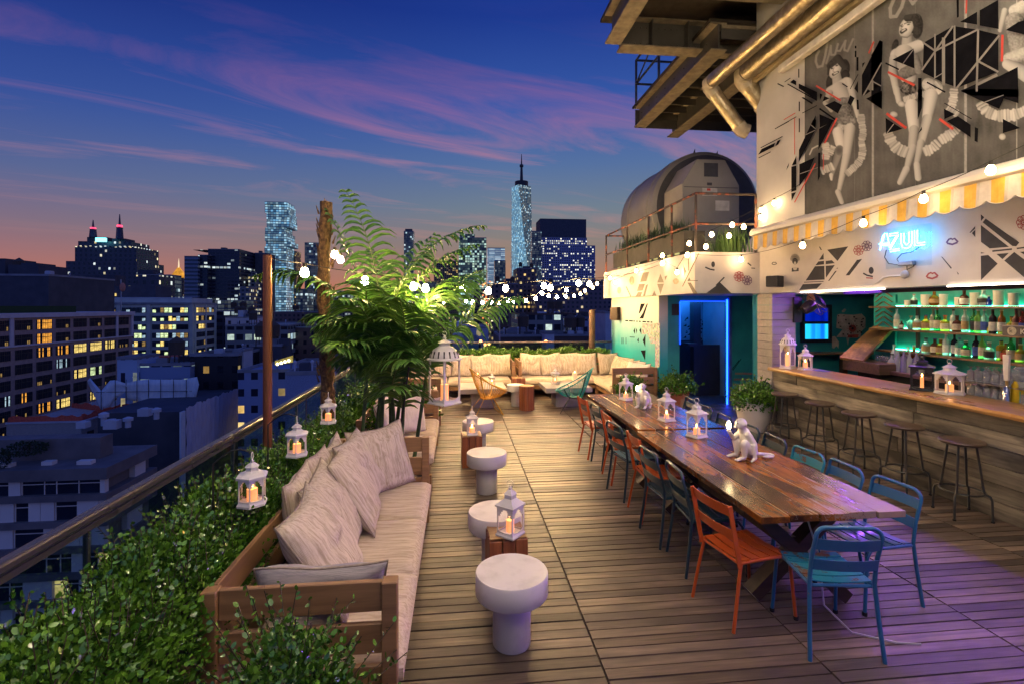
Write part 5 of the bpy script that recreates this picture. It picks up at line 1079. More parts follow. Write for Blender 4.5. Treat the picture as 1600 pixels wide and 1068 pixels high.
D([(770,300),(800,290),(950,300),(1040,285),(1085,330),(1085,440),(1040,480),(1030,545),(900,550),(760,545),(830,460),(760,445)], None, EY, 2, pm, Zp); D([(712,540),(745,535),(790,600),(785,670),(760,640),(735,668),(712,660)], None, EY, 2, pm, Zp); D([(820,255),(850,230),(872,240),(850,270),(825,270)], None, EY, 2, pm, Zp); D([(870,552),(905,552),(890,640),(880,600)], None, EY, 2, pm, Zp)
pm.build('paper', plain('poster_paper', (.46,.42,.38), (.3,.27,.25), .8, scale=9), t, world=True)
fl = MB(); fc = (940, 450)
for k in range(14): a = k*.4488; D([(fc[0]+18*math.cos(a-.3), fc[1]+18*math.sin(a-.3)), (fc[0]+72*math.cos(a), fc[1]+72*math.sin(a)), (fc[0]+18*math.cos(a+.3), fc[1]+18*math.sin(a+.3))], None, EY, 4, fl, Zp)
D(circ(fc, 40), None, EY, 4, fl, Zp); D([(890,520),(1010,515),(1000,552),(885,552)], None, EY, 4, fl, Zp); fl.build('flower_print', plain('poster_red', (.5,.09,.08), (.35,.06,.06), .7), t, world=True)
dm = MB(); rr = random.Random(2)
for i in range(26): x, y = rr.uniform(775, 1070), rr.uniform(305, 540); D(circ((x, y), rr.uniform(5, 14), rr.uniform(4, 12), 6), None, EY, 5, dm, Zp)
D(circ(fc, 14, n=8), None, EY, 6, dm, Zp); dm.build('print_spots', inkg, t, world=True)
a_ = atY(1256, 551, 8.95); b_ = atY(1340, 548, 8.95)
t = thing('wall_shelf', 'narrow wooden drinks shelf along the teal end wall', 'shelf', (a_.x, 9.0, a_.z))
MB().box(a_.x, 8.9, a_.z-.03, b_.x+.3, 9.195, a_.z).build('board', wood('shelf_wood', (.20,.11,.05), (.1,.055,.03), 0, .5), t, world=True)
lgm = plain('dark_wood_leg', (.05,.03,.02), None, .6)
for q in (.12, .9): MB().box(a_.x+q, 9.05, .01, a_.x+q+.09, 9.16, a_.z-.033).build('leg', lgm, t, world=True)
hp = [atY(1311, 557, 7.75), atY(1348, 563, 7.35), atY(1396, 512, 7.55), atY(1364, 509, 7.98)]
nrm = (hp[1]-hp[0]).cross(hp[3]-hp[0]).normalized()*.05
t = thing('bar_hatch', 'raised wooden bar hatch tilted open beside the bottle shelves', 'hatch', hp[0])
MB().add(hp+[p-nrm for p in hp], [(0,1,2,3),(7,6,5,4),(0,4,5,1),(1,5,6,2),(2,6,7,3),(3,7,4,0)]).build('board', wood('hatch_wood', (.54,.30,.08), (.22,.10,.03), 2, .4, .8, .1, .3, dark=(.1,.05,.02)), t, world=True, bevel=.006)
e = MB(); q = hp[0]; e.box(q.x+.05, q.y-.75, q.z-.2, q.x+.6, q.y-.02, q.z-.04); e.build('counter_end', wood('counter_end', (.16,.09,.06), (.08,.05,.03), 0, .4), t, world=True)
# ------------------------------------------------------------ roof railing, roof planters and tank
rustm = plain('rusted_rail', (.05,.035,.03), (.32,.08,.035), .6, scale=5, thr=(.5,.62))
t = thing('roof_railing', 'rusty red brown pipe railing on the canopy roof', 'railing', (BX+.05, BY+.1, 3.05))
m = MB(); xs0, ys0 = BX+.04, BY+.05
for z in (4.08, 3.55): m.tube([(xs0, 13.75, z), (xs0, ys0, z), (5.26, ys0, z)], .022, 8)
for y in (13.75, 12.0, 10.6, 9.4, ys0): m.tube([(xs0, y, 3.05), (xs0, y, 4.08)], .022, 8)
m.tube([(5.25, ys0, 3.05), (5.25, ys0, 4.08)], .022, 8); m.tube([(xs0, 13.75, 4.08), (7.5, 13.75, 4.08)], .02, 8); m.build('rail', rustm, t, world=True, smooth=50)
gm_ = plain('trough_grey', (.06,.055,.05), (.04,.038,.035), .8, scale=4)
t = thing('roof_trough', 'long dark grey planting trough behind the rusty railing', 'planter', (BX+.4, 11, 3.05))
MB().box(BX+.2, 9.2, 3.16, BX+.62, 13.6, 3.55).build('trough_wall', gm_, t, world=True)
m = MB()
for i in range(12): y = 9.4+i*.36; [m.box(BX+.19, y+j*.055, 3.07+k*.05, BX+.199, y+j*.055+.035, 3.10+k*.05) for j in range(4) for k in range(2) if i % 3 != 2]
m.build('lit_slots', emit('slot_light', (.9,.85,.35), .8), t, world=True)
rgl = leafmat('roof_grass', (.02,.05,.03), (.04,.09,.03), .5)
def tuft(name, label, c, h, n, seed, mt=None, cat='plant', w=.35, parent=None):
    rr = np.random.RandomState(seed); V = []; Fq = []
    for i in range(n):
        a = rr.uniform(0, 6.28); tl = rr.uniform(.1, .9); L_ = h*rr.uniform(.6, 1.1); b = np.array(c)+np.array((rr.normal(0, w*.4), rr.normal(0, w*.4), 0)); dv = np.array((math.cos(a), math.sin(a), 0)); sd = np.array((-dv[1], dv[0], 0))*.012; k = len(V)
        for q, f in enumerate((0, .5, 1)):
            p = b+dv*L_*tl*f*f*.7+np.array((0,0,L_*f*(1-.3*tl*f))); ww = sd*(1, .9, .08)[q]; V += [p-ww, p+ww]
        Fq += [(k,k+1,k+3,k+2),(k+2,k+3,k+5,k+4)]
    o = npmesh(name, np.array(V), np.array(Fq), mt or rgl, parent, world=bool(parent)); return tag(o, label, cat) if not parent else o
for i, (y, lb) in enumerate(((12.9,'grassy tuft at the far end of the roof trough'),(12.0,'grassy tuft behind the third railing post on the roof'),(11.0,'dark leafy tuft in the middle of the roof trough'),(10.0,'green tuft in the roof trough near the tank housing'))): tuft('roof_grass', lb, (BX+.42, y, 3.52), .4, 160, 30+i)
tuft('roof_fern', 'green plant below the tank at the right of the roof railing', (4.98, 8.75, 3.08), .5, 190, 41, leafmat('roof_fern_leaf', (.03,.09,.02), (.08,.15,.03), .5))
t = thing('roof_tank', 'large round grey tank with a gabled steel housing in front', 'tank', (5.95, 11.5, 3.05))
tkm = plain('tank_grey', (.24,.235,.22), (.18,.175,.165), .55, metal=.2, scale=1.2, thr=(.25,.8)); tkd = plain('tank_dark', (.05,.052,.06), None, .5)
Mt = Matrix.Translation((5.95, 11.5, 4.47)) @ Matrix.Rotation(rad(-90), 4, 'X')
MB().lathe([(.02,-.0),(1.28,-.0),(1.36,.06),(1.36,2.3),(1.22,2.75),(.8,3.05),(.02,3.15)], n=64, M=Mt).build('drum', tkm, t, world=True, smooth=45)
MB().lathe([(.02,-.02),(1.26,-.02),(1.26,-.005)], n=64, M=Mt).build('drum_end', tkd, t, world=True)
m = MB(); m.lathe([(1.365,.35),(1.38,.36),(1.38,.44),(1.365,.45)], n=64, M=Mt); m.lathe([(1.365,1.75),(1.38,1.76),(1.38,1.84),(1.365,1.85)], n=64, M=Mt); m.build('drum_band', tkm, t, world=True)
h0, h1 = atY(1066, 390, 10.5), atY(1155, 251, 10.5); hx0, hx1, hz1 = h0.x, h1.x, h1.z
sh = [(hx0,3.06),(hx1,3.06),(hx1,hz1-.55),(hx1-.33,hz1),(hx0+.33,hz1),(hx0,hz1-.55)]
hs_ = plain('housing_steel', (.30,.285,.25), (.24,.23,.2), .5, metal=.15, scale=1.5)
MB().prism(sh, lambda x, z, q: (x, 11.48 if q else 10.5, z)).build('housing', hs_, t, world=True, bevel=.01)
m = MB(); c = (hx0+hx1)/2; m.box(c-.16, 10.49, hz1-.38, c+.16, 10.498, hz1-.08)
m.build('vent', tkd, t, world=True)
m = MB(); m.box(hx0+.04, 10.492, hz1-.62, hx1-.04, 10.499, hz1-.607); m.box(c-.09, 10.49, hz1-.57, c+.02, 10.499, hz1-.51); m.build('door_seam', tkd, t, world=True)
m = MB(); m.box(c-.20, 10.485, hz1-.80, c+.14, 10.492, hz1-.63); m.box(c+.10, 10.485, hz1-1.12, c+.42, 10.492, hz1-.90); m.build('paper_notice', plain('notice_paper', (.62,.6,.56), None, .7), t, world=True)
m = MB(); m.box(c-.10, 10.48, hz1-.69, c-.02, 10.4845, hz1-.64); m.build('notice_mark', redp, t, world=True)
m = MB(); m.prism([(-.05,0),(.05,0),(.05,.16),(0,.10)], lambda x, z, q: (5.72+x*.6, 11.7+q*.02, 5.78+z)); m.prism([(-.05,0),(.05,0),(.05,.16),(0,.10)], lambda x, z, q: (6.3+x*.6, 11.7+q*.02, 5.75+z)); m.build('lifting_lug', tkd, t, world=True)
# ------------------------------------------------------------ steel platforms high over the terrace
stl = plain('painted_steel', (.075,.07,.065), (.045,.042,.04), .5, scale=2, thr=(.3,.7)); stb = plain('steel_flange', (.24,.20,.135), (.15,.12,.085), .65, scale=7); und = plain('platform_underside', (.035,.026,.02), (.02,.015,.012), .8)
def ibeam(mb, mf, p, q, h=.42, w=.3, tk=.03):
    p, q = Vector(p), Vector(q); up = Vector((0,0,1)); mb.bar(p+up*h/2, q+up*h/2, tk, h-2*tk-.004); mf.bar(p+up*tk/2, q+up*tk/2, w, tk); mf.bar(p+up*(h-tk/2), q+up*(h-tk/2), w, tk)
t = thing('upper_platform', 'overhead steel platform at the top edge with broad rusty flanges', 'platform', (2.9, 9.2, 6.95))
mb, mf = MB(), MB(); z = 6.95
ibeam(mb, mf, (2.85, 9.05, z), (2.85, -1, z), .55); ibeam(mb, mf, (3.02, 9.2, z), (8.5, 9.2, z), .55); ibeam(mb, mf, (3.02, 7.6, z+.12), (8.5, 7.6, z+.12), .4); ibeam(mb, mf, (3.02, 5.9, z+.12), (8.5, 5.9, z+.12), .4)
for x_ in (3.6,4.3,5.0): mb.box(x_, 9.02, z+.035, x_+.02, 9.18, z+.51)
for y_ in (8.3,7.0,5.7): mb.box(2.87, y_, z+.035, 3.0, y_+.02, z+.51)
for i in range(22):
    for j in (0, 1): mb.ball((3.2+i*.12, 9.184, z+.12+j*.3), .016, 6, 4)
mb.build('beam_web', stl, t, world=True); mf.build('beam_flange', stb, t, world=True); MB().box(2.7, -1, z+.56, 8.5, 9.35, z+.62).build('deck_plate', und, t, world=True)
t = thing('lower_platform', 'steel gantry platform with joists above the roof tank', 'platform', (4.5, 12.4, 6.65))
mb, mf = MB(), MB(); z = 6.66
ibeam(mb, mf, (4.62, 12.4, z), (4.62, 8.5, z), .5); ibeam(mb, mf, (5.62, 12.7, z-.12), (5.62, 8.5, z-.12), .5)
for i in range(9): mf.bar((4.66, 12.35-i*.48, z+.42), (9, 12.35-i*.48, z+.42), .07, .06); mb.bar((4.66, 12.35-i*.48, z+.30), (9, 12.35-i*.48, z+.30), .02, .18)
mb.box(4.5, 12.4, z+.0, 9, 12.43, z+.45)
for k in range(8):
    for j in range(2): mb.ball((4.598, 12.2-k*.47, z+.17+j*.14), .018, 6, 4)
mb.build('beam_web', stl, t, world=True); mf.build('beam_flange', stb, t, world=True); MB().box(4.45, 8.5, z+.51, 9, 12.5, z+.56).build('deck_plate', und, t, world=True)
gr = plain('guard_rail_blue', (.03,.04,.06), None, .5)
t = thing('platform_guard', 'thin guard rail frame standing on the gantry platform edge', 'railing', (4.5, 12.4, 7.2))
m = MB()
for y in (12.35, 10.9, 9.6): m.tube([(4.5, y, 7.2), (4.5, y, 8.35)], .03, 6)
for z in (7.75, 8.35): m.tube([(4.5, 12.35, z), (4.5, 8.6, z)], .028, 6); m.tube([(4.5, 12.35, z), (6.2, 12.35, z)], .028, 6)
m.tube([(4.5, 12.35, 7.75), (4.5, 10.9, 8.35)], .02, 6); m.tube([(6.2, 12.35, 7.2), (6.2, 12.35, 8.35)], .03, 6); m.build('rail', gr, t, world=True)
# ------------------------------------------------------------ soft furniture
teak = wood('teak', (.30,.165,.075), (.17,.09,.04), 0, .5, .9, .15, .25); teakY = wood('teak_long', (.30,.165,.075), (.17,.09,.04), 1, .5, .9, .15, .25)
def fabric(name, c1, c2, ax=1):
    m, t, b = newmat(name); g = node(t, 'ShaderNodeNewGeometry'); st = [30, 30, 30]; st[ax] = 2.5
    v = coords(t, st); n = tnoise(t, v, 1.6, 6, .7, .3); w = tnoise(t, coords(t), 5, 2)
    wv = node(t, 'ShaderNodeTexWave', wave_type='BANDS', bands_direction='X' if ax == 1 else 'Y'); wv.inputs['Scale'].default_value = 95; wv.inputs['Distortion'].default_value = 1.2; t.links.new(coords(t), wv.inputs['Vector'])
    col = mixc(t, rampn(t, n, [(.42, 0.0), (.64, 1.0)]), c4(c1), c4(c2)); t.links.new(col, b.inputs['Base Color']); b.inputs['Roughness'].default_value = .95; b.inputs['Specular IOR Level'].default_value = .15
    b.inputs['Sheen Weight'].default_value = .15
    h = M_(t, 'ADD', n, M_(t, 'MULTIPLY', wv.outputs['Fac'], .35)); bumpn(t, b, M_(t, 'ADD', h, M_(t, 'MULTIPLY', w, 2.5)), .25, .006); return m
fabP = fabric('striped_linen', (.63,.54,.42), (.36,.285,.20), 1); fabS = fabric('seat_linen', (.62,.52,.38), (.40,.31,.21), 0); fabG = fabric('grey_linen', (.34,.31,.30), (.20,.19,.20), 0); fabW = fabric('white_linen', (.66,.62,.56), (.56,.52,.46), 1)
def pillow_mesh(name, w, h, th, mat, seed=0, n=18):
    V = []; F = []
    for side in (1, -1):
        for i in range(n+1):
            for j in range(n+1):
                u, v = -1+2*i/n, -1+2*j/n
                e = (max(0, 1-abs(u)**3.2)*max(0, 1-abs(v)**3.2))**.55
                x = w/2*u*(1-.05*(1-v*v)); y = h/2*v*(1-.05*(1-u*u)); z = side*th/2*e
                q = Vector((u*1.7, v*1.7, seed*3.1+side)); z += e*.028*noise.noise(q)+e*.016*noise.noise(q*2.6)
                y += .02*noise.noise(Vector((u*1.2, seed, 7)))-(.03*(v > 0)*(1-abs(u))*(.5+.5*math.sin(seed*1.7)))
                V.append((x, y, z))
    for sdx in (0, 1):
        o = sdx*(n+1)**2
        for i in range(n):
            for j in range(n):
                q = (o+i*(n+1)+j, o+(i+1)*(n+1)+j, o+(i+1)*(n+1)+j+1, o+i*(n+1)+j+1); F.append(q if sdx == 0 else q[::-1])
    me = bpy.data.meshes.new(name); me.from_pydata(V, [], F); me.materials.append(mat); me.polygons.foreach_set('use_smooth', [True]*len(F)); 
    bmx = __import__('bmesh').new(); bmx.from_mesh(me); __import__('bmesh').ops.remove_doubles(bmx, verts=bmx.verts, dist=.0008); bmx.to_mesh(me); bmx.free(); me.update(); return me
pipm = plain('linen_piping', (.34,.28,.21), (.26,.21,.16), .95, scale=60)
def pillow(label, loc, face, lean, roll=0.0, w=.52, h=.5, th=.17, mat=None, seed=0, group='scatter cushions on the sofas', cat='cushion'):
    """stands on its lower edge at loc, its front turned towards bearing 'face' (degrees from +X), leaning back by 'lean' degrees"""
    o = bpy.data.objects.new('cushion', pillow_mesh('cushion', w, h, th, mat or fabP, seed)); COL.objects.link(o)
    Rm = Matrix.Rotation(rad(face+90), 4, 'Z') @ Matrix.Rotation(rad(90-lean), 4, 'X') @ Matrix.Rotation(rad(roll), 4, 'Z')
    o.matrix_basis = Matrix.Translation(Vector(loc)+Vector((0,0,h/2*math.cos(rad(lean))*(1+.3*abs(math.sin(rad(roll))))))) @ Rm
    seam = []; n = 9
    for u, v in [(-1+2*i/n, -1) for i in range(n)]+[(1, -1+2*i/n) for i in range(n)]+[(1-2*i/n, 1) for i in range(n)]+[(-1, 1-2*i/n) for i in range(n)]:
        y = h/2*v*(1-.05*(1-u*u))+.02*noise.noise(Vector((u*1.2, seed, 7)))-(.03*(v > 0)*(1-abs(u))*(.5+.5*math.sin(seed*1.7))); seam.append((w/2*u*(1-.05*(1-v*v)), y, 0))
    MB().tube(seam, .0055, 6, closed=True).build('piping', pipm, o, smooth=60)
    return tag(o, label, cat, group)
def cushion_block(name, x0, y0, z0, x1, y1, z1, mat, parent, seed=0):
    n = 14; V = []; F = []; cx_, cy_, cz = (x0+x1)/2, (y0+y1)/2, (z0+z1)/2; a, b_, c = (x1-x0)/2, (y1-y0)/2, (z1-z0)/2
    m = MB()
    for side in (1, -1):
        for i in range(n+1):
            for j in range(n+1):
                u, v = -1+2*i/n, -1+2*j/n; u = math.copysign(abs(u)**.7, u); v = math.copysign(abs(v)**.7, v)
                e = (max(0, 1-abs(u)**10)*max(0, 1-abs(v)**10))**.4
                q = Vector((u*1.5, v*1.5, seed)); V.append((cx_+a*u, cy_+b_*v, cz+side*c*(.40+.60*e)+side*e*.012*noise.noise(q)+(side > 0)*e*.012))
    N1 = (n+1)**2
    for sdx in (0, 1):
        for i in range(n):
            for j in range(n):
                q = (sdx*N1+i*(n+1)+j, sdx*N1+(i+1)*(n+1)+j, sdx*N1+(i+1)*(n+1)+j+1, sdx*N1+i*(n+1)+j+1); F.append(q if sdx == 0 else q[::-1])
    edge = [i*(n+1) for i in range(n+1)]+[n*(n+1)+j for j in range(1, n+1)]+[i*(n+1)+n for i in range(n-1, -1, -1)]+[j for j in range(n-1, 0, -1)]
    for k in range(len(edge)): p, q = edge[k], edge[(k+1) % len(edge)]; F.append((p, p+N1, q+N1, q))
    m.add(V, F); 
    o = m.build(name, mat, parent, world=True, smooth=50)
    pp = MB(); zz = (z0+z1)/2
    return o
def slats_x(name, x0, x1, y, z0, z1, n, parent, mat, th=.028, gap=.055):
    h = (z1-z0-gap*(n-1))/n; m = MB()
    for i in range(n): m.box(x0, y, z0+i*(h+gap), x1, y+th, z0+i*(h+gap)+h)
    return m.build(name, mat, parent, world=True, bevel=.004)
def sofa(label, x0, x1, y0, y1, back, arms, seams_, group=None, zarm=.83, seat=.42, legs=True):
    """back: side of the backrest ('-x','+y','+x'); arms: list of sides with slatted arm panels"""
    t = thing('teak_sofa', label, 'sofa', ((x0+x1)/2, (y0+y1)/2, 0), 0, group)
    ps = .07; m = MB(); m.box(x0+.02, y0+.02, .19, x1-.02, y1-.02, .27); m.build('seat_frame', teakY if back in ('-x','+x') else teak, t, world=True, bevel=.004)
    for (px, py) in ((x0,y0),(x1-ps,y0),(x0,y1-ps),(x1-ps,y1-ps)):
        sides = (('-x' if px == x0 else '+x'), ('-y' if py == y0 else '+y')); hgt = zarm if any(q in arms or q == back for q in sides) else .19
        MB().box(px, py, 0, px+ps, py+ps, hgt).build('post', teak, t, world=True, bevel=.004)
    for sd in arms+[back]:
        if sd in ('-y','+y'): yy = y0+.02 if sd == '-y' else y1-.05; slats_x('slat', x0+ps+.001, x1-ps-.001, yy, .30, zarm, 3, t, teak)
        else:
            xx = x0+.02 if sd == '-x' else x1-.05; h = .14; m = MB()
            for i in range(3): m.box(xx, y0+ps+.001, .30+i*.195, xx+.028, y1-ps-.001, .30+i*.195+h)
            m.build('slat', teakY, t, world=True, bevel=.004)
    bx0, bx1, by0, by1 = x0, x1, y0, y1
    if back == '-x': bx0 += .09
    if back == '+x': bx1 -= .09
    if back == '+y': by1 -= .09
    if '-y' in arms: by0 += .075
    if '+y' in arms: by1 -= .075
    if '-x' in arms: bx0 += .075
    if '+x' in arms: bx1 -= .075
    lim = [(by0 if back in ('-x','+x') else bx0)]+seams_+[(by1 if back in ('-x','+x') else bx1)]
    for i in range(len(lim)-1):
        if back in ('-x','+x'): cushion_block('seat_cushion', bx0-.0+(-.02 if back == '+x' else 0), lim[i]+.007, .272, bx1+(.02 if back == '-x' else 0), lim[i+1]-.007, seat, fabS, t, i)
        else: cushion_block('seat_cushion', lim[i]+.004, by0-.02, .272, lim[i+1]-.004, by1, seat, fabS, t, i)
    return t
SA = sofa('nearest teak sofa with slatted arm behind the leafy foreground bush', -1.14, -.28, 2.36, 5.02, '-x', ['-y','+y'], [3.28, 4.08])
SB = sofa('second teak sofa behind the palm stems with slatted far arm', -1.14, -.30, 5.78, 7.76, '-x', ['+y'], [6.7])
SC_ = sofa('corner teak sofa run against the far left planter', -1.14, -.30, 8.98, 11.52, '-x', ['-y'], [10.2])
SD = sofa('back teak sofa left of the wooden divider', -1.14, 1.32, 11.55, 12.45, '+y', ['+x'], [-.25, .5])
SE = sofa('back teak sofa right of the wooden divider', 1.40, 4.15, 11.55, 12.45, '+y', ['-x'], [2.3, 3.2])
SF = sofa('teak sofa along the turquoise faded wall with slatted near arm', 3.20, 4.16, 10.15, 11.53, '+x', ['-y'], [])
# scatter cushions, near sofa first (each leans on the slatted back, fronts turned to the deck)
z = .43
pillow('big beige streaked cushion nearest the camera on the near sofa', (-.78, 3.04, z), 4, 33, 0, .70, .64, .21, seed=1)
pillow('beige cushion second from the near arm on the near sofa', (-.85, 3.56, z), 2, 29, 2, .66, .61, .19, seed=2)
pillow('beige cushion third from the near arm on the near sofa', (-.79, 4.02, z), 6, 32, -2, .64, .62, .19, seed=3)
pillow('beige cushion fourth from the near arm leaning sideways on the near sofa', (-.83, 4.45, z), -8, 26, 2, .60, .61, .18, seed=4)
pillow('tilted beige cushion against the far arm of the near sofa', (-.70, 4.72, z), -48, 20, 3, .60, .60, .17, seed=5)
pillow('small beige cushion showing its back behind the second one over the hedge', (-1.03, 3.45, z+.10), 0, 8, 2, .5, .48, .14, seed=6)
pillow('small beige cushion showing its back above the hedge near the lantern', (-1.03, 3.9, z+.10), 0, 8, -3, .5, .48, .14, seed=7)
pillow('small beige cushion showing its back furthest along the near sofa', (-1.02, 4.36, z+.08), 0, 10, 4, .48, .48, .14, seed=8)
pillow('long grey lumbar cushion lying along the near slatted arm', (-.66, 2.56, z+.14), 93, 18, 2, .62, .30, .15, fabG, seed=9)
pillow('pale cushion behind the palm stems on the second sofa', (-.84, 6.35, z), -14, 20, 6, .56, .56, .18, fabW, seed=10)
pillow('pale cushion with a peaked corner at the front of the second sofa', (-.66, 6.78, z), -42, 16, -6, .58, .56, .16, fabW, seed=11)
pillow('pale cushion squeezed behind its neighbours on the second sofa', (-.92, 7.2, z), -8, 18, 3, .54, .54, .16, fabW, seed=12)
xs = [-.92,-.42,.10,.56,1.02]; ds = ['far left beige cushion at the corner of the back sofa','beige cushion second from the corner on the back sofa','beige cushion behind the hanging lantern on the back sofa','beige cushion right of the hanging lantern on the back sofa','beige cushion against the left side of the wooden divider']
for i, (x, d_) in enumerate(zip(xs, ds)): pillow(d_, (x, 12.18-.02*(i % 2), z), -88+(i*37 % 13)-6, 18, (i*29 % 11)-5, .54, .54, .17, seed=20+i)
xs = [1.76,2.26,2.70,3.14,3.72]; ds = ['beige cushion against the right side of the wooden divider','beige cushion second right of the divider on the back sofa','narrow beige cushion in the middle of the right back sofa','beige cushion with raised corner behind the teal chair','square beige cushion at the right corner of the back sofa']
for i, (x, d_) in enumerate(zip(xs, ds)): pillow(d_, (x, 12.16-.03*(i % 2), z), -90+(i*41 % 15)-7, 18, (i*31 % 11)-4, .54, .55, .17, seed=30+i)
for i, (y, d_) in enumerate(((11.75,'furthest beige cushion leaning against the turquoise wall'),(11.4,'beige cushion second furthest along the turquoise wall'),(11.05,'beige cushion third along the turquoise wall'),(10.7,'whitish cushion fourth along the turquoise wall'),(10.42,'whitish cushion nearest the slatted arm by the turquoise wall'))):
    pillow(d_, (3.86, y, z), 180+28, 22, (i*17 % 9)-4, .5, .5, .15, fabW if i > 2 else fabP, seed=40+i)
# ------------------------------------------------------------ planting between the sofas
def bush(name, label, c, r, n, leaf, seed, sc=(1,1,1), lm=boxl, pot=None, cat='shrub'):
    t = thing(name, label, cat, (c[0], c[1], c[2])); rr = np.random.RandomState(seed); d = rr.normal(size=(n, 3)); d /= np.linalg.norm(d, axis=1)[:, None]; d[:, 2] = np.abs(d[:, 2])*1.0-.25*(rr.rand(n) < .3)
    lump = np.array([1+.28*noise.noise(Vector(x*1.8)+Vector((seed,)*3)) for x in d])[:, None]; p = d*lump*(1-np.abs(rr.normal(0, .2, (n, 1))))*r*np.array(sc)+np.array(c)
    V, Fq = leaves(p, d*.7, leaf, rr); npmesh('foliage', V, Fq, lm, t, world=True)
    pv, pn, mb = [], [], MB()
    for i in range(max(14, n//80)):
        q = rr.normal(size=3); q /= np.linalg.norm(q); q[2] = abs(q[2])+.15; b_ = np.array(c)+q*r*np.array(sc)*.75; e = b_+(q+rr.normal(0, .3, 3))*r*.42; mb.tube([b_, e], .0025, 3, cap=False)
        for f in np.linspace(.1, 1, 13): pv.append(b_+(e-b_)*f); pn.append(rr.normal(0, 1, 3)+(0,0,.5))
    V, Fq = leaves(np.array(pv), np.array(pn)*.5, leaf*.9, rr); npmesh('sprig', V, Fq, lm, t, world=True)
    for i in range(7): a = i*.9; mb.tube([(c[0], c[1], c[2]-.02), (c[0]+math.cos(a)*r*.5*sc[0], c[1]+math.sin(a)*r*.5*sc[1], c[2]+r*.6)], .007, 5, cap=False)
    mb.build('stem', twig, t, world=True); return t
bush('foreground_bush', 'leafy green bush in front of the near sofa arm', (-.64, 2.03, .36), .44, 5200, .027, 2, (.66,.48,1.12))
def trough(label, x0, y0, x1, y1, h, mat=plw):
    t = thing('planter_box', label, 'planter', ((x0+x1)/2, (y0+y1)/2, 0)); m = MB()
    for q in ((x0,y0,x1,y0+.03),(x0,y1-.03,x1,y1),(x0,y0+.03,x0+.03,y1-.03),(x1-.03,y0+.03,x1,y1-.03)): m.box(q[0], q[1], .002, q[2], q[3], h)
    m.build('board', mat, t, world=True); MB().box(x0+.032, y0+.032, h-.1, x1-.032, y1-.032, h-.05).build('soil', soil, t, world=True); return t
trough('wooden planter box holding the foreground bush', -1.05, 1.75, -.3, 2.28, .42)
trough('wooden planter box holding the palm between two sofas', -1.15, 5.08, -.62, 5.72, .42)
trough('wooden planter box with shrubs beyond the second sofa', -1.14, 8.02, -.32, 8.72, .42)
bush('planter_shrub', 'low dark shrub in the planter beyond the second sofa', (-.72, 8.4, .4), .42, 2600, .05, 6, (.95,.6,.95))
bush('tall_planter_shrub', 'leafy shrub under the palm left of the second sofa', (-1.28, 6.6, .5), .5, 2600, .05, 7, (.6,1.3,1.0))
# ------------------------------------------------------------ areca palm
palm_l = leafmat('palm_leaflet', (.03,.115,.022), (.125,.25,.035), .38, spec=.4); palm_s = plain('palm_cane', (.05,.10,.03), (.03,.06,.02), .5, scale=9, stretch=(1,1,3)); rach = plain('palm_rachis', (.12,.17,.04), None, .5)
pt = thing('areca_palm', 'big arching areca palm with many canes between the two sofas', 'palm', (-.9, 5.4, .4))
def frond(base, direc, L_, lift, droop, seed, lw=.44):
    rr = random.Random(seed); base = Vector(base); dv = Vector(direc).normalized(); pts = []; n = 26; p = base.copy(); ang = lift
    for i in range(n+1):
        pts.append(p.copy()); f = i/n; a = ang-droop*f**1.3; p = p+(dv*math.cos(a)+Vector((0,0,math.sin(a))))*L_/n
    m = MB(); m.mi = 1; m.tube(pts, [.009*(1-.85*i/n)+.0015 for i in range(n+1)], 5); m.mi = 0
    side0 = dv.cross(Vector((0,0,1))).normalized(); tw = rr.uniform(-.5, .5)
    for i in range(4, n+1):
        for k in (0,):
            if i+k > n: continue
            f = (i+k)/n; q = pts[i].lerp(pts[min(i+1, n)], k); tg = (pts[min(i+1, n)]-pts[max(i-1, 0)]).normalized(); up = side0.cross(tg).normalized()
            side = (side0*math.cos(tw)+up*math.sin(tw)); upn = tg.cross(side) if tg.cross(side).z > 0 else side.cross(tg)
            ll = lw*(math.sin(math.pi*min(1, (f-.12)/.9)**.7)*.85+.18)*rr.uniform(.85, 1.12)
            for s_ in (-1, 1):
                out = (side*s_*.82+tg*rr.uniform(.5, .8)+upn*rr.uniform(.12, .4)).normalized(); pp = [q]; dd = out.copy()
                for j in range(4): dd = (dd+Vector((0,0,-.22-.10*j))).normalized(); pp.append(pp[-1]+dd*ll/4)
                wv = [.007, .016, .0155, .010, .0008]; vs = []
                for j in range(5):
                    tt = (pp[min(j+1,4)]-pp[max(j-1,0)]).normalized(); wd = tt.cross(upn).normalized()
                    vs += [pp[j]-wd*wv[j]*1.15, pp[j]-upn*wv[j]*.5, pp[j]+wd*wv[j]*1.15]
                m.add(vs, [(3*j+c_, 3*j+c_+1, 3*j+c_+4, 3*j+c_+3) for j in range(4) for c_ in (0, 1)])
    return m
canes = []
rr = random.Random(14)
for i in range(9):
    bx, by = -.98+.05*(i % 4)+rr.uniform(-.03, .03)+(.045*i), 5.28+.26*((i*5 % 9)/8); h = rr.uniform(.8, 1.35); e = Vector((bx+rr.uniform(-.08, .16), by+rr.uniform(-.1, .1), .42+h)); canes.append(e)
    MB().tube([Vector((bx, by, .36)).lerp(e, f/8) for f in range(9)], [.021-.006*f/8+(.003 if f % 2 else 0) for f in range(9)], 10).build('cane', palm_s, pt, world=True, smooth=50)
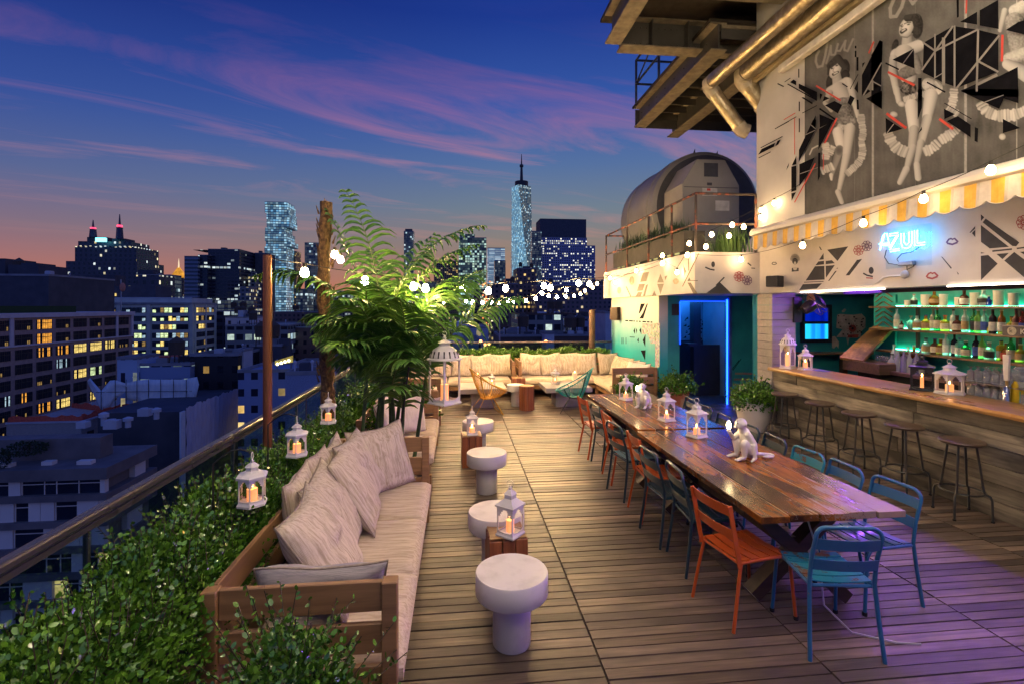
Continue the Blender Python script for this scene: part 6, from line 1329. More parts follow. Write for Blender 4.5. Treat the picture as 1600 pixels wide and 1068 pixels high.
# fronds: aim = where the tip falls on the photo at about the palm's distance
spec_ = [(3.0,0,1.5,64,86,.35),(3.05,0,1.85,80,20,.1),(2.75,0,1.8,90,34,.1),(2.3,0,1.5,86,48,.2),(.15,0,1.75,84,78,.15),(-.2,0,1.6,80,70,.1),(.35,0,1.45,70,62,.15),(.05,0,1.3,58,52,.1),(.9,0,1.2,66,60,.1),
         (-1.45,0,1.2,74,80,.1),(-1.3,0,1.1,70,72,.0),(-1.9,0,1.1,68,75,.0),(-2.5,0,1.2,66,85,.1),(3.05,0,1.0,58,80,-.05),(-2.7,0,.9,58,75,-.2),(-1.2,0,.85,60,72,-.25),
         (.8,0,1.5,80,70,.1),(2.3,0,1.2,70,75,.05),(-1.8,0,.85,58,75,-.3),(.5,0,1.65,88,50,.2),
         (-1.1,0,.85,66,70,-.55),(-1.6,0,.8,64,75,-.6),(-2.1,0,.85,66,70,-.55),(-2.6,0,.75,62,70,-.6),(-1.4,0,1.0,74,68,-.35),(-1.9,0,1.0,74,72,-.3),(-1.6,0,1.0,76,76,-.2)]
dirs = [math.atan2(math.sin(a), math.cos(a)) for a, *_ in spec_]
for i, (a, tw, L_, lift, droop, dz) in enumerate(spec_):
    e = canes[i % len(canes)]+Vector((0,0,dz*.6-.05)); frond(e, (math.cos(a), math.sin(a), 0), L_, rad(lift), rad(droop), 60+i).build('frond', [palm_l, rach], pt, world=True)
# ------------------------------------------------------------ long plank table
def plankmat():
    m, t, b = newmat('varnished_plank'); g = node(t, 'ShaderNodeNewGeometry'); r7 = M_(t, 'MULTIPLY', g.outputs['Random Per Island'], 31.0)
    c = node(t, 'ShaderNodeTexCoord'); cb = node(t, 'ShaderNodeCombineXYZ'); [t.links.new(r7, cb.inputs[i]) for i in range(3)]
    ad = node(t, 'ShaderNodeVectorMath', operation='ADD'); t.links.new(c.outputs['Object'], ad.inputs[0]); t.links.new(cb.outputs[0], ad.inputs[1])
    def mp(s): q = node(t, 'ShaderNodeMapping'); q.inputs['Scale'].default_value = s; t.links.new(ad.outputs[0], q.inputs[0]); return q.outputs[0]
    grain = tnoise(t, mp((26,1.3,26)), 2.0, 7, .65, .6); stain = tnoise(t, mp((3.0,1.3,3)), 1.3, 4, .5, .5); blot = tnoise(t, mp((7,4,7)), 1.6, 5, .7)
    col = mixc(t, rampn(t, grain, [(.3, 0.0), (.7, 1.0)]), (.40,.14,.018,1), (.17,.048,.008,1))
    col = mixc(t, rampn(t, stain, [(.40, 0.0), (.60, .95)]), col, (.022,.009,.005,1)); col = mixc(t, rampn(t, blot, [(.52, 0.0), (.72, .75)]), col, (.03,.012,.006,1))
    # varnish worn to grey timber at the near right end
    sp = node(t, 'ShaderNodeSeparateXYZ'); t.links.new(c.outputs['Object'], sp.inputs[0]); wr = M_(t, 'SUBTRACT', M_(t, 'MULTIPLY', sp.outputs[0], .55), M_(t, 'MULTIPLY', sp.outputs[1], .42))
    wf = M_(t, 'ADD', wr, M_(t, 'MULTIPLY_ADD', grain, .9, M_(t, 'MULTIPLY_ADD', blot, .5, -.40))); wk = rampn(t, wf, [(.32, 0.0), (.46, .8)])
    col = mixc(t, wk, col, (.36,.27,.20,1)); t.links.new(col, b.inputs['Base Color']); t.links.new(M_(t, 'MULTIPLY_ADD', stain, -.2, M_(t, 'MULTIPLY_ADD', wk, .3, .32)), b.inputs['Roughness'])
    b.inputs['Specular IOR Level'].default_value = .36; bumpn(t, b, M_(t, 'ADD', grain, M_(t, 'MULTIPLY', blot, .6)), .22, .004); return m
tw_ = plankmat(); gap_light_m = plain('pale_seam', (.50,.38,.22), None, .5); tdk = wood('trestle_dark', (.06,.035,.02), (.03,.018,.01), 0, .5, .8, .1); endg = plain('cut_timber_end', (.45,.40,.36), (.25,.2,.17), .8, scale=30)
def table(label, x0, x1, y0, y1, zt, trest, seed):
    t = thing('plank_table', label, 'table', ((x0+x1)/2, (y0+y1)/2, 0)); rr = random.Random(seed); n = 5; w = (x1-x0)/n
    m = MB()
    for i in range(n): m.box(x0+i*w+.004, y0+rr.uniform(0, .02), zt-.045+rr.uniform(-.001, .001), x0+(i+1)*w-.004, y1-rr.uniform(0, .008), zt+rr.uniform(-.002, .002))
    m.build('tabletop', tw_, t, world=True, bevel=.004, seg=2)
    m = MB(); [m.box(x0+i*w-.0035, y0+.03, zt-.04, x0+i*w+.0035, y1-.02, zt-.0035) for i in range(1, n)]; m.build('gap_light_strip', gap_light_m, t, world=True)  # pale strips paint the light showing in the gaps between boards
    m = MB(); [m.box(x0+.08, y-.04, zt-.11, x1-.08, y+.04, zt-.05) for y in trest]; m.box(2.38, trest[0]+.05, .34, 2.46, trest[-1]-.05, .42); m.build('batten', tdk, t, world=True)
    for y in trest:
        for sg in (1, -1):
            a = Vector((2.43-sg*.36, y+sg*.046, .0)); b_ = Vector((2.43+sg*.34, y+sg*.046, zt-.112)); dv = (b_-a).normalized(); m = MB(); m.bar(a+dv*.05, b_, .085, .11, up=(0,1,0)); m.build('leg', tdk, t, world=True)
            m = MB(); m.bar(a+dv*.047, a+dv*.0498, .087, .112, up=(0,1,0)); m.build('leg_end', endg, t, world=True)
    return t
table('near half of the long varnished plank table on crossed dark legs', 1.92, 2.94, 3.01, 5.26, .76, (3.38, 4.88), 1)
table('far half of the long varnished plank table on crossed dark legs', 1.95, 2.95, 5.27, 7.52, .768, (5.62, 7.05), 2)
# ------------------------------------------------------------ metal bistro chairs
def paint(name, c, chip=(.10,.04,.02), lo=.62):
    m, t, b = newmat(name); n = tnoise(t, coords(t), 9, 6, .7); n2 = tnoise(t, coords(t), 3, 3)
    base_ = mixc(t, n2, c4(tuple(x*.75 for x in c)), c4(tuple(min(1,x*1.15) for x in c))); col = mixc(t, rampn(t, n, [(lo, 0.0), (lo+.03, 1.0)]), base_, c4(chip)); t.links.new(col, b.inputs['Base Color'])
    t.links.new(rampn(t, n, [(.3, .25), (.7, .5)]), b.inputs['Roughness']); b.inputs['Specular IOR Level'].default_value = .5; b.inputs['Coat Weight'].default_value = .3; b.inputs['Coat Roughness'].default_value = .1; return m
pB = paint('blue_enamel', (.012,.09,.21)); pD = paint('navy_enamel', (.009,.034,.055)); pO = paint('orange_enamel', (.52,.085,.012), (.2,.05,.01), .7); pT = paint('worn_turquoise', (.02,.24,.34), (.13,.05,.02), .55); pB2 = paint('mid_blue_enamel', (.018,.12,.28), (.25,.1,.05), .68)
def chair(label, x, y, rz, fm, sm, hoop=True, name='bistro_chair'):
    t = thing(name, label, 'chair', (x, y, 0), rz, 'metal bistro chairs round the plank table'); w = .20; r = .0125
    zt = .80
    if hoop:
        c = []
        for i in range(7): a = math.pi*.5*i/6; c.append((w-.01-.06*(1-math.cos(a)), -.255-.01, zt-.06+.06*math.sin(a)))
        left = [(-px, py, pz) for px, py, pz in c[::-1]]
        pts = [(w+.015,-.25,0),(w,-.215,.25),(w-.01,-.195,.44),(w-.01,-.215,.58)]+c+left+[(-(w-.01),-.215,.58),(-(w-.01),-.195,.44),(-w,-.215,.25),(-w-.015,-.25,0)]
        MB().tube(pts, r, 8).build('rear_frame', fm, t, smooth=60)
    else:
        for s in (1, -1):
            MB().tube([(s*(w+.012),-.26,0),(s*w,-.22,.22),(s*(w-.015),-.18,.42)], r*.95, 8).build('leg', fm, t, smooth=60)
            MB().bar((s*(w-.005),-.195,.40), (s*(w-.005),-.275,zt+.01), .012, .03, up=(0,1,0)).build('back_post', fm, t)
    for s in (1, -1): MB().tube([(s*(w-.015),-.19,.425),(s*(w-.012),.10,.43),(s*(w-.008),.17,.425),(s*(w-.002),.205,.38),(s*(w+.012),.24,0)], r*.95, 8).build('front_leg', fm, t, smooth=60)
    m = MB()
    for s in (1, -1): m.lathe([(.016,0),(.016,.025)], (s*(w+.012),.24,0), 8)
    m.build('foot_cap', plain('rubber', (.01,.01,.01), None, .8) if 'rubber' not in bpy.data.materials else bpy.data.materials['rubber'], t)
    m = MB()
    for i in range(5):
        y0 = -.175+i*.077; vs = []
        for k in range(9):
            f = -1+k/4; z = .445-.012*(1-f*f); vs += [(f*(w-.012), y0, z), (f*(w-.012), y0+.064, z-.003*(i == 4)), (f*(w-.012), y0+.064, z-.006), (f*(w-.012), y0, z-.006)]
        m.add(vs, [(4*k+a_, 4*k+4+a_, 4*k+4+b_, 4*k+b_) for k in range(8) for a_, b_ in ((1,0),(2,1),(3,2),(0,3))]+[(0,1,2,3),(35,34,33,32)])
    m.build('seat', sm, t, smooth=40)
    m = MB(); m.tube([(-(w-.02),.165,.415),(w-.02,.165,.415)], r*.8, 6); m.tube([(-(w-.02),-.185,.418),(w-.02,-.185,.418)], r*.8, 6); m.build('seat_rail', fm, t)
    for z0, z1 in (((.665,.735),(.53,.60)) if hoop else ((.735,.81),(.575,.645))):
        vs = []; ya = lambda z: -.195-.085*(z-.44)/.36+(.0 if hoop else .012)
        for k in range(9):
            f = -1+k/4; bow = -.022*(1-f*f)
            vs += [(f*(w-.012), ya(z0)+bow, z0), (f*(w-.012), ya(z1)+bow, z1), (f*(w-.012), ya(z1)+bow-.005, z1), (f*(w-.012), ya(z0)+bow-.005, z0)]
        MB().add(vs, [(4*k+b_, 4*k+4+b_, 4*k+4+a_, 4*k+a_) for k in range(8) for a_, b_ in ((1,0),(2,1),(3,2),(0,3))]+[(3,2,1,0),(32,33,34,35)]).build('back_slat', fm, t, smooth=40)
    return t
Lc = -90
chair('red orange slatted chair at the near left corner of the plank table', 1.985, 3.32, rad(Lc+10), pO, pO, False)
chair('dark navy chair directly behind the nearest orange chair', 2.02, 3.92, rad(Lc-4), pD, pD)
chair('dark navy chair with bent back second behind the nearest orange chair', 1.98, 4.42, rad(Lc+3), pD, pD)
chair('orange slatted chair half hidden between two navy chairs', 2.03, 4.90, rad(Lc-2), pO, pO, False)
chair('navy chair with pale worn seat beside the middle orange chairs', 1.99, 5.48, rad(Lc+8), pD, paint('pale_blue_seat', (.10,.22,.28)))
chair('orange slatted chair pushed in behind the navy chair with worn seat', 2.06, 5.95, rad(Lc-2), pO, pO, False)
chair('navy chair next to the furthest orange chair', 2.07, 6.50, rad(Lc+3), pD, pD)
chair('furthest orange chair at the far left corner of the plank table', 2.02, 6.98, rad(Lc+4), pO, pO, False)
Rc = 90
chair('blue chair with chipped paint at the near right corner of the plank table', 2.97, 3.38, rad(Rc+6), pB2, pB)
chair('blue chair second from the near right corner with rounded hoop back', 2.93, 3.86, rad(Rc-3), pB2, pB)
chair('blue chair with silvery worn hoop third along the right side', 2.90, 4.24, rad(Rc+3), pT, pB)
chair('navy hoop chair opposite the nearer monkey lamp', 2.90, 4.75, rad(Rc-3), pD, pD)
chair('navy hoop chair behind the nearer monkey lamp', 2.92, 5.22, rad(Rc+2), pD, pD)
chair('navy hoop chair beside the middle table lantern', 2.93, 5.76, rad(Rc-4), pD, pD)
chair('navy hoop chair opposite the two white table lanterns', 2.97, 6.32, rad(Rc+5), pD, pD)
chair('furthest hoop chair with sky blue seat on the right side', 3.02, 6.86, rad(Rc-6), pD, pT)
chair('blue hoop chair with rust chipped turquoise seat at the table head', 2.33, 2.99, rad(-9), pB2, pT)
# ------------------------------------------------------------ bar stools
seatw = plain('stool_seat_wood', (.12,.075,.05), (.07,.045,.03), .35, scale=6, coat=.3); legm = plain('stool_steel', (.035,.05,.055), (.05,.04,.035), .4, metal=.3, scale=8)
def bar_stool(label, x, y, rz):
    t = thing('bar_stool', label, 'bar stool', (x, y, 0), rz, 'round bar stools along the bar')
    MB().lathe([(.02,.725),(.17,.725),(.186,.735),(.19,.747),(.182,.76),(.02,.764)], n=32).build('seat', seatw, t, smooth=40)
    for k in range(4):
        a = k*math.pi/2+.4; c, s_ = math.cos(a), math.sin(a); o = lambda r_, z: (r_*c, r_*s_, z)
        MB().tube([o(.11,.725), o(.165,.30), o(.175,.262), o(.215,.245), o(.226,.21), o(.232,.012)], .011, 8).build('leg', legm, t, smooth=50)
        MB().lathe([(.015,0),(.015,.014)], o(.232,0), 8).build('foot', bpy.data.materials['rubber'], t)
    MB().tube([(.178*math.cos(i*.2618), .178*math.sin(i*.2618), .255) for i in range(24)], .009, 6, closed=True).build('foot_ring', legm, t, smooth=50)
for (y, rz, lb) in ((4.56,.1,'nearest round bar stool at the right edge of the bar front'),(5.22,.5,'second bar stool from the camera along the plank bar'),(5.87,.2,'middle bar stool of the five along the plank bar'),(6.56,.8,'fourth bar stool from the camera by the far end of the bar'),(7.33,.3,'furthest bar stool beside the potted bush')): bar_stool(lb, 5.06, y, rz)
# ------------------------------------------------------------ white mushroom tables, stumps, coffee tables
wm = plain('white_concrete', (.62,.59,.57), (.45,.42,.40), .6, scale=7, bump=.15, thr=(.5,.85))
for x, y, lb in ((.335,3.13,'nearest white mushroom shaped side table'),(.31,4.07,'white mushroom table behind the lantern on the near stump'),(.325,5.72,'white mushroom table in the middle of the row'),(.29,7.30,'furthest white mushroom table behind the far stump lantern')):
    t = thing('side_table', lb, 'side table', (x, y, 0), 0, 'white mushroom side tables')
    MB().lathe([(.115,0),(.119,.006),(.119,.31)], n=48).build('pedestal', wm, t, smooth=40)
    MB().lathe([(.222,.312),(.227,.318),(.227,.442),(.222,.45),(.001,.4505)], n=64).build('top', wm, t, smooth=40)
stw = wood('stump_wood', (.30,.10,.04), (.14,.04,.015), 2, .45, .8, .2, .4, coat=.15); stt_ = wood('stump_end', (.42,.24,.09), (.22,.11,.04), 0, .5, .6, .2, .3)
def stump(label, x, y, w, h, rz, n=8, rnd=False):
    t = thing('timber_stump', label, 'stump table', (x, y, 0), rz); m = MB(); rr = random.Random(int(x*100))
    if rnd:
        for k in range(12): a = k*math.pi/6; m.prism([(w/2*math.cos(a-.25), w/2*math.sin(a-.25)), (w/2*1.02*math.cos(a), w/2*1.02*math.sin(a)), (w/2*math.cos(a+.25), w/2*math.sin(a+.25)), (w/4*math.cos(a+.25), w/4*math.sin(a+.25)), (w/4*math.cos(a-.25), w/4*math.sin(a-.25))], lambda u, v, q: (u, v, h*q))
        m.lathe([(w*.27,0),(w*.27,h-.01)], n=16)
    else:
        for i in range(3):
            for j in range(3): d = rr.uniform(-.012, .012); m.box(-w/2+i*w/3+.003, -w/2+j*w/3+.003+d*(j != 1), 0, -w/2+(i+1)*w/3-.003, -w/2+(j+1)*w/3-.003+d*(j != 1), h-rr.uniform(0, .012))
    m.build('log', stw, t, bevel=.004); m2 = MB()
    MB().cbox((0, 0, h+.003), w*.93, w*.93, .006).build('top', stt_, t) if not rnd else MB().lathe([(w*.46,h+.001),(w*.46,h+.006),(.001,h+.0065)], n=24).build('top', stt_, t, smooth=30)
stump('reddish timber stump carrying the nearer floor lantern', .36, 3.78, .29, .41, .06); stump('reddish timber stump carrying the far floor lantern', .18, 6.72, .27, .41, .05); stump('grooved round red stump between the coffee tables', 1.40, 10.2, .31, .49, .2, rnd=True); stump('timber stump pushed against the back sofa by the divider', 1.36, 11.32, .3, .5, .0)
t = thing('drum_stool', 'white drum stool half hidden behind the grooved red stump', 'stool', (1.22, 10.62, 0)); MB().lathe([(.09,0),(.10,.05),(.10,.32)], n=32).build('pedestal', wm, t, smooth=40); MB().lathe([(.19,.322),(.19,.45),(.001,.452)], n=40).build('top', wm, t, smooth=40)
cgrey = plain('coffee_concrete', (.33,.31,.29), (.25,.235,.22), .6, scale=3, bump=.08)
for (x0, y0, x1, y1, lb) in ((.03,10.25,1.0,11.15,'low grey slab coffee table behind the yellow chair'),(1.80,10.2,2.78,11.1,'low grey slab coffee table behind the teal chair')):
    t = thing('coffee_table', lb, 'coffee table', ((x0+x1)/2, (y0+y1)/2, 0)); MB().box(x0, y0, .33, x1, y1, .43).build('top', cgrey, t, world=True, bevel=.008); MB().box(x0+.24, y0+.2, 0, x1-.24, y1-.2, .328).build('pedestal', cgrey, t, world=True, bevel=.006)
# ------------------------------------------------------------ string chairs
def string_chair(label, x, y, rz, cm, fm, name, legs4):
    t = thing(name, label, 'chair', (x, y, 0), rz); rim = lambda a: Vector((.39*math.sin(a), .37*math.cos(a)*(1+.12*math.cos(a)) , .64-.23*math.cos(a)+.02*math.cos(2*a))); ring = lambda a: Vector((.15*math.sin(a), .02+.13*math.cos(a), .30))
    MB().tube([rim(i*math.pi/24) for i in range(48)], .011, 8, closed=True).build('rim', fm if legs4 else cm, t, smooth=60); MB().tube([ring(i*math.pi/10) for i in range(20)], .010, 6, closed=True).build('seat_ring', fm, t, smooth=60)
    m = MB()
    for i in range(56):
        a = i*2*math.pi/56; p, q = rim(a), ring(a); mid = p.lerp(q, .5)+Vector((0,0,-.035)); m.tube([p, mid, q, Vector((q.x*.25, .02+(q.y-.02)*.25, .295))], .0034, 5, cap=False)
    m.build('string', cm, t, smooth=60)
    L4 = [(.30,.26),(-.30,.26),(.27,-.28),(-.27,-.28)] if legs4 else [(.26,.30),(-.26,.30),(0,-.34)]
    for lx, ly in L4: MB().tube([(lx*.42, .02+ly*.36, .30), (lx*1.0, ly, .01)], .009, 6).build('leg', fm, t, smooth=60)
    if legs4: MB().tube([(.30,.26,.012),(-.30,.26,.012)], .009, 6).build('stretcher', fm, t); MB().tube([(.27,-.28,.012),(-.27,-.28,.012)], .009, 6).build('stretcher', fm, t)
    m = MB(); a_ = [2.3, 4.0]
    for a in (1.0, 2.2, 4.1, 5.3): m.tube([rim(a), rim(a).lerp(ring(a), .5)+Vector((0,0,-.05)), ring(a)], .008, 6)
    m.build('frame_rod', fm, t, smooth=60)
yel = plain('yellow_cord', (.62,.30,.015), (.5,.22,.01), .45, scale=9); tea = plain('teal_cord', (.01,.33,.28), (.01,.26,.23), .4, scale=9); bmet = plain('black_metal', (.015,.015,.018), None, .4, .5)
string_chair('amber yellow string chair facing right beside the coffee table', .56, 9.95, rad(-78), yel, plain('yellow_metal', (.60,.33,.03), None, .4), 'string_chair', True)
string_chair('teal string chair on thin black legs facing left', 2.36, 9.85, rad(72), tea, bmet, 'string_chair', False)
# ------------------------------------------------------------ pots
potm = plain('glazed_white_pot', (.62,.58,.57), (.55,.51,.5), .35, scale=2); terr = plain('terracotta', (.42,.12,.06), (.5,.3,.22), .8, scale=4, thr=(.45,.55))
def pot(label, x, y, r, h, mt, blab, br_, bz, seed, leaf=.045, n=3200):
    t = thing('plant_pot', label, 'pot', (x, y, 0)); MB().lathe([(r*.55,0),(r*.62,.01),(r*.88,h*.45),(r,h*.82),(r*.97,h),(r*.90,h),(r*.86,h*.85),(.001,h*.83)], n=40).build('body', mt, t, smooth=40); MB().lathe([(r*.85,h*.84),(.001,h*.86)], n=24).build('soil', soil, t)
    bush('pot_bush', blab, (x, y, h*.9), br_, n, leaf, seed, (1,1,bz))
pot('round white pot beside the furthest bar stool', 4.98, 8.02, .29, .52, potm, 'round green bush in the white pot by the blue door', .36, .95, 11)
pot('white and terracotta pot in front of the blue entrance', 4.52, 10.0, .25, .42, terr, 'dense dark bush in the pot left of the blue door', .38, .8, 12)
pot('pale pot behind the far end of the plank table', 3.45, 9.75, .2, .45, potm, 'bright green bush in front of the slatted arm by the turquoise wall', .30, .95, 13, n=2200)
# ------------------------------------------------------------ lanterns and candles
lw = plain('lantern_white', (.68,.65,.62), (.58,.55,.52), .55, scale=9); lb_ = plain('lantern_black', (.012,.012,.012), (.02,.018,.016), .4, scale=9); lgl = glass('lantern_glass', (.97,.97,.97), .97)
def waxm(name, c, s):
    m, t, b = newmat(name); b.inputs['Base Color'].default_value = (.75,.55,.35,1); b.inputs['Emission Color'].default_value = c4(c); b.inputs['Emission Strength'].default_value = s; b.inputs['Roughness'].default_value = .6; return m
wax = waxm('lit_wax', (1,.30,.06), .9); waxp = waxm('pale_wax', (1,.62,.30), .35); flame = emit('candle_flame', (1,.46,.10), 60)
def lantern(label, loc, n, r, hb, rh, rz=0.0, mat=lw, name='candle_lantern', candle=(.032,.09), group=None, dome=False, hook=False, lit=True, cup=True, arches=True):
    """n-sided lantern: base tray, corner posts, arched openings, glass, stepped roof with cupola and finial, candle inside"""
    t = thing(name, label, 'lantern', loc, rz, group); o = math.pi/n; ap = r*math.cos(math.pi/n)
    zb = .025
    MB().lathe([(r*1.12,0),(r*1.14,.012),(r*1.06,.02),(r*1.03,zb)], n=n, rot=o).build('base', mat, t)
    m = MB(); tr = r*.10
    for k in range(n): a = o+2*math.pi*k/n; m.cbox((r*.95*math.cos(a), r*.95*math.sin(a), zb+hb/2), tr, tr, hb, None)
    m.build('post', mat, t)
    m = MB(); fw = 2*r*math.sin(math.pi/n)*.92; aw = fw/2; th = .004
    for k in range(n):
        a = 2*math.pi*k/n; c, s_ = math.cos(a), math.sin(a); F = lambda u, z, q: Vector(((ap*.95+q*th)*c-u*s_, (ap*.95+q*th)*s_+u*c, zb+z))
        for sg in ((1, -1) if arches else ()):
            P = [(sg*aw, hb), (sg*aw, hb*.66)] + [(sg*aw*(.80-.22*abs(math.sin(i*1.57))-.45*(i/6)**1.5), hb*(.66+.25*i/6)) for i in range(0, 7)] + [(0, hb*.93), (0, hb)]
            if sg < 0: P = P[::-1]
            m.prism(P, F)
        P = [(-aw, 0), (aw, 0), (aw, hb*.14), (aw*.72, hb*.07), (0, hb*.05), (-aw*.72, hb*.07), (-aw, hb*.14)]; m.prism(P, F)
    m.build('tracery', mat, t)
    m = MB(); m.lathe([(r*.90,zb+.004),(r*.90,zb+hb)], n=n, rot=o); m.f = m.f[:-2]; m.m = m.m[:len(m.f)]; m.build('pane', lgl, t)
    z1 = zb+hb
    if dome: prof = [(r*1.16,z1),(r*1.16,z1+.012),(r*1.0,z1+.02),(r*.95,z1+rh*.22),(r*.72,z1+rh*.42),(r*.46,z1+rh*.52),(r*.36,z1+rh*.55),(r*.36,z1+rh*.66),(r*.46,z1+rh*.68),(r*.2,z1+rh*.78),(r*.09,z1+rh*.82),(r*.13,z1+rh*.87),(r*.07,z1+rh*.93),(.001,z1+rh)]
    else: prof = [(r*1.18,z1),(r*1.2,z1+.012),(r*1.02,z1+.022),(r*.74,z1+rh*.25),(r*.50,z1+rh*.36),(r*.46,z1+rh*.38),(r*.44,z1+rh*.56),(r*.56,z1+rh*.58),(r*.30,z1+rh*.72),(r*.12,z1+rh*.80),(r*.16,z1+rh*.87),(r*.08,z1+rh*.93),(.001,z1+rh)]
    MB().lathe(prof, n=(24 if dome else n), rot=o).build('roof', mat, t, smooth=30)
    if dome:
        m = MB()
        for k in range(16): a = k*math.pi/8; m.bar((r*.985*math.cos(a), r*.985*math.sin(a), z1+rh*.10), (r*.86*math.cos(a), r*.86*math.sin(a), z1+rh*.36), r*.09, .006, up=(math.cos(a), math.sin(a), .3))
        m.build('vent_slot', plain('slot_dark', (.04,.035,.03), None, .8) if 'slot_dark' not in bpy.data.materials else bpy.data.materials['slot_dark'], t)
    MB().tube([(0, .0+.028*math.cos(i*.524), z1+rh+.012+.024*math.sin(i*.524)) for i in range(12)], .003, 6, closed=True).build('ring', mat, t)
    cr, chh = candle
    cn = MB().lathe([(cr,zb),(cr,zb+chh),(cr*.85,zb+chh+.002),(.001,zb+chh-.004)], n=16).build('candle', wax if lit else waxp, t, smooth=40)
    if lit: MB().lathe([(.001,zb+chh+.006),(.007,zb+chh+.016),(.005,zb+chh+.028),(.0008,zb+chh+.045)], n=8).build('flame', flame, cn)
    return t
T1, T2 = .762, .770
lantern('white lantern at the far end of the plank table beside the smaller monkey', (2.395, 6.99, T2), 4, .092, .20, .12, .5, candle=(.032,.06), group='white lanterns on the plank table')
lantern('white lantern in the middle of the plank table with dim candle', (2.43, 5.66, T2), 4, .094, .20, .13, .25, candle=(.028,.05), group='white lanterns on the plank table', lit=True)
lantern('white lantern nearest the larger monkey lamp on the plank table', (2.45, 4.95, T1), 4, .098, .21, .13, .4, candle=(.033,.065), group='white lanterns on the plank table')
lantern('tall white lantern on the bar end against the pillar', (5.40, 7.74, 1.091), 4, .118, .36, .22, .5, candle=(.035,.2), group='lanterns on the bar counter', dome=True)
lantern('short white lantern beside the tall one on the bar end', (5.57, 7.55, 1.091), 6, .105, .19, .15, .2, candle=(.035,.09), group='lanterns on the bar counter')
lantern('black metal lantern with wide roof on the bar counter', (5.62, 5.55, 1.091), 4, .15, .25, .12, .75, lb_, candle=(.018,.13), group='lanterns on the bar counter')
lantern('white quatrefoil lantern beside the black one on the bar counter', (5.70, 5.28, 1.091), 6, .14, .20, .14, .1, candle=(.04,.08), group='lanterns on the bar counter')
lantern('white lantern with amber candle on the nearer timber stump', (.385, 3.70, .417), 4, .098, .19, .15, .85, candle=(.03,.085), group='white lanterns on the stumps')
lantern('white lantern with amber candle on the far timber stump', (.185, 6.66, .417), 4, .088, .19, .13, .1, candle=(.035,.065), group='white lanterns on the stumps')
lantern('tiny white lantern on the coffee table behind the yellow chair', (.72, 10.7, .432), 4, .08, .14, .1, .3, candle=(.025,.05)); lantern('tiny white lantern on the coffee table behind the teal chair', (2.1, 10.75, .432), 4, .09, .2, .12, .5, candle=(.025,.05))
for x, y, h, lb in ((.42,10.75,.22,'cream pillar candle standing on the left coffee table'),(2.52,10.7,.24,'cream pillar candle standing on the right coffee table')):
    t = thing('pillar_candle', lb, 'candle', (x, y, .431)); MB().lathe([(.055,0),(.055,h),(.045,h+.002),(.001,h-.01)], n=20).build('wax', waxp, t, smooth=40); MB().lathe([(.001,h),(.007,h+.012),(.001,h+.04)], n=8).build('flame', flame, t)
ironm = plain('black_iron', (.012,.012,.012), None, .5)
def hook(label, px, py, X, up_, arm, zt):
    """shepherd's crook: thin iron pole in the planter, curled arm carrying a ring"""
    p = atX(px, py, X); return p
HP = [(-1.47, 3.36, (394, 787)), (-1.44, 4.30, (464, 711)), (-1.40, 5.18, (513, 660))]
for i, ((hx, hy, bpx), lb, lb2) in enumerate(zip(HP, ('hexagonal white lantern hanging nearest the camera over the hedge','hexagonal white lantern hanging in the middle over the hedge','hexagonal white lantern hanging furthest back by the bark post'), ('iron crook holding the nearest hanging hedge lantern','iron crook holding the middle hanging hedge lantern','iron crook holding the furthest hanging hedge lantern'))):
    q = atX(bpx[0], bpx[1], (-1.16,-1.2,-1.24)[i]); top = q.z+.30
    lantern(lb, (q.x, q.y, q.z), 6, .073, .13, .105, .2, candle=(.028,.065), group='lanterns hanging over the hedge')
    m = MB(); pts = [(q.x-.2, q.y-.02, .3), (q.x-.2, q.y-.02, top-.06)] + [(q.x-.2+.2*f, q.y-.02+.02*f, top-.06+.075*math.sin(math.pi*f*.78)) for f in (.1,.25,.4,.55,.7,.85,1)]
    pts[-1] = (q.x, q.y, top-.005); m.tube(pts, .005, 6); tag(m.build('lantern_hook', ironm, smooth=60), lb2, 'hook', 'iron crooks in the hedge')
q = Vector((-.135, 5.15, 1.12))
lantern('large white domed lantern hanging from the tilted iron crook', q, 4, .155, .42, .25, .785, candle=(.04,.17), dome=True, name='hanging_lantern', arches=False)
m = MB(); top = q.z+.025+.42+.25; b0 = at(637, 684, .45); m.tube([(b0.x, 5.10, .44), (-.46, 5.12, top-.1), (-.44, 5.13, top+.05), (-.36, 5.14, top+.14), (-.25, 5.15, top+.14), (-.165, 5.15, top+.085), (-.135, 5.15, top+.04)], .008, 8); tag(m.build('lantern_hook', ironm, smooth=60), 'tall tilted black crook at the far arm of the near sofa', 'hook')
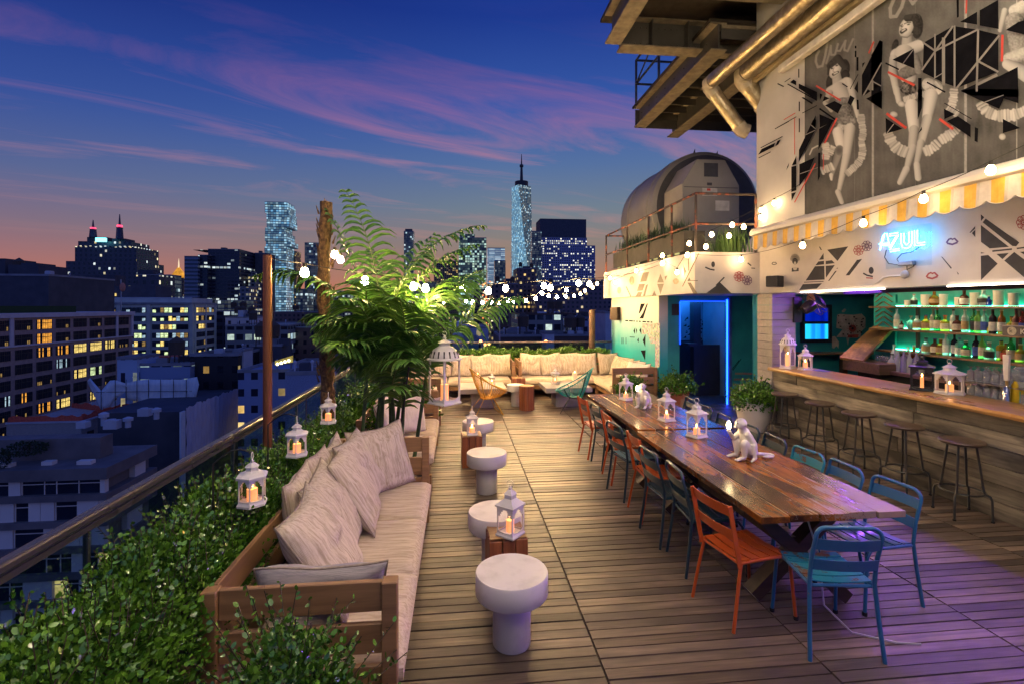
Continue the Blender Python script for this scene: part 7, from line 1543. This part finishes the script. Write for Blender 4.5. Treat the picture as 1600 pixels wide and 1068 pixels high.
# ------------------------------------------------------------ monkey lamps (one cast body each)
resin = plain('white_resin', (.74,.70,.63), (.66,.62,.55), .5, scale=5)
def monkey(label, loc, rz, sc, seed=0):
    t = thing('monkey_lamp', label, 'lamp', loc, rz); m = MB()
    def limb(ps, rs): 
        P = [Vector(p) for p in ps]; m.tube(P, rs, 12); [m.ball(p, r_, 12, 8) for p, r_ in zip(P, rs)]
    limb([(-.008,0,.225),(.012,0,.17),(.035,0,.10),(.045,0,.062)], [.044,.058,.068,.060])
    limb([(-.025,0,.235),(-.042,-.004,.285)], [.034,.036]); m.ball((-.044,-.005,.302), .050, 16, 12, (1,.94,1)); m.ball((-.084,-.012,.285), .026, 12, 8, (1,.95,.8)); m.ball((-.075,-.010,.312), .026, 12, 8)
    for s in (1, -1): m.ball((-.030, s*.052, .305), .017, 10, 8, (.5,.5,1)); limb([(.02, s*.045,.075),(-.045, s*.06,.145),(-.052, s*.062,.135),(-.045, s*.055,.05),(-.05, s*.055,.02),(-.105, s*.062,.014)], [.044,.033,.031,.023,.019,.014])
    limb([(-.005,-.05,.215),(.03,-.082,.145),(.02,-.09,.13),(.025,-.098,.03),(.0,-.105,.012)], [.028,.022,.021,.017,.013])
    limb([(-.02,.042,.215),(-.075,.055,.17),(-.085,.05,.172),(-.125,.03,.215),(-.132,.028,.228)], [.027,.021,.020,.016,.017])
    for k in range(4):
        limb([(-.002-.0*k,-.105,.010),(-.024,-.098-.009*k,.007)], [.007,.005]); limb([(-.128,.02+.006*k,.222),(-.150,.022+.006*k,.236),(-.143,.024+.005*k,.248)], [.006,.0055,.005])
        for s in (1, -1): limb([(-.10, s*.062+.008*(k-1.5),.012),(-.128, s*.064+.011*(k-1.5),.008)], [.0075,.0055])
    limb([(-.124,.042,.222),(-.132,.046,.244)], [.0065,.005]); limb([(.085,.02,.05),(.13,.02,.028),(.19,.02,.022),(.235,.005,.02),(.245,-.02,.02),(.225,-.042,.02),(.18,-.045,.02),(.15,-.04,.02)], [.02,.018,.016,.015,.0145,.014,.013,.012])
    limb([(.04,0,.08),(.088,.018,.045)], [.05,.022])
    o = m.build('body', resin, t, smooth=180); r_ = o.modifiers.new('fuse', 'REMESH'); r_.mode = 'VOXEL'; r_.voxel_size = .0042; r_.use_smooth_shade = True; s_ = o.modifiers.new('soft', 'SMOOTH'); s_.iterations = 4; s_.factor = .5
    m = MB()
    for sg in (1, -1): m.ball((-.091, sg*.017-.010, .312), .0065, 8, 6)
    m.ball((-.108, -.006, .293), .004, 6, 5); m.ball((-.108, -.018, .293), .004, 6, 5); m.tube([(-.103,.006,.274),(-.110,-.012,.271),(-.102,-.030,.274)], .0022, 5); m.build('face_detail', plain('face_shadow_grey', (.12,.10,.09), None, .6), t)
    MB().lathe([(.010,.228),(.012,.252)], (-.137,.030,0), 10).build('lamp_socket', plain('brass', (.5,.35,.12), None, .3, .9), t)
    MB().lathe([(.010,.253),(.019,.272),(.021,.286),(.014,.310),(.001,.326)], (-.137,.030,0), 14).build('bulb', emit('monkey_bulb', (1,.72,.36), 34) if 'monkey_bulb' not in bpy.data.materials else bpy.data.materials['monkey_bulb'], t, smooth=60)
    t.scale = (sc,)*3; return t
monkey('larger white monkey lamp raising a lit bulb beside its head', (2.53, 4.20, T1), rad(2), 1.02)
monkey('smaller white monkey lamp with lit bulb before its face', (2.44, 6.44, T2), rad(48), .93)
o = MB().tube([(2.40,3.28,.72),(2.46,3.2,.4),(2.42,3.1,.12),(2.52,2.98,.008),(2.72,2.86,.008),(2.86,2.83,.008)], .006, 6).build('power_cord', plain('white_cord', (.6,.57,.55), None, .5), smooth=60); tag(o, 'thin white cord trailing from the table end to the deck', 'cord')
# ------------------------------------------------------------ string lights
blb = emit('filament_bulb', (1,.64,.27), 1150); blW = emit('wall_bulb', (1,.64,.28), 58); blP = emit('palm_bulb', (1,.64,.27), 260); blO = emit('added_fill_bulb', (1,.78,.50), 1050); cordm = plain('light_cord', (.012,.012,.012), None, .6); skm = plain('bulb_socket', (.03,.025,.02), None, .5)
def bulb_mesh(r):
    m = MB(); m.lathe([(.012,-.02),(.016,-.035),(r*.7,-.055),(r,-.055-r*.75),(r*.85,-.055-r*1.35),(r*.45,-.055-r*1.75),(.001,-.055-r*1.85)], n=12); return m
def strand(label, pts, ends=(), r=.038, mt=None):
    """pts: bulb sockets in order (world points under the cord); ends: cord ends"""
    t = thing('string_lights', label, 'string lights', pts[0]); P = ([Vector(ends[0])] if ends and ends[0] is not None else [])+[Vector(p) for p in pts]+([Vector(ends[1])] if len(ends) > 1 and ends[1] is not None else [])
    path = []
    for i in range(len(P)-1):
        L_ = (P[i+1]-P[i]).length
        for k in range(6): f = k/6; q = P[i].lerp(P[i+1], f); q.z -= .05*L_*4*f*(1-f)*.4; path.append(q)
    path.append(P[-1]); MB().tube(path, .004, 5).build('cord', cordm, t, world=True, smooth=60)
    b0 = None; bw_ = None
    for p in pts:
        sk = MB().lathe([(.006,.004),(.017,0),(.019,-.05),(.015,-.055)], n=10).build('socket', skm, t) if b0 is None else dup(b0[0], parent=t)
        bb = bulb_mesh(r).build('bulb', mt or blb, t, smooth=60) if b0 is None else b0[1].copy()
        if b0 is None: b0 = (sk, bb)
        else: COL.objects.link(bb); bb.parent = t
        if mt is None and (p[0] > 3.0 or (Vector(p)-Vector((-.9,5.4,2.2))).length < 1.35):       # weaker bulbs next to the canopy and inside the palm
            mk = blW if p[0] > 3.0 else blP
            if bw_ is None or bw_[0] != mk: q = bulb_mesh(r).build('bulb', mk, t, smooth=60); bw_ = (mk, q.data); bpy.data.objects.remove(q)
            bb.data = bw_[1]
        d = Vector(p)-Vector(pts[0]); sk.location = d; bb.location = d
    return t
def onplan(px, py, A, B):
    """the point of the vertical plane through plan points A, B seen at a pixel, lowered so that the bulb (not the cord) is there"""
    a = (px-800)/FP; dx, dy = a*CT+ST, CT-a*ST; ex, ey = B[0]-A[0], B[1]-A[1]
    d = (A[0]*ey-A[1]*ex)/(dx*ey-dy*ex); return Vector((d*dx, d*dy, EYE-(py-479)*d/FP+.075))
U = lambda A, B, *p: [onplan(x, y, A, B) for x, y in p]
PT = (-1.55, p0.y, 2.5)
strand('string of bulbs from the copper pole across to the canopy corner', U((-1.55,4.3),(4.0,9.6),(476,425),(570,438),(646,447),(665,450),(723,450),(763,454),(790,450),(850,446),(860,449),(904,442),(921,443)), (PT, (4.06, 9.7, 2.95)))
strand('low string of bulbs along the back railing', U((-1.6,13.3),(4.1,13.3),(694,472),(728,471),(754,473),(780,474),(801,473),(822,470),(857,462),(870,464),(884,463),(897,462),(907,459),(914,454)), ((-1.6,13.3,2.3),(4.08,13.5,2.9)), r=.038)
strand('string of bulbs sagging between the palm and the canopy over the sofas', U((-1.5,9.0),(4.1,12.6),(610,470),(694,466),(738,472),(767,472),(794,470),(837,466),(847,458),(885,453),(926,449),(933,443)), ((-1.42,8.9,2.4),(4.08,12.6,2.95)), r=.036)
strand('pair of bulbs hanging from the bark post among the fronds', U((-1.42,5.75),(-.6,6.2),(523,397),(532,405)), ((-1.42, b0.y if hasattr(b0,'y') else 5.5, 2.75), None))
r1_ = [atX(x, y, 3.98)+Vector((0,0,.075)) for x, y in ((953,434),(961,441),(994,423),(1035,411),(1058,425),(1074,398))]
strand('string of bulbs along the canopy top edge', sorted(r1_, key=lambda p: -p.y), ((4.06,13.4,3.0), (4.06,8.5,3.3)), mt=blW)
r2_ = [atX(x, y, 4.06)+Vector((0,0,.075)) for x, y in ((1035,399),(1077,380))]+[atY(x, y, 8.25)+Vector((0,0,.075)) for x, y in ((1112,366),(1144,351),(1190,328))]+[atX(1210, 317, 5.22)+Vector((0,0,.075))]
strand('string of bulbs draped along the rusty roof railing up to the mural wall', r2_, ((4.06,13.0,3.1), (5.29,7.3,4.0)), mt=blW)
strand('short string of bulbs below the tank to the railing corner post', [atY(x, y, 8.22)+Vector((0,0,.075)) for x, y in ((1103,385),(1139,368),(1162,354),(1189,339))], ((4.5,8.3,3.2),(5.25,8.3,3.75)), mt=blW)
e_ = [atY(1158, 405, 8.2)+Vector((0,0,.075))]+[atX(x, y, 4.70)+Vector((0,0,.075)) for x, y in ((1254,383),(1349,348),(1443,310),(1548,265))]+[Vector((4.66,3.2,3.58)),Vector((4.6,2.2,3.66))]
strand('string of bulbs in front of the awning and neon sign', e_, ((4.1,8.3,3.0),(4.6,1.2,3.8)), mt=blW)
ov = lambda A, B, n: [Vector(A).lerp(Vector(B), (i+.5)/n)-Vector((0,0,.5*math.sin(math.pi*(i+.5)/n))) for i in range(n)]  # added strings out of view, put in to light the deck and front faces
strand('added unseen string of fill bulbs high over the terrace from the mural wall', ov((5.2,3.6,6.0),(-1.5,1.2,4.9), 8), ((5.28,3.6,6.1),(-1.69,1.2,5.0)), mt=blO)
strand('second added unseen string of fill bulbs over the terrace near the camera', ov((5.2,1.2,5.9),(-1.5,-.8,4.6), 5), ((5.28,1.2,6.0),(-1.69,-.8,4.7)), mt=blO)
# ------------------------------------------------------------ back bar shelves, bottles, glasses, taps
SX = 6.93
shw = wood('shelf_plank', (.20,.11,.055), (.10,.055,.03), 1, .4, .8, .1, .25)
grn = emit('shelf_led', (.13,1,.55), 22)
SH = [('top', 2.105), ('middle', 1.745), ('bottom', 1.405)]
for nm, z in SH:
    t = thing('bottle_shelf', nm+' wooden bottle shelf behind the bar', 'shelf', (SX, 6, z)); MB().box(SX-.1, 1.0 if nm != 'bottom' else 1, z-.03, 7.195, 7.72 if nm != 'bottom' else 7.6, z).build('board', shw, t, world=True, bevel=.004); MB().box(7.17, 1, z+.001, 7.185, 7.6, z+.008).build('led_strip', grn, t, world=True)
    MB().box(7.02, 7.0, z-.27, 7.06, 7.04, z-.031).build('bracket', plain('bracket_wood', (.07,.04,.03), None, .6) if 'bracket_wood' not in bpy.data.materials else bpy.data.materials['bracket_wood'], t, world=True)
    MB().box(7.02, 5.6, z-.27, 7.06, 5.64, z-.031).build('bracket', bpy.data.materials['bracket_wood'], t, world=True)
t = thing('chevron_screen', 'teal screen with wooden chevron slats at the end of the bottle shelves', 'screen', (7.19, 7.8, 1.5)); chw = wood('chevron_wood', (.32,.19,.08), (.2,.1,.05), 1, .5)
MB().box(7.16, 7.55, 1.2, 7.195, 7.98, 2.3).build('panel', tealb, t, world=True); m = MB()
for i in range(7):
    z0 = 1.75+i*.085; m.bar((7.155, 7.60, z0), (7.155, 7.76, z0+.09), .012, .035, up=(1,0,0)); m.bar((7.155, 7.93, z0), (7.155, 7.79, z0+.09), .012, .035, up=(1,0,0))
m.build('slat', chw, t, world=True); MB().box(7.14, 7.2, 2.12, 7.19, 7.54, 2.16).build('rail', tealb, t, world=True)
cols = {'clear':(.75,.80,.80),'aqua':(.35,.75,.70),'amber':(.45,.14,.02),'gold':(.70,.42,.05),'green':(.03,.35,.08),'lime':(.30,.60,.12),'black':(.015,.015,.02),'brown':(.10,.035,.02),'blue':(.03,.10,.60),'violet':(.45,.40,.75),'red':(.35,.03,.03),'pale':(.60,.62,.50)}  # violet puts the purple light's tint into clear bottle glass
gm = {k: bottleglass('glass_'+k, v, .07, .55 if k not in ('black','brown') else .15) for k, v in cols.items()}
lbm = {k: plain('label_'+k, v, None, .7, scale=40) for k, v in {'cream':(.62,.56,.44),'white':(.66,.65,.63),'black':(.03,.03,.03),'tan':(.45,.28,.14),'yellow':(.6,.45,.06),'blue':(.04,.08,.4),'red':(.4,.04,.03),'grey':(.3,.3,.31)}.items()}
cpm = {k: plain('cap_'+k, v, None, .4) for k, v in {'black':(.015,.015,.015),'red':(.4,.04,.03),'white':(.62,.6,.58),'gold':(.5,.33,.08),'blue':(.03,.06,.3),'cork':(.4,.25,.13),'silver':(.5,.5,.5)}.items()}
PR = {'tall': (.037,.30,[(1,0),(1,.62),(.9,.68),(.40,.78),(.36,.95)]), 'wine': (.037,.31,[(1,0),(1,.58),(.8,.66),(.36,.74),(.34,.95)]), 'square': (.042,.25,[(1,0),(1,.66),(.75,.74),(.36,.78),(.36,.94)]), 'round': (.055,.20,[(.6,0),(.9,.12),(1,.32),(.85,.55),(.32,.70),(.30,.92)]), 'squat': (.05,.22,[(1,0),(1.02,.45),(.85,.62),(.36,.72),(.36,.93)]), 'mini': (.028,.13,[(1,0),(1,.55),(.4,.7),(.4,.9)])}
def bottle(label, x, y, z, shape, g_, l_, c_, group, k=1.0):
    r, h, prof = PR[shape]; r *= k*1.1; h *= k*1.05; t = thing('bottle', label, 'bottle', (x, y, z+.0015), 0, group); n = 4 if shape == 'square' else 16; ro = .3 if n == 4 else 0
    MB().lathe([(r*a*(1.2 if n == 4 else 1), h*b_) for a, b_ in prof], n=n, rot=ro).build('glass', gm[g_], t, smooth=35)
    MB().lathe([(r*.40,h*.93),(r*.42,h*.935),(r*.42,h)], n=12).build('cap', cpm[c_], t, smooth=35)
    if l_:
        a0, a1 = (.12, .48) if shape != 'round' else (.2, .45); rr_ = r*(1.2 if n == 4 else 1.0)+.0012
        if shape == 'round': rr_ = r*1.005
        m = MB(); m.lathe([(rr_,h*a0),(rr_,h*a1)], n=n, rot=ro); m.f = m.f[:-2]; m.m = m.m[:len(m.f)]; m.build('label', lbm[l_], t, smooth=35)
    return t
ordn = ['first','second','third','fourth','fifth','sixth','seventh','eighth','ninth','tenth','eleventh','twelfth','thirteenth','fourteenth','fifteenth','sixteenth','seventeenth','eighteenth','nineteenth','twentieth']
Zs = lambda x: 1380+x/7.27
mid_ = [(155,'tall','clear','cream','silver'),(197,'mini','brown','white','black'),(290,'round','aqua',None,'cork'),(385,'squat','clear','tan','black'),(470,'squat','gold','tan','blue'),(540,'tall','pale','cream','cork'),(615,'wine','green','cream','red'),(690,'squat','gold','cream','red'),(770,'tall','clear','white','black'),(840,'squat','brown','cream','black'),(915,'tall','clear','tan','white'),(1000,'wine','green','black','black'),(1080,'tall','lime','grey','white'),(1135,'tall','aqua','blue','silver'),(1180,'mini','gold','yellow','gold'),(1245,'tall','black','white','black'),(1330,'tall','amber','white','cork'),(1430,'squat','gold','yellow','black'),(1510,'wine','brown','tan','black'),(1568,'tall','red','blue','black')]
sh_w = {'tall':'tall slim','wine':'round shouldered','square':'square','round':'round bellied','squat':'stout','mini':'miniature'}
for i, (x, sh_, g_, l_, c_) in enumerate(mid_):
    y = atX(Zs(x), 515, SX).y; bottle('%s %s bottle with %s cap, %s from the left on the middle shelf' % (sh_w[sh_], g_, c_, ordn[i]), SX+.02*((i*7) % 3), y, SH[1][1], sh_, g_, l_, c_, 'bottles on the middle shelf')
top_ = [(350,'squat','clear','black','red',.8),(580,'round','amber','tan','red',1.1),(920,'squat','brown','white','black',.95),(1140,'round','clear','black','silver',1.05),(1200,'mini','blue',None,'silver',1.0)]
for i, (x, sh_, g_, l_, c_, k) in enumerate(top_): bottle('%s %s bottle with %s cap, %s from the left on the top shelf' % (sh_w[sh_], g_, c_, ordn[i]), SX+.02, atX(Zs(x), 480, SX+.02).y, SH[0][1], sh_, g_, l_, c_, 'bottles on the top shelf', k)
can = plain('canister_cream', (.62,.60,.52), (.55,.52,.45), .5, scale=8)
for i, (x, r, h) in enumerate(((280,.045,.08),(485,.06,.16),(685,.048,.16),(845,.035,.11),(1040,.05,.17),(1310,.052,.19),(1480,.05,.15))):
    t = thing('canister', '%s pale canister from the left on the top shelf' % ordn[i], 'canister', (SX+.05, atX(Zs(x), 480, SX+.05).y, SH[0][1]+.0015), 0, 'canisters on the top shelf'); MB().lathe([(r,0),(r*1.05,h)], n=20).build('body', can, t, smooth=40); MB().lathe([(r*1.07,h+.001),(r*1.07,h+.012),(.001,h+.013)], n=20).build('lid', lw, t, smooth=40)
bot_ = [(485,'squat','clear','tan','black'),(560,'squat','brown','cream','blue'),(640,'squat','amber','tan','cork'),(715,'tall','clear','white','white'),(780,'wine','black','white','black'),(855,'square','aqua','white','blue'),(940,'squat','green','cream','white'),(1025,'wine','black','blue','silver'),(1110,'wine','lime','cream','red'),(1205,'squat','pale','black','silver'),(1310,'square','gold','grey','black'),(1385,'squat','amber','red','black'),(1450,'tall','green','cream','black'),(1530,'squat','gold','tan','cork')]
for i, (x, sh_, g_, l_, c_) in enumerate(bot_): bottle('%s %s bottle with %s cap, %s from the left on the bottom shelf' % (sh_w[sh_], g_, c_, ordn[i]), SX+.02*((i*5) % 3), atX(Zs(x), 560, SX).y, SH[2][1], sh_, g_, l_, c_, 'bottles on the bottom shelf')
# working counter under the shelves with a crowd of clear bottles at its left
t = thing('back_counter', 'dark wooden working counter below the bottle shelves', 'counter', (6.9, 5, 0)); MB().box(6.55, -1, 1.07, 7.195, 7.75, 1.12).build('top', wood('back_counter_wood', (.13,.06,.05), (.07,.035,.03), 1, .4), t, world=True, bevel=.005); MB().box(6.62, -1, .01, 7.19, 7.7, 1.068).build('body', subm, t, world=True)
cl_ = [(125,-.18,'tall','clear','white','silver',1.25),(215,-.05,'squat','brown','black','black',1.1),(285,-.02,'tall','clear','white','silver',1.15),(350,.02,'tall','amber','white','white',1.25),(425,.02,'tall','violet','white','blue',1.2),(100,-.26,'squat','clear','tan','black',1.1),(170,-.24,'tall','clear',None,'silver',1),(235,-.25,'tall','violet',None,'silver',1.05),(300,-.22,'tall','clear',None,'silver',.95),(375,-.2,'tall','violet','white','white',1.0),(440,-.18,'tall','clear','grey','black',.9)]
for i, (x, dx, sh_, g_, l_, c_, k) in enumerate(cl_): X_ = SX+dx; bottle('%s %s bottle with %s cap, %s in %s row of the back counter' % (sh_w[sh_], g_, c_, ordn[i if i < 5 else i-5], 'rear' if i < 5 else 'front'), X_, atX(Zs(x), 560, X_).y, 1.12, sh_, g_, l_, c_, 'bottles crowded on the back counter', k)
# glasses racked behind the counter
tg = bottleglass('tumbler_glass', (.80,.84,.92), .05, .75)
t = thing('glass_tray', 'steel tray of upturned glasses behind the bar counter', 'tray', (6.08, 5, 1.0)); MB().box(5.93, 4.15, 1.03, 6.33, 5.4, 1.045).build('tray', plain('tray_steel', (.35,.36,.38), None, .35, .8), t, world=True)
MB().box(5.95, 4.2, .01, 6.3, 5.35, 1.028).build('ice_chest', plain('chest_steel', (.2,.2,.22), None, .4, .8), t, world=True)
gp = None
MB().box(5.94, 4.16, 1.222, 6.32, 5.39, 1.226).box(5.94, 4.16, 1.046, 5.946, 4.166, 1.22).box(6.314, 4.16, 1.046, 6.32, 4.166, 1.22).box(5.94, 5.384, 1.046, 5.946, 5.39, 1.22).box(6.314, 5.384, 1.046, 6.32, 5.39, 1.22).build('wire_tier', plain('tier_steel', (.3,.3,.32), None, .3, .9), t, world=True)
for i in range(26):
    for j in range(3):
        p = (6.0+j*.115, 4.22+(i % 13)*.09+(.02 if j % 2 else 0), 1.047 if i < 13 else 1.2275)
        if gp is None:
            gp = thing('tumbler', 'clear upturned glass in the steel tray behind the bar', 'glass', p, 0, 'upturned glasses in the steel tray'); m = MB(); m.lathe([(.040,0),(.042,.002),(.036,.11),(.031,.125),(.001,.126)], n=14); m.build('bowl', tg, gp, smooth=40); MB().lathe([(.030,.127),(.012,.135),(.008,.16),(.010,.165),(.032,.172),(.001,.174)], n=14).build('foot', tg, gp, smooth=40)
        else: dup(gp, p, None, None if i < 13 else 'clear upturned glass standing on the upper wire tier behind the bar', None if i < 13 else 'upturned glasses on the upper wire tier')
# upturned stemware at the raised hatch
gp2 = None
for i, (px, py) in enumerate(((1372,553),(1378,548),(1384,556),(1389,549),(1380,560))):
    q = atX(px, py, 6.75); p = (q.x, q.y, 1.1205)
    if gp2 is None: gp2 = thing('wine_glass', 'clear wine glass catching violet light beside the raised hatch', 'glass', p, 0, 'wine glasses beside the hatch'); MB().lathe([(.034,0),(.006,.008),(.005,.09),(.022,.105),(.038,.14),(.032,.20)], n=16).build('bowl', tg, gp2, smooth=50)
    else: dup(gp2, p)
# beer tap with white handle, brand board, juice
q = atX(1573, 600, 5.93)
t = thing('beer_tap', 'steel beer tap with a tall white handle at the right end of the bar', 'beer tap', (q.x, q.y, 1.0)); stl2 = plain('polished_steel', (.55,.55,.56), None, .18, 1.0)
MB().lathe([(.05,0),(.05,.02),(.038,.03),(.038,.21),(.02,.24)], n=24).build('column', stl2, t, smooth=40); MB().lathe([(.012,.24),(.012,.30)], n=12).build('stem', plain('tap_brass', (.5,.34,.12), None, .3, .9), t, smooth=40)
MB().prism([(-.024,.30),(.024,.30),(.034,.58),(-.034,.58)], lambda x, z, s_: (-.014+.028*s_, x, z)).build('handle', lw, t, bevel=.006, seg=2)
o = MB().lathe([(.02,0),(.02,.2),(.001,.201)], (q.x+.05, q.y-.09, 1.0), 16).build('green_bottle', plain('green_plastic', (.02,.35,.12), None, .4), smooth=40); tag(o, 'slim green tube standing right of the beer tap', 'tube')
q0, q1 = atX(1566, 524, 6.2), atX(1566, 509.5, 6.2); ya = q0.y; hb_ = q1.z-q0.z
t = thing('brand_board', 'dark board with round white emblem and white capitals above the tap', 'sign', (6.2, ya, q0.z)); MB().box(6.2, ya-1.2, q0.z, 6.23, ya, q1.z).build('board', plain('board_plum', (.055,.04,.06), None, .5), t, world=True); MB().box(6.18, ya-1.22, q1.z+.001, 6.25, ya+.01, q1.z+.012).build('cap_rail', plain('board_rail', (.35,.3,.3), None, .5), t, world=True)
MB().lathe([(.048,-.0025),(.048,.0),(.001,.0001)], n=28, M=Matrix.Translation((6.198, ya-.10, q0.z+hb_*.52)) @ Matrix.Rotation(rad(-90), 4, 'Y')).build('emblem', lbm['cream'], t, world=True)
def text(s_, size, Mx, mat, parent, name='lettering', ext=.001):
    c = bpy.data.curves.new(name, 'FONT'); c.body = s_; c.size = size; c.extrude = ext; o = bpy.data.objects.new(name, c); COL.objects.link(o); c.materials.append(mat); me = bpy.data.meshes.new_from_object(o); bpy.data.objects.remove(o); o = bpy.data.objects.new(name, me); COL.objects.link(o); o.parent = parent; o.matrix_parent_inverse = parent.matrix_basis.inverted(); o.matrix_basis = Mx; return o
Rf = Matrix(((0,0,-1,0),(-1,0,0,0),(0,1,0,0),(0,0,0,1)))
text('KEL', hb_*.78, Matrix.Translation((6.196, ya-.185, q0.z+hb_*.24)) @ Rf, lw, t); text('k', hb_*.7, Matrix.Translation((6.193, ya-.078, q0.z+hb_*.33)) @ Rf, bpy.data.materials['board_plum'], t, 'emblem_letter')
MB().box(6.2, ya-1.2, 1.0, 6.23, ya-.35, q0.z-.002).build('stand', plain('board_mauve', (.30,.24,.36), None, .5), t, world=True)
q = atX(1594, 600, 6.02); t = thing('juice_jar', 'glass jar of yellow juice at the right edge of the bar', 'jar', (q.x, q.y, 1.0)); MB().lathe([(.06,0),(.07,.02),(.07,.26),(.05,.30)], n=20).build('juice', bottleglass('juice_yellow', (.75,.55,.03), .1, .4), t, smooth=40); MB().lathe([(.052,.301),(.07,.32),(.07,.42),(.03,.46),(.001,.462)], n=20).build('lid', tg, t, smooth=40)
# menus on the counter end
t = tag(MB().box(5.62, 7.25, 1.0915, 5.8, 7.5, 1.0945).build('paper_mat', plain('menu_purple', (.14,.12,.3), None, .5)), 'dark printed mat lying on the bar counter beside the short lantern', 'mat')
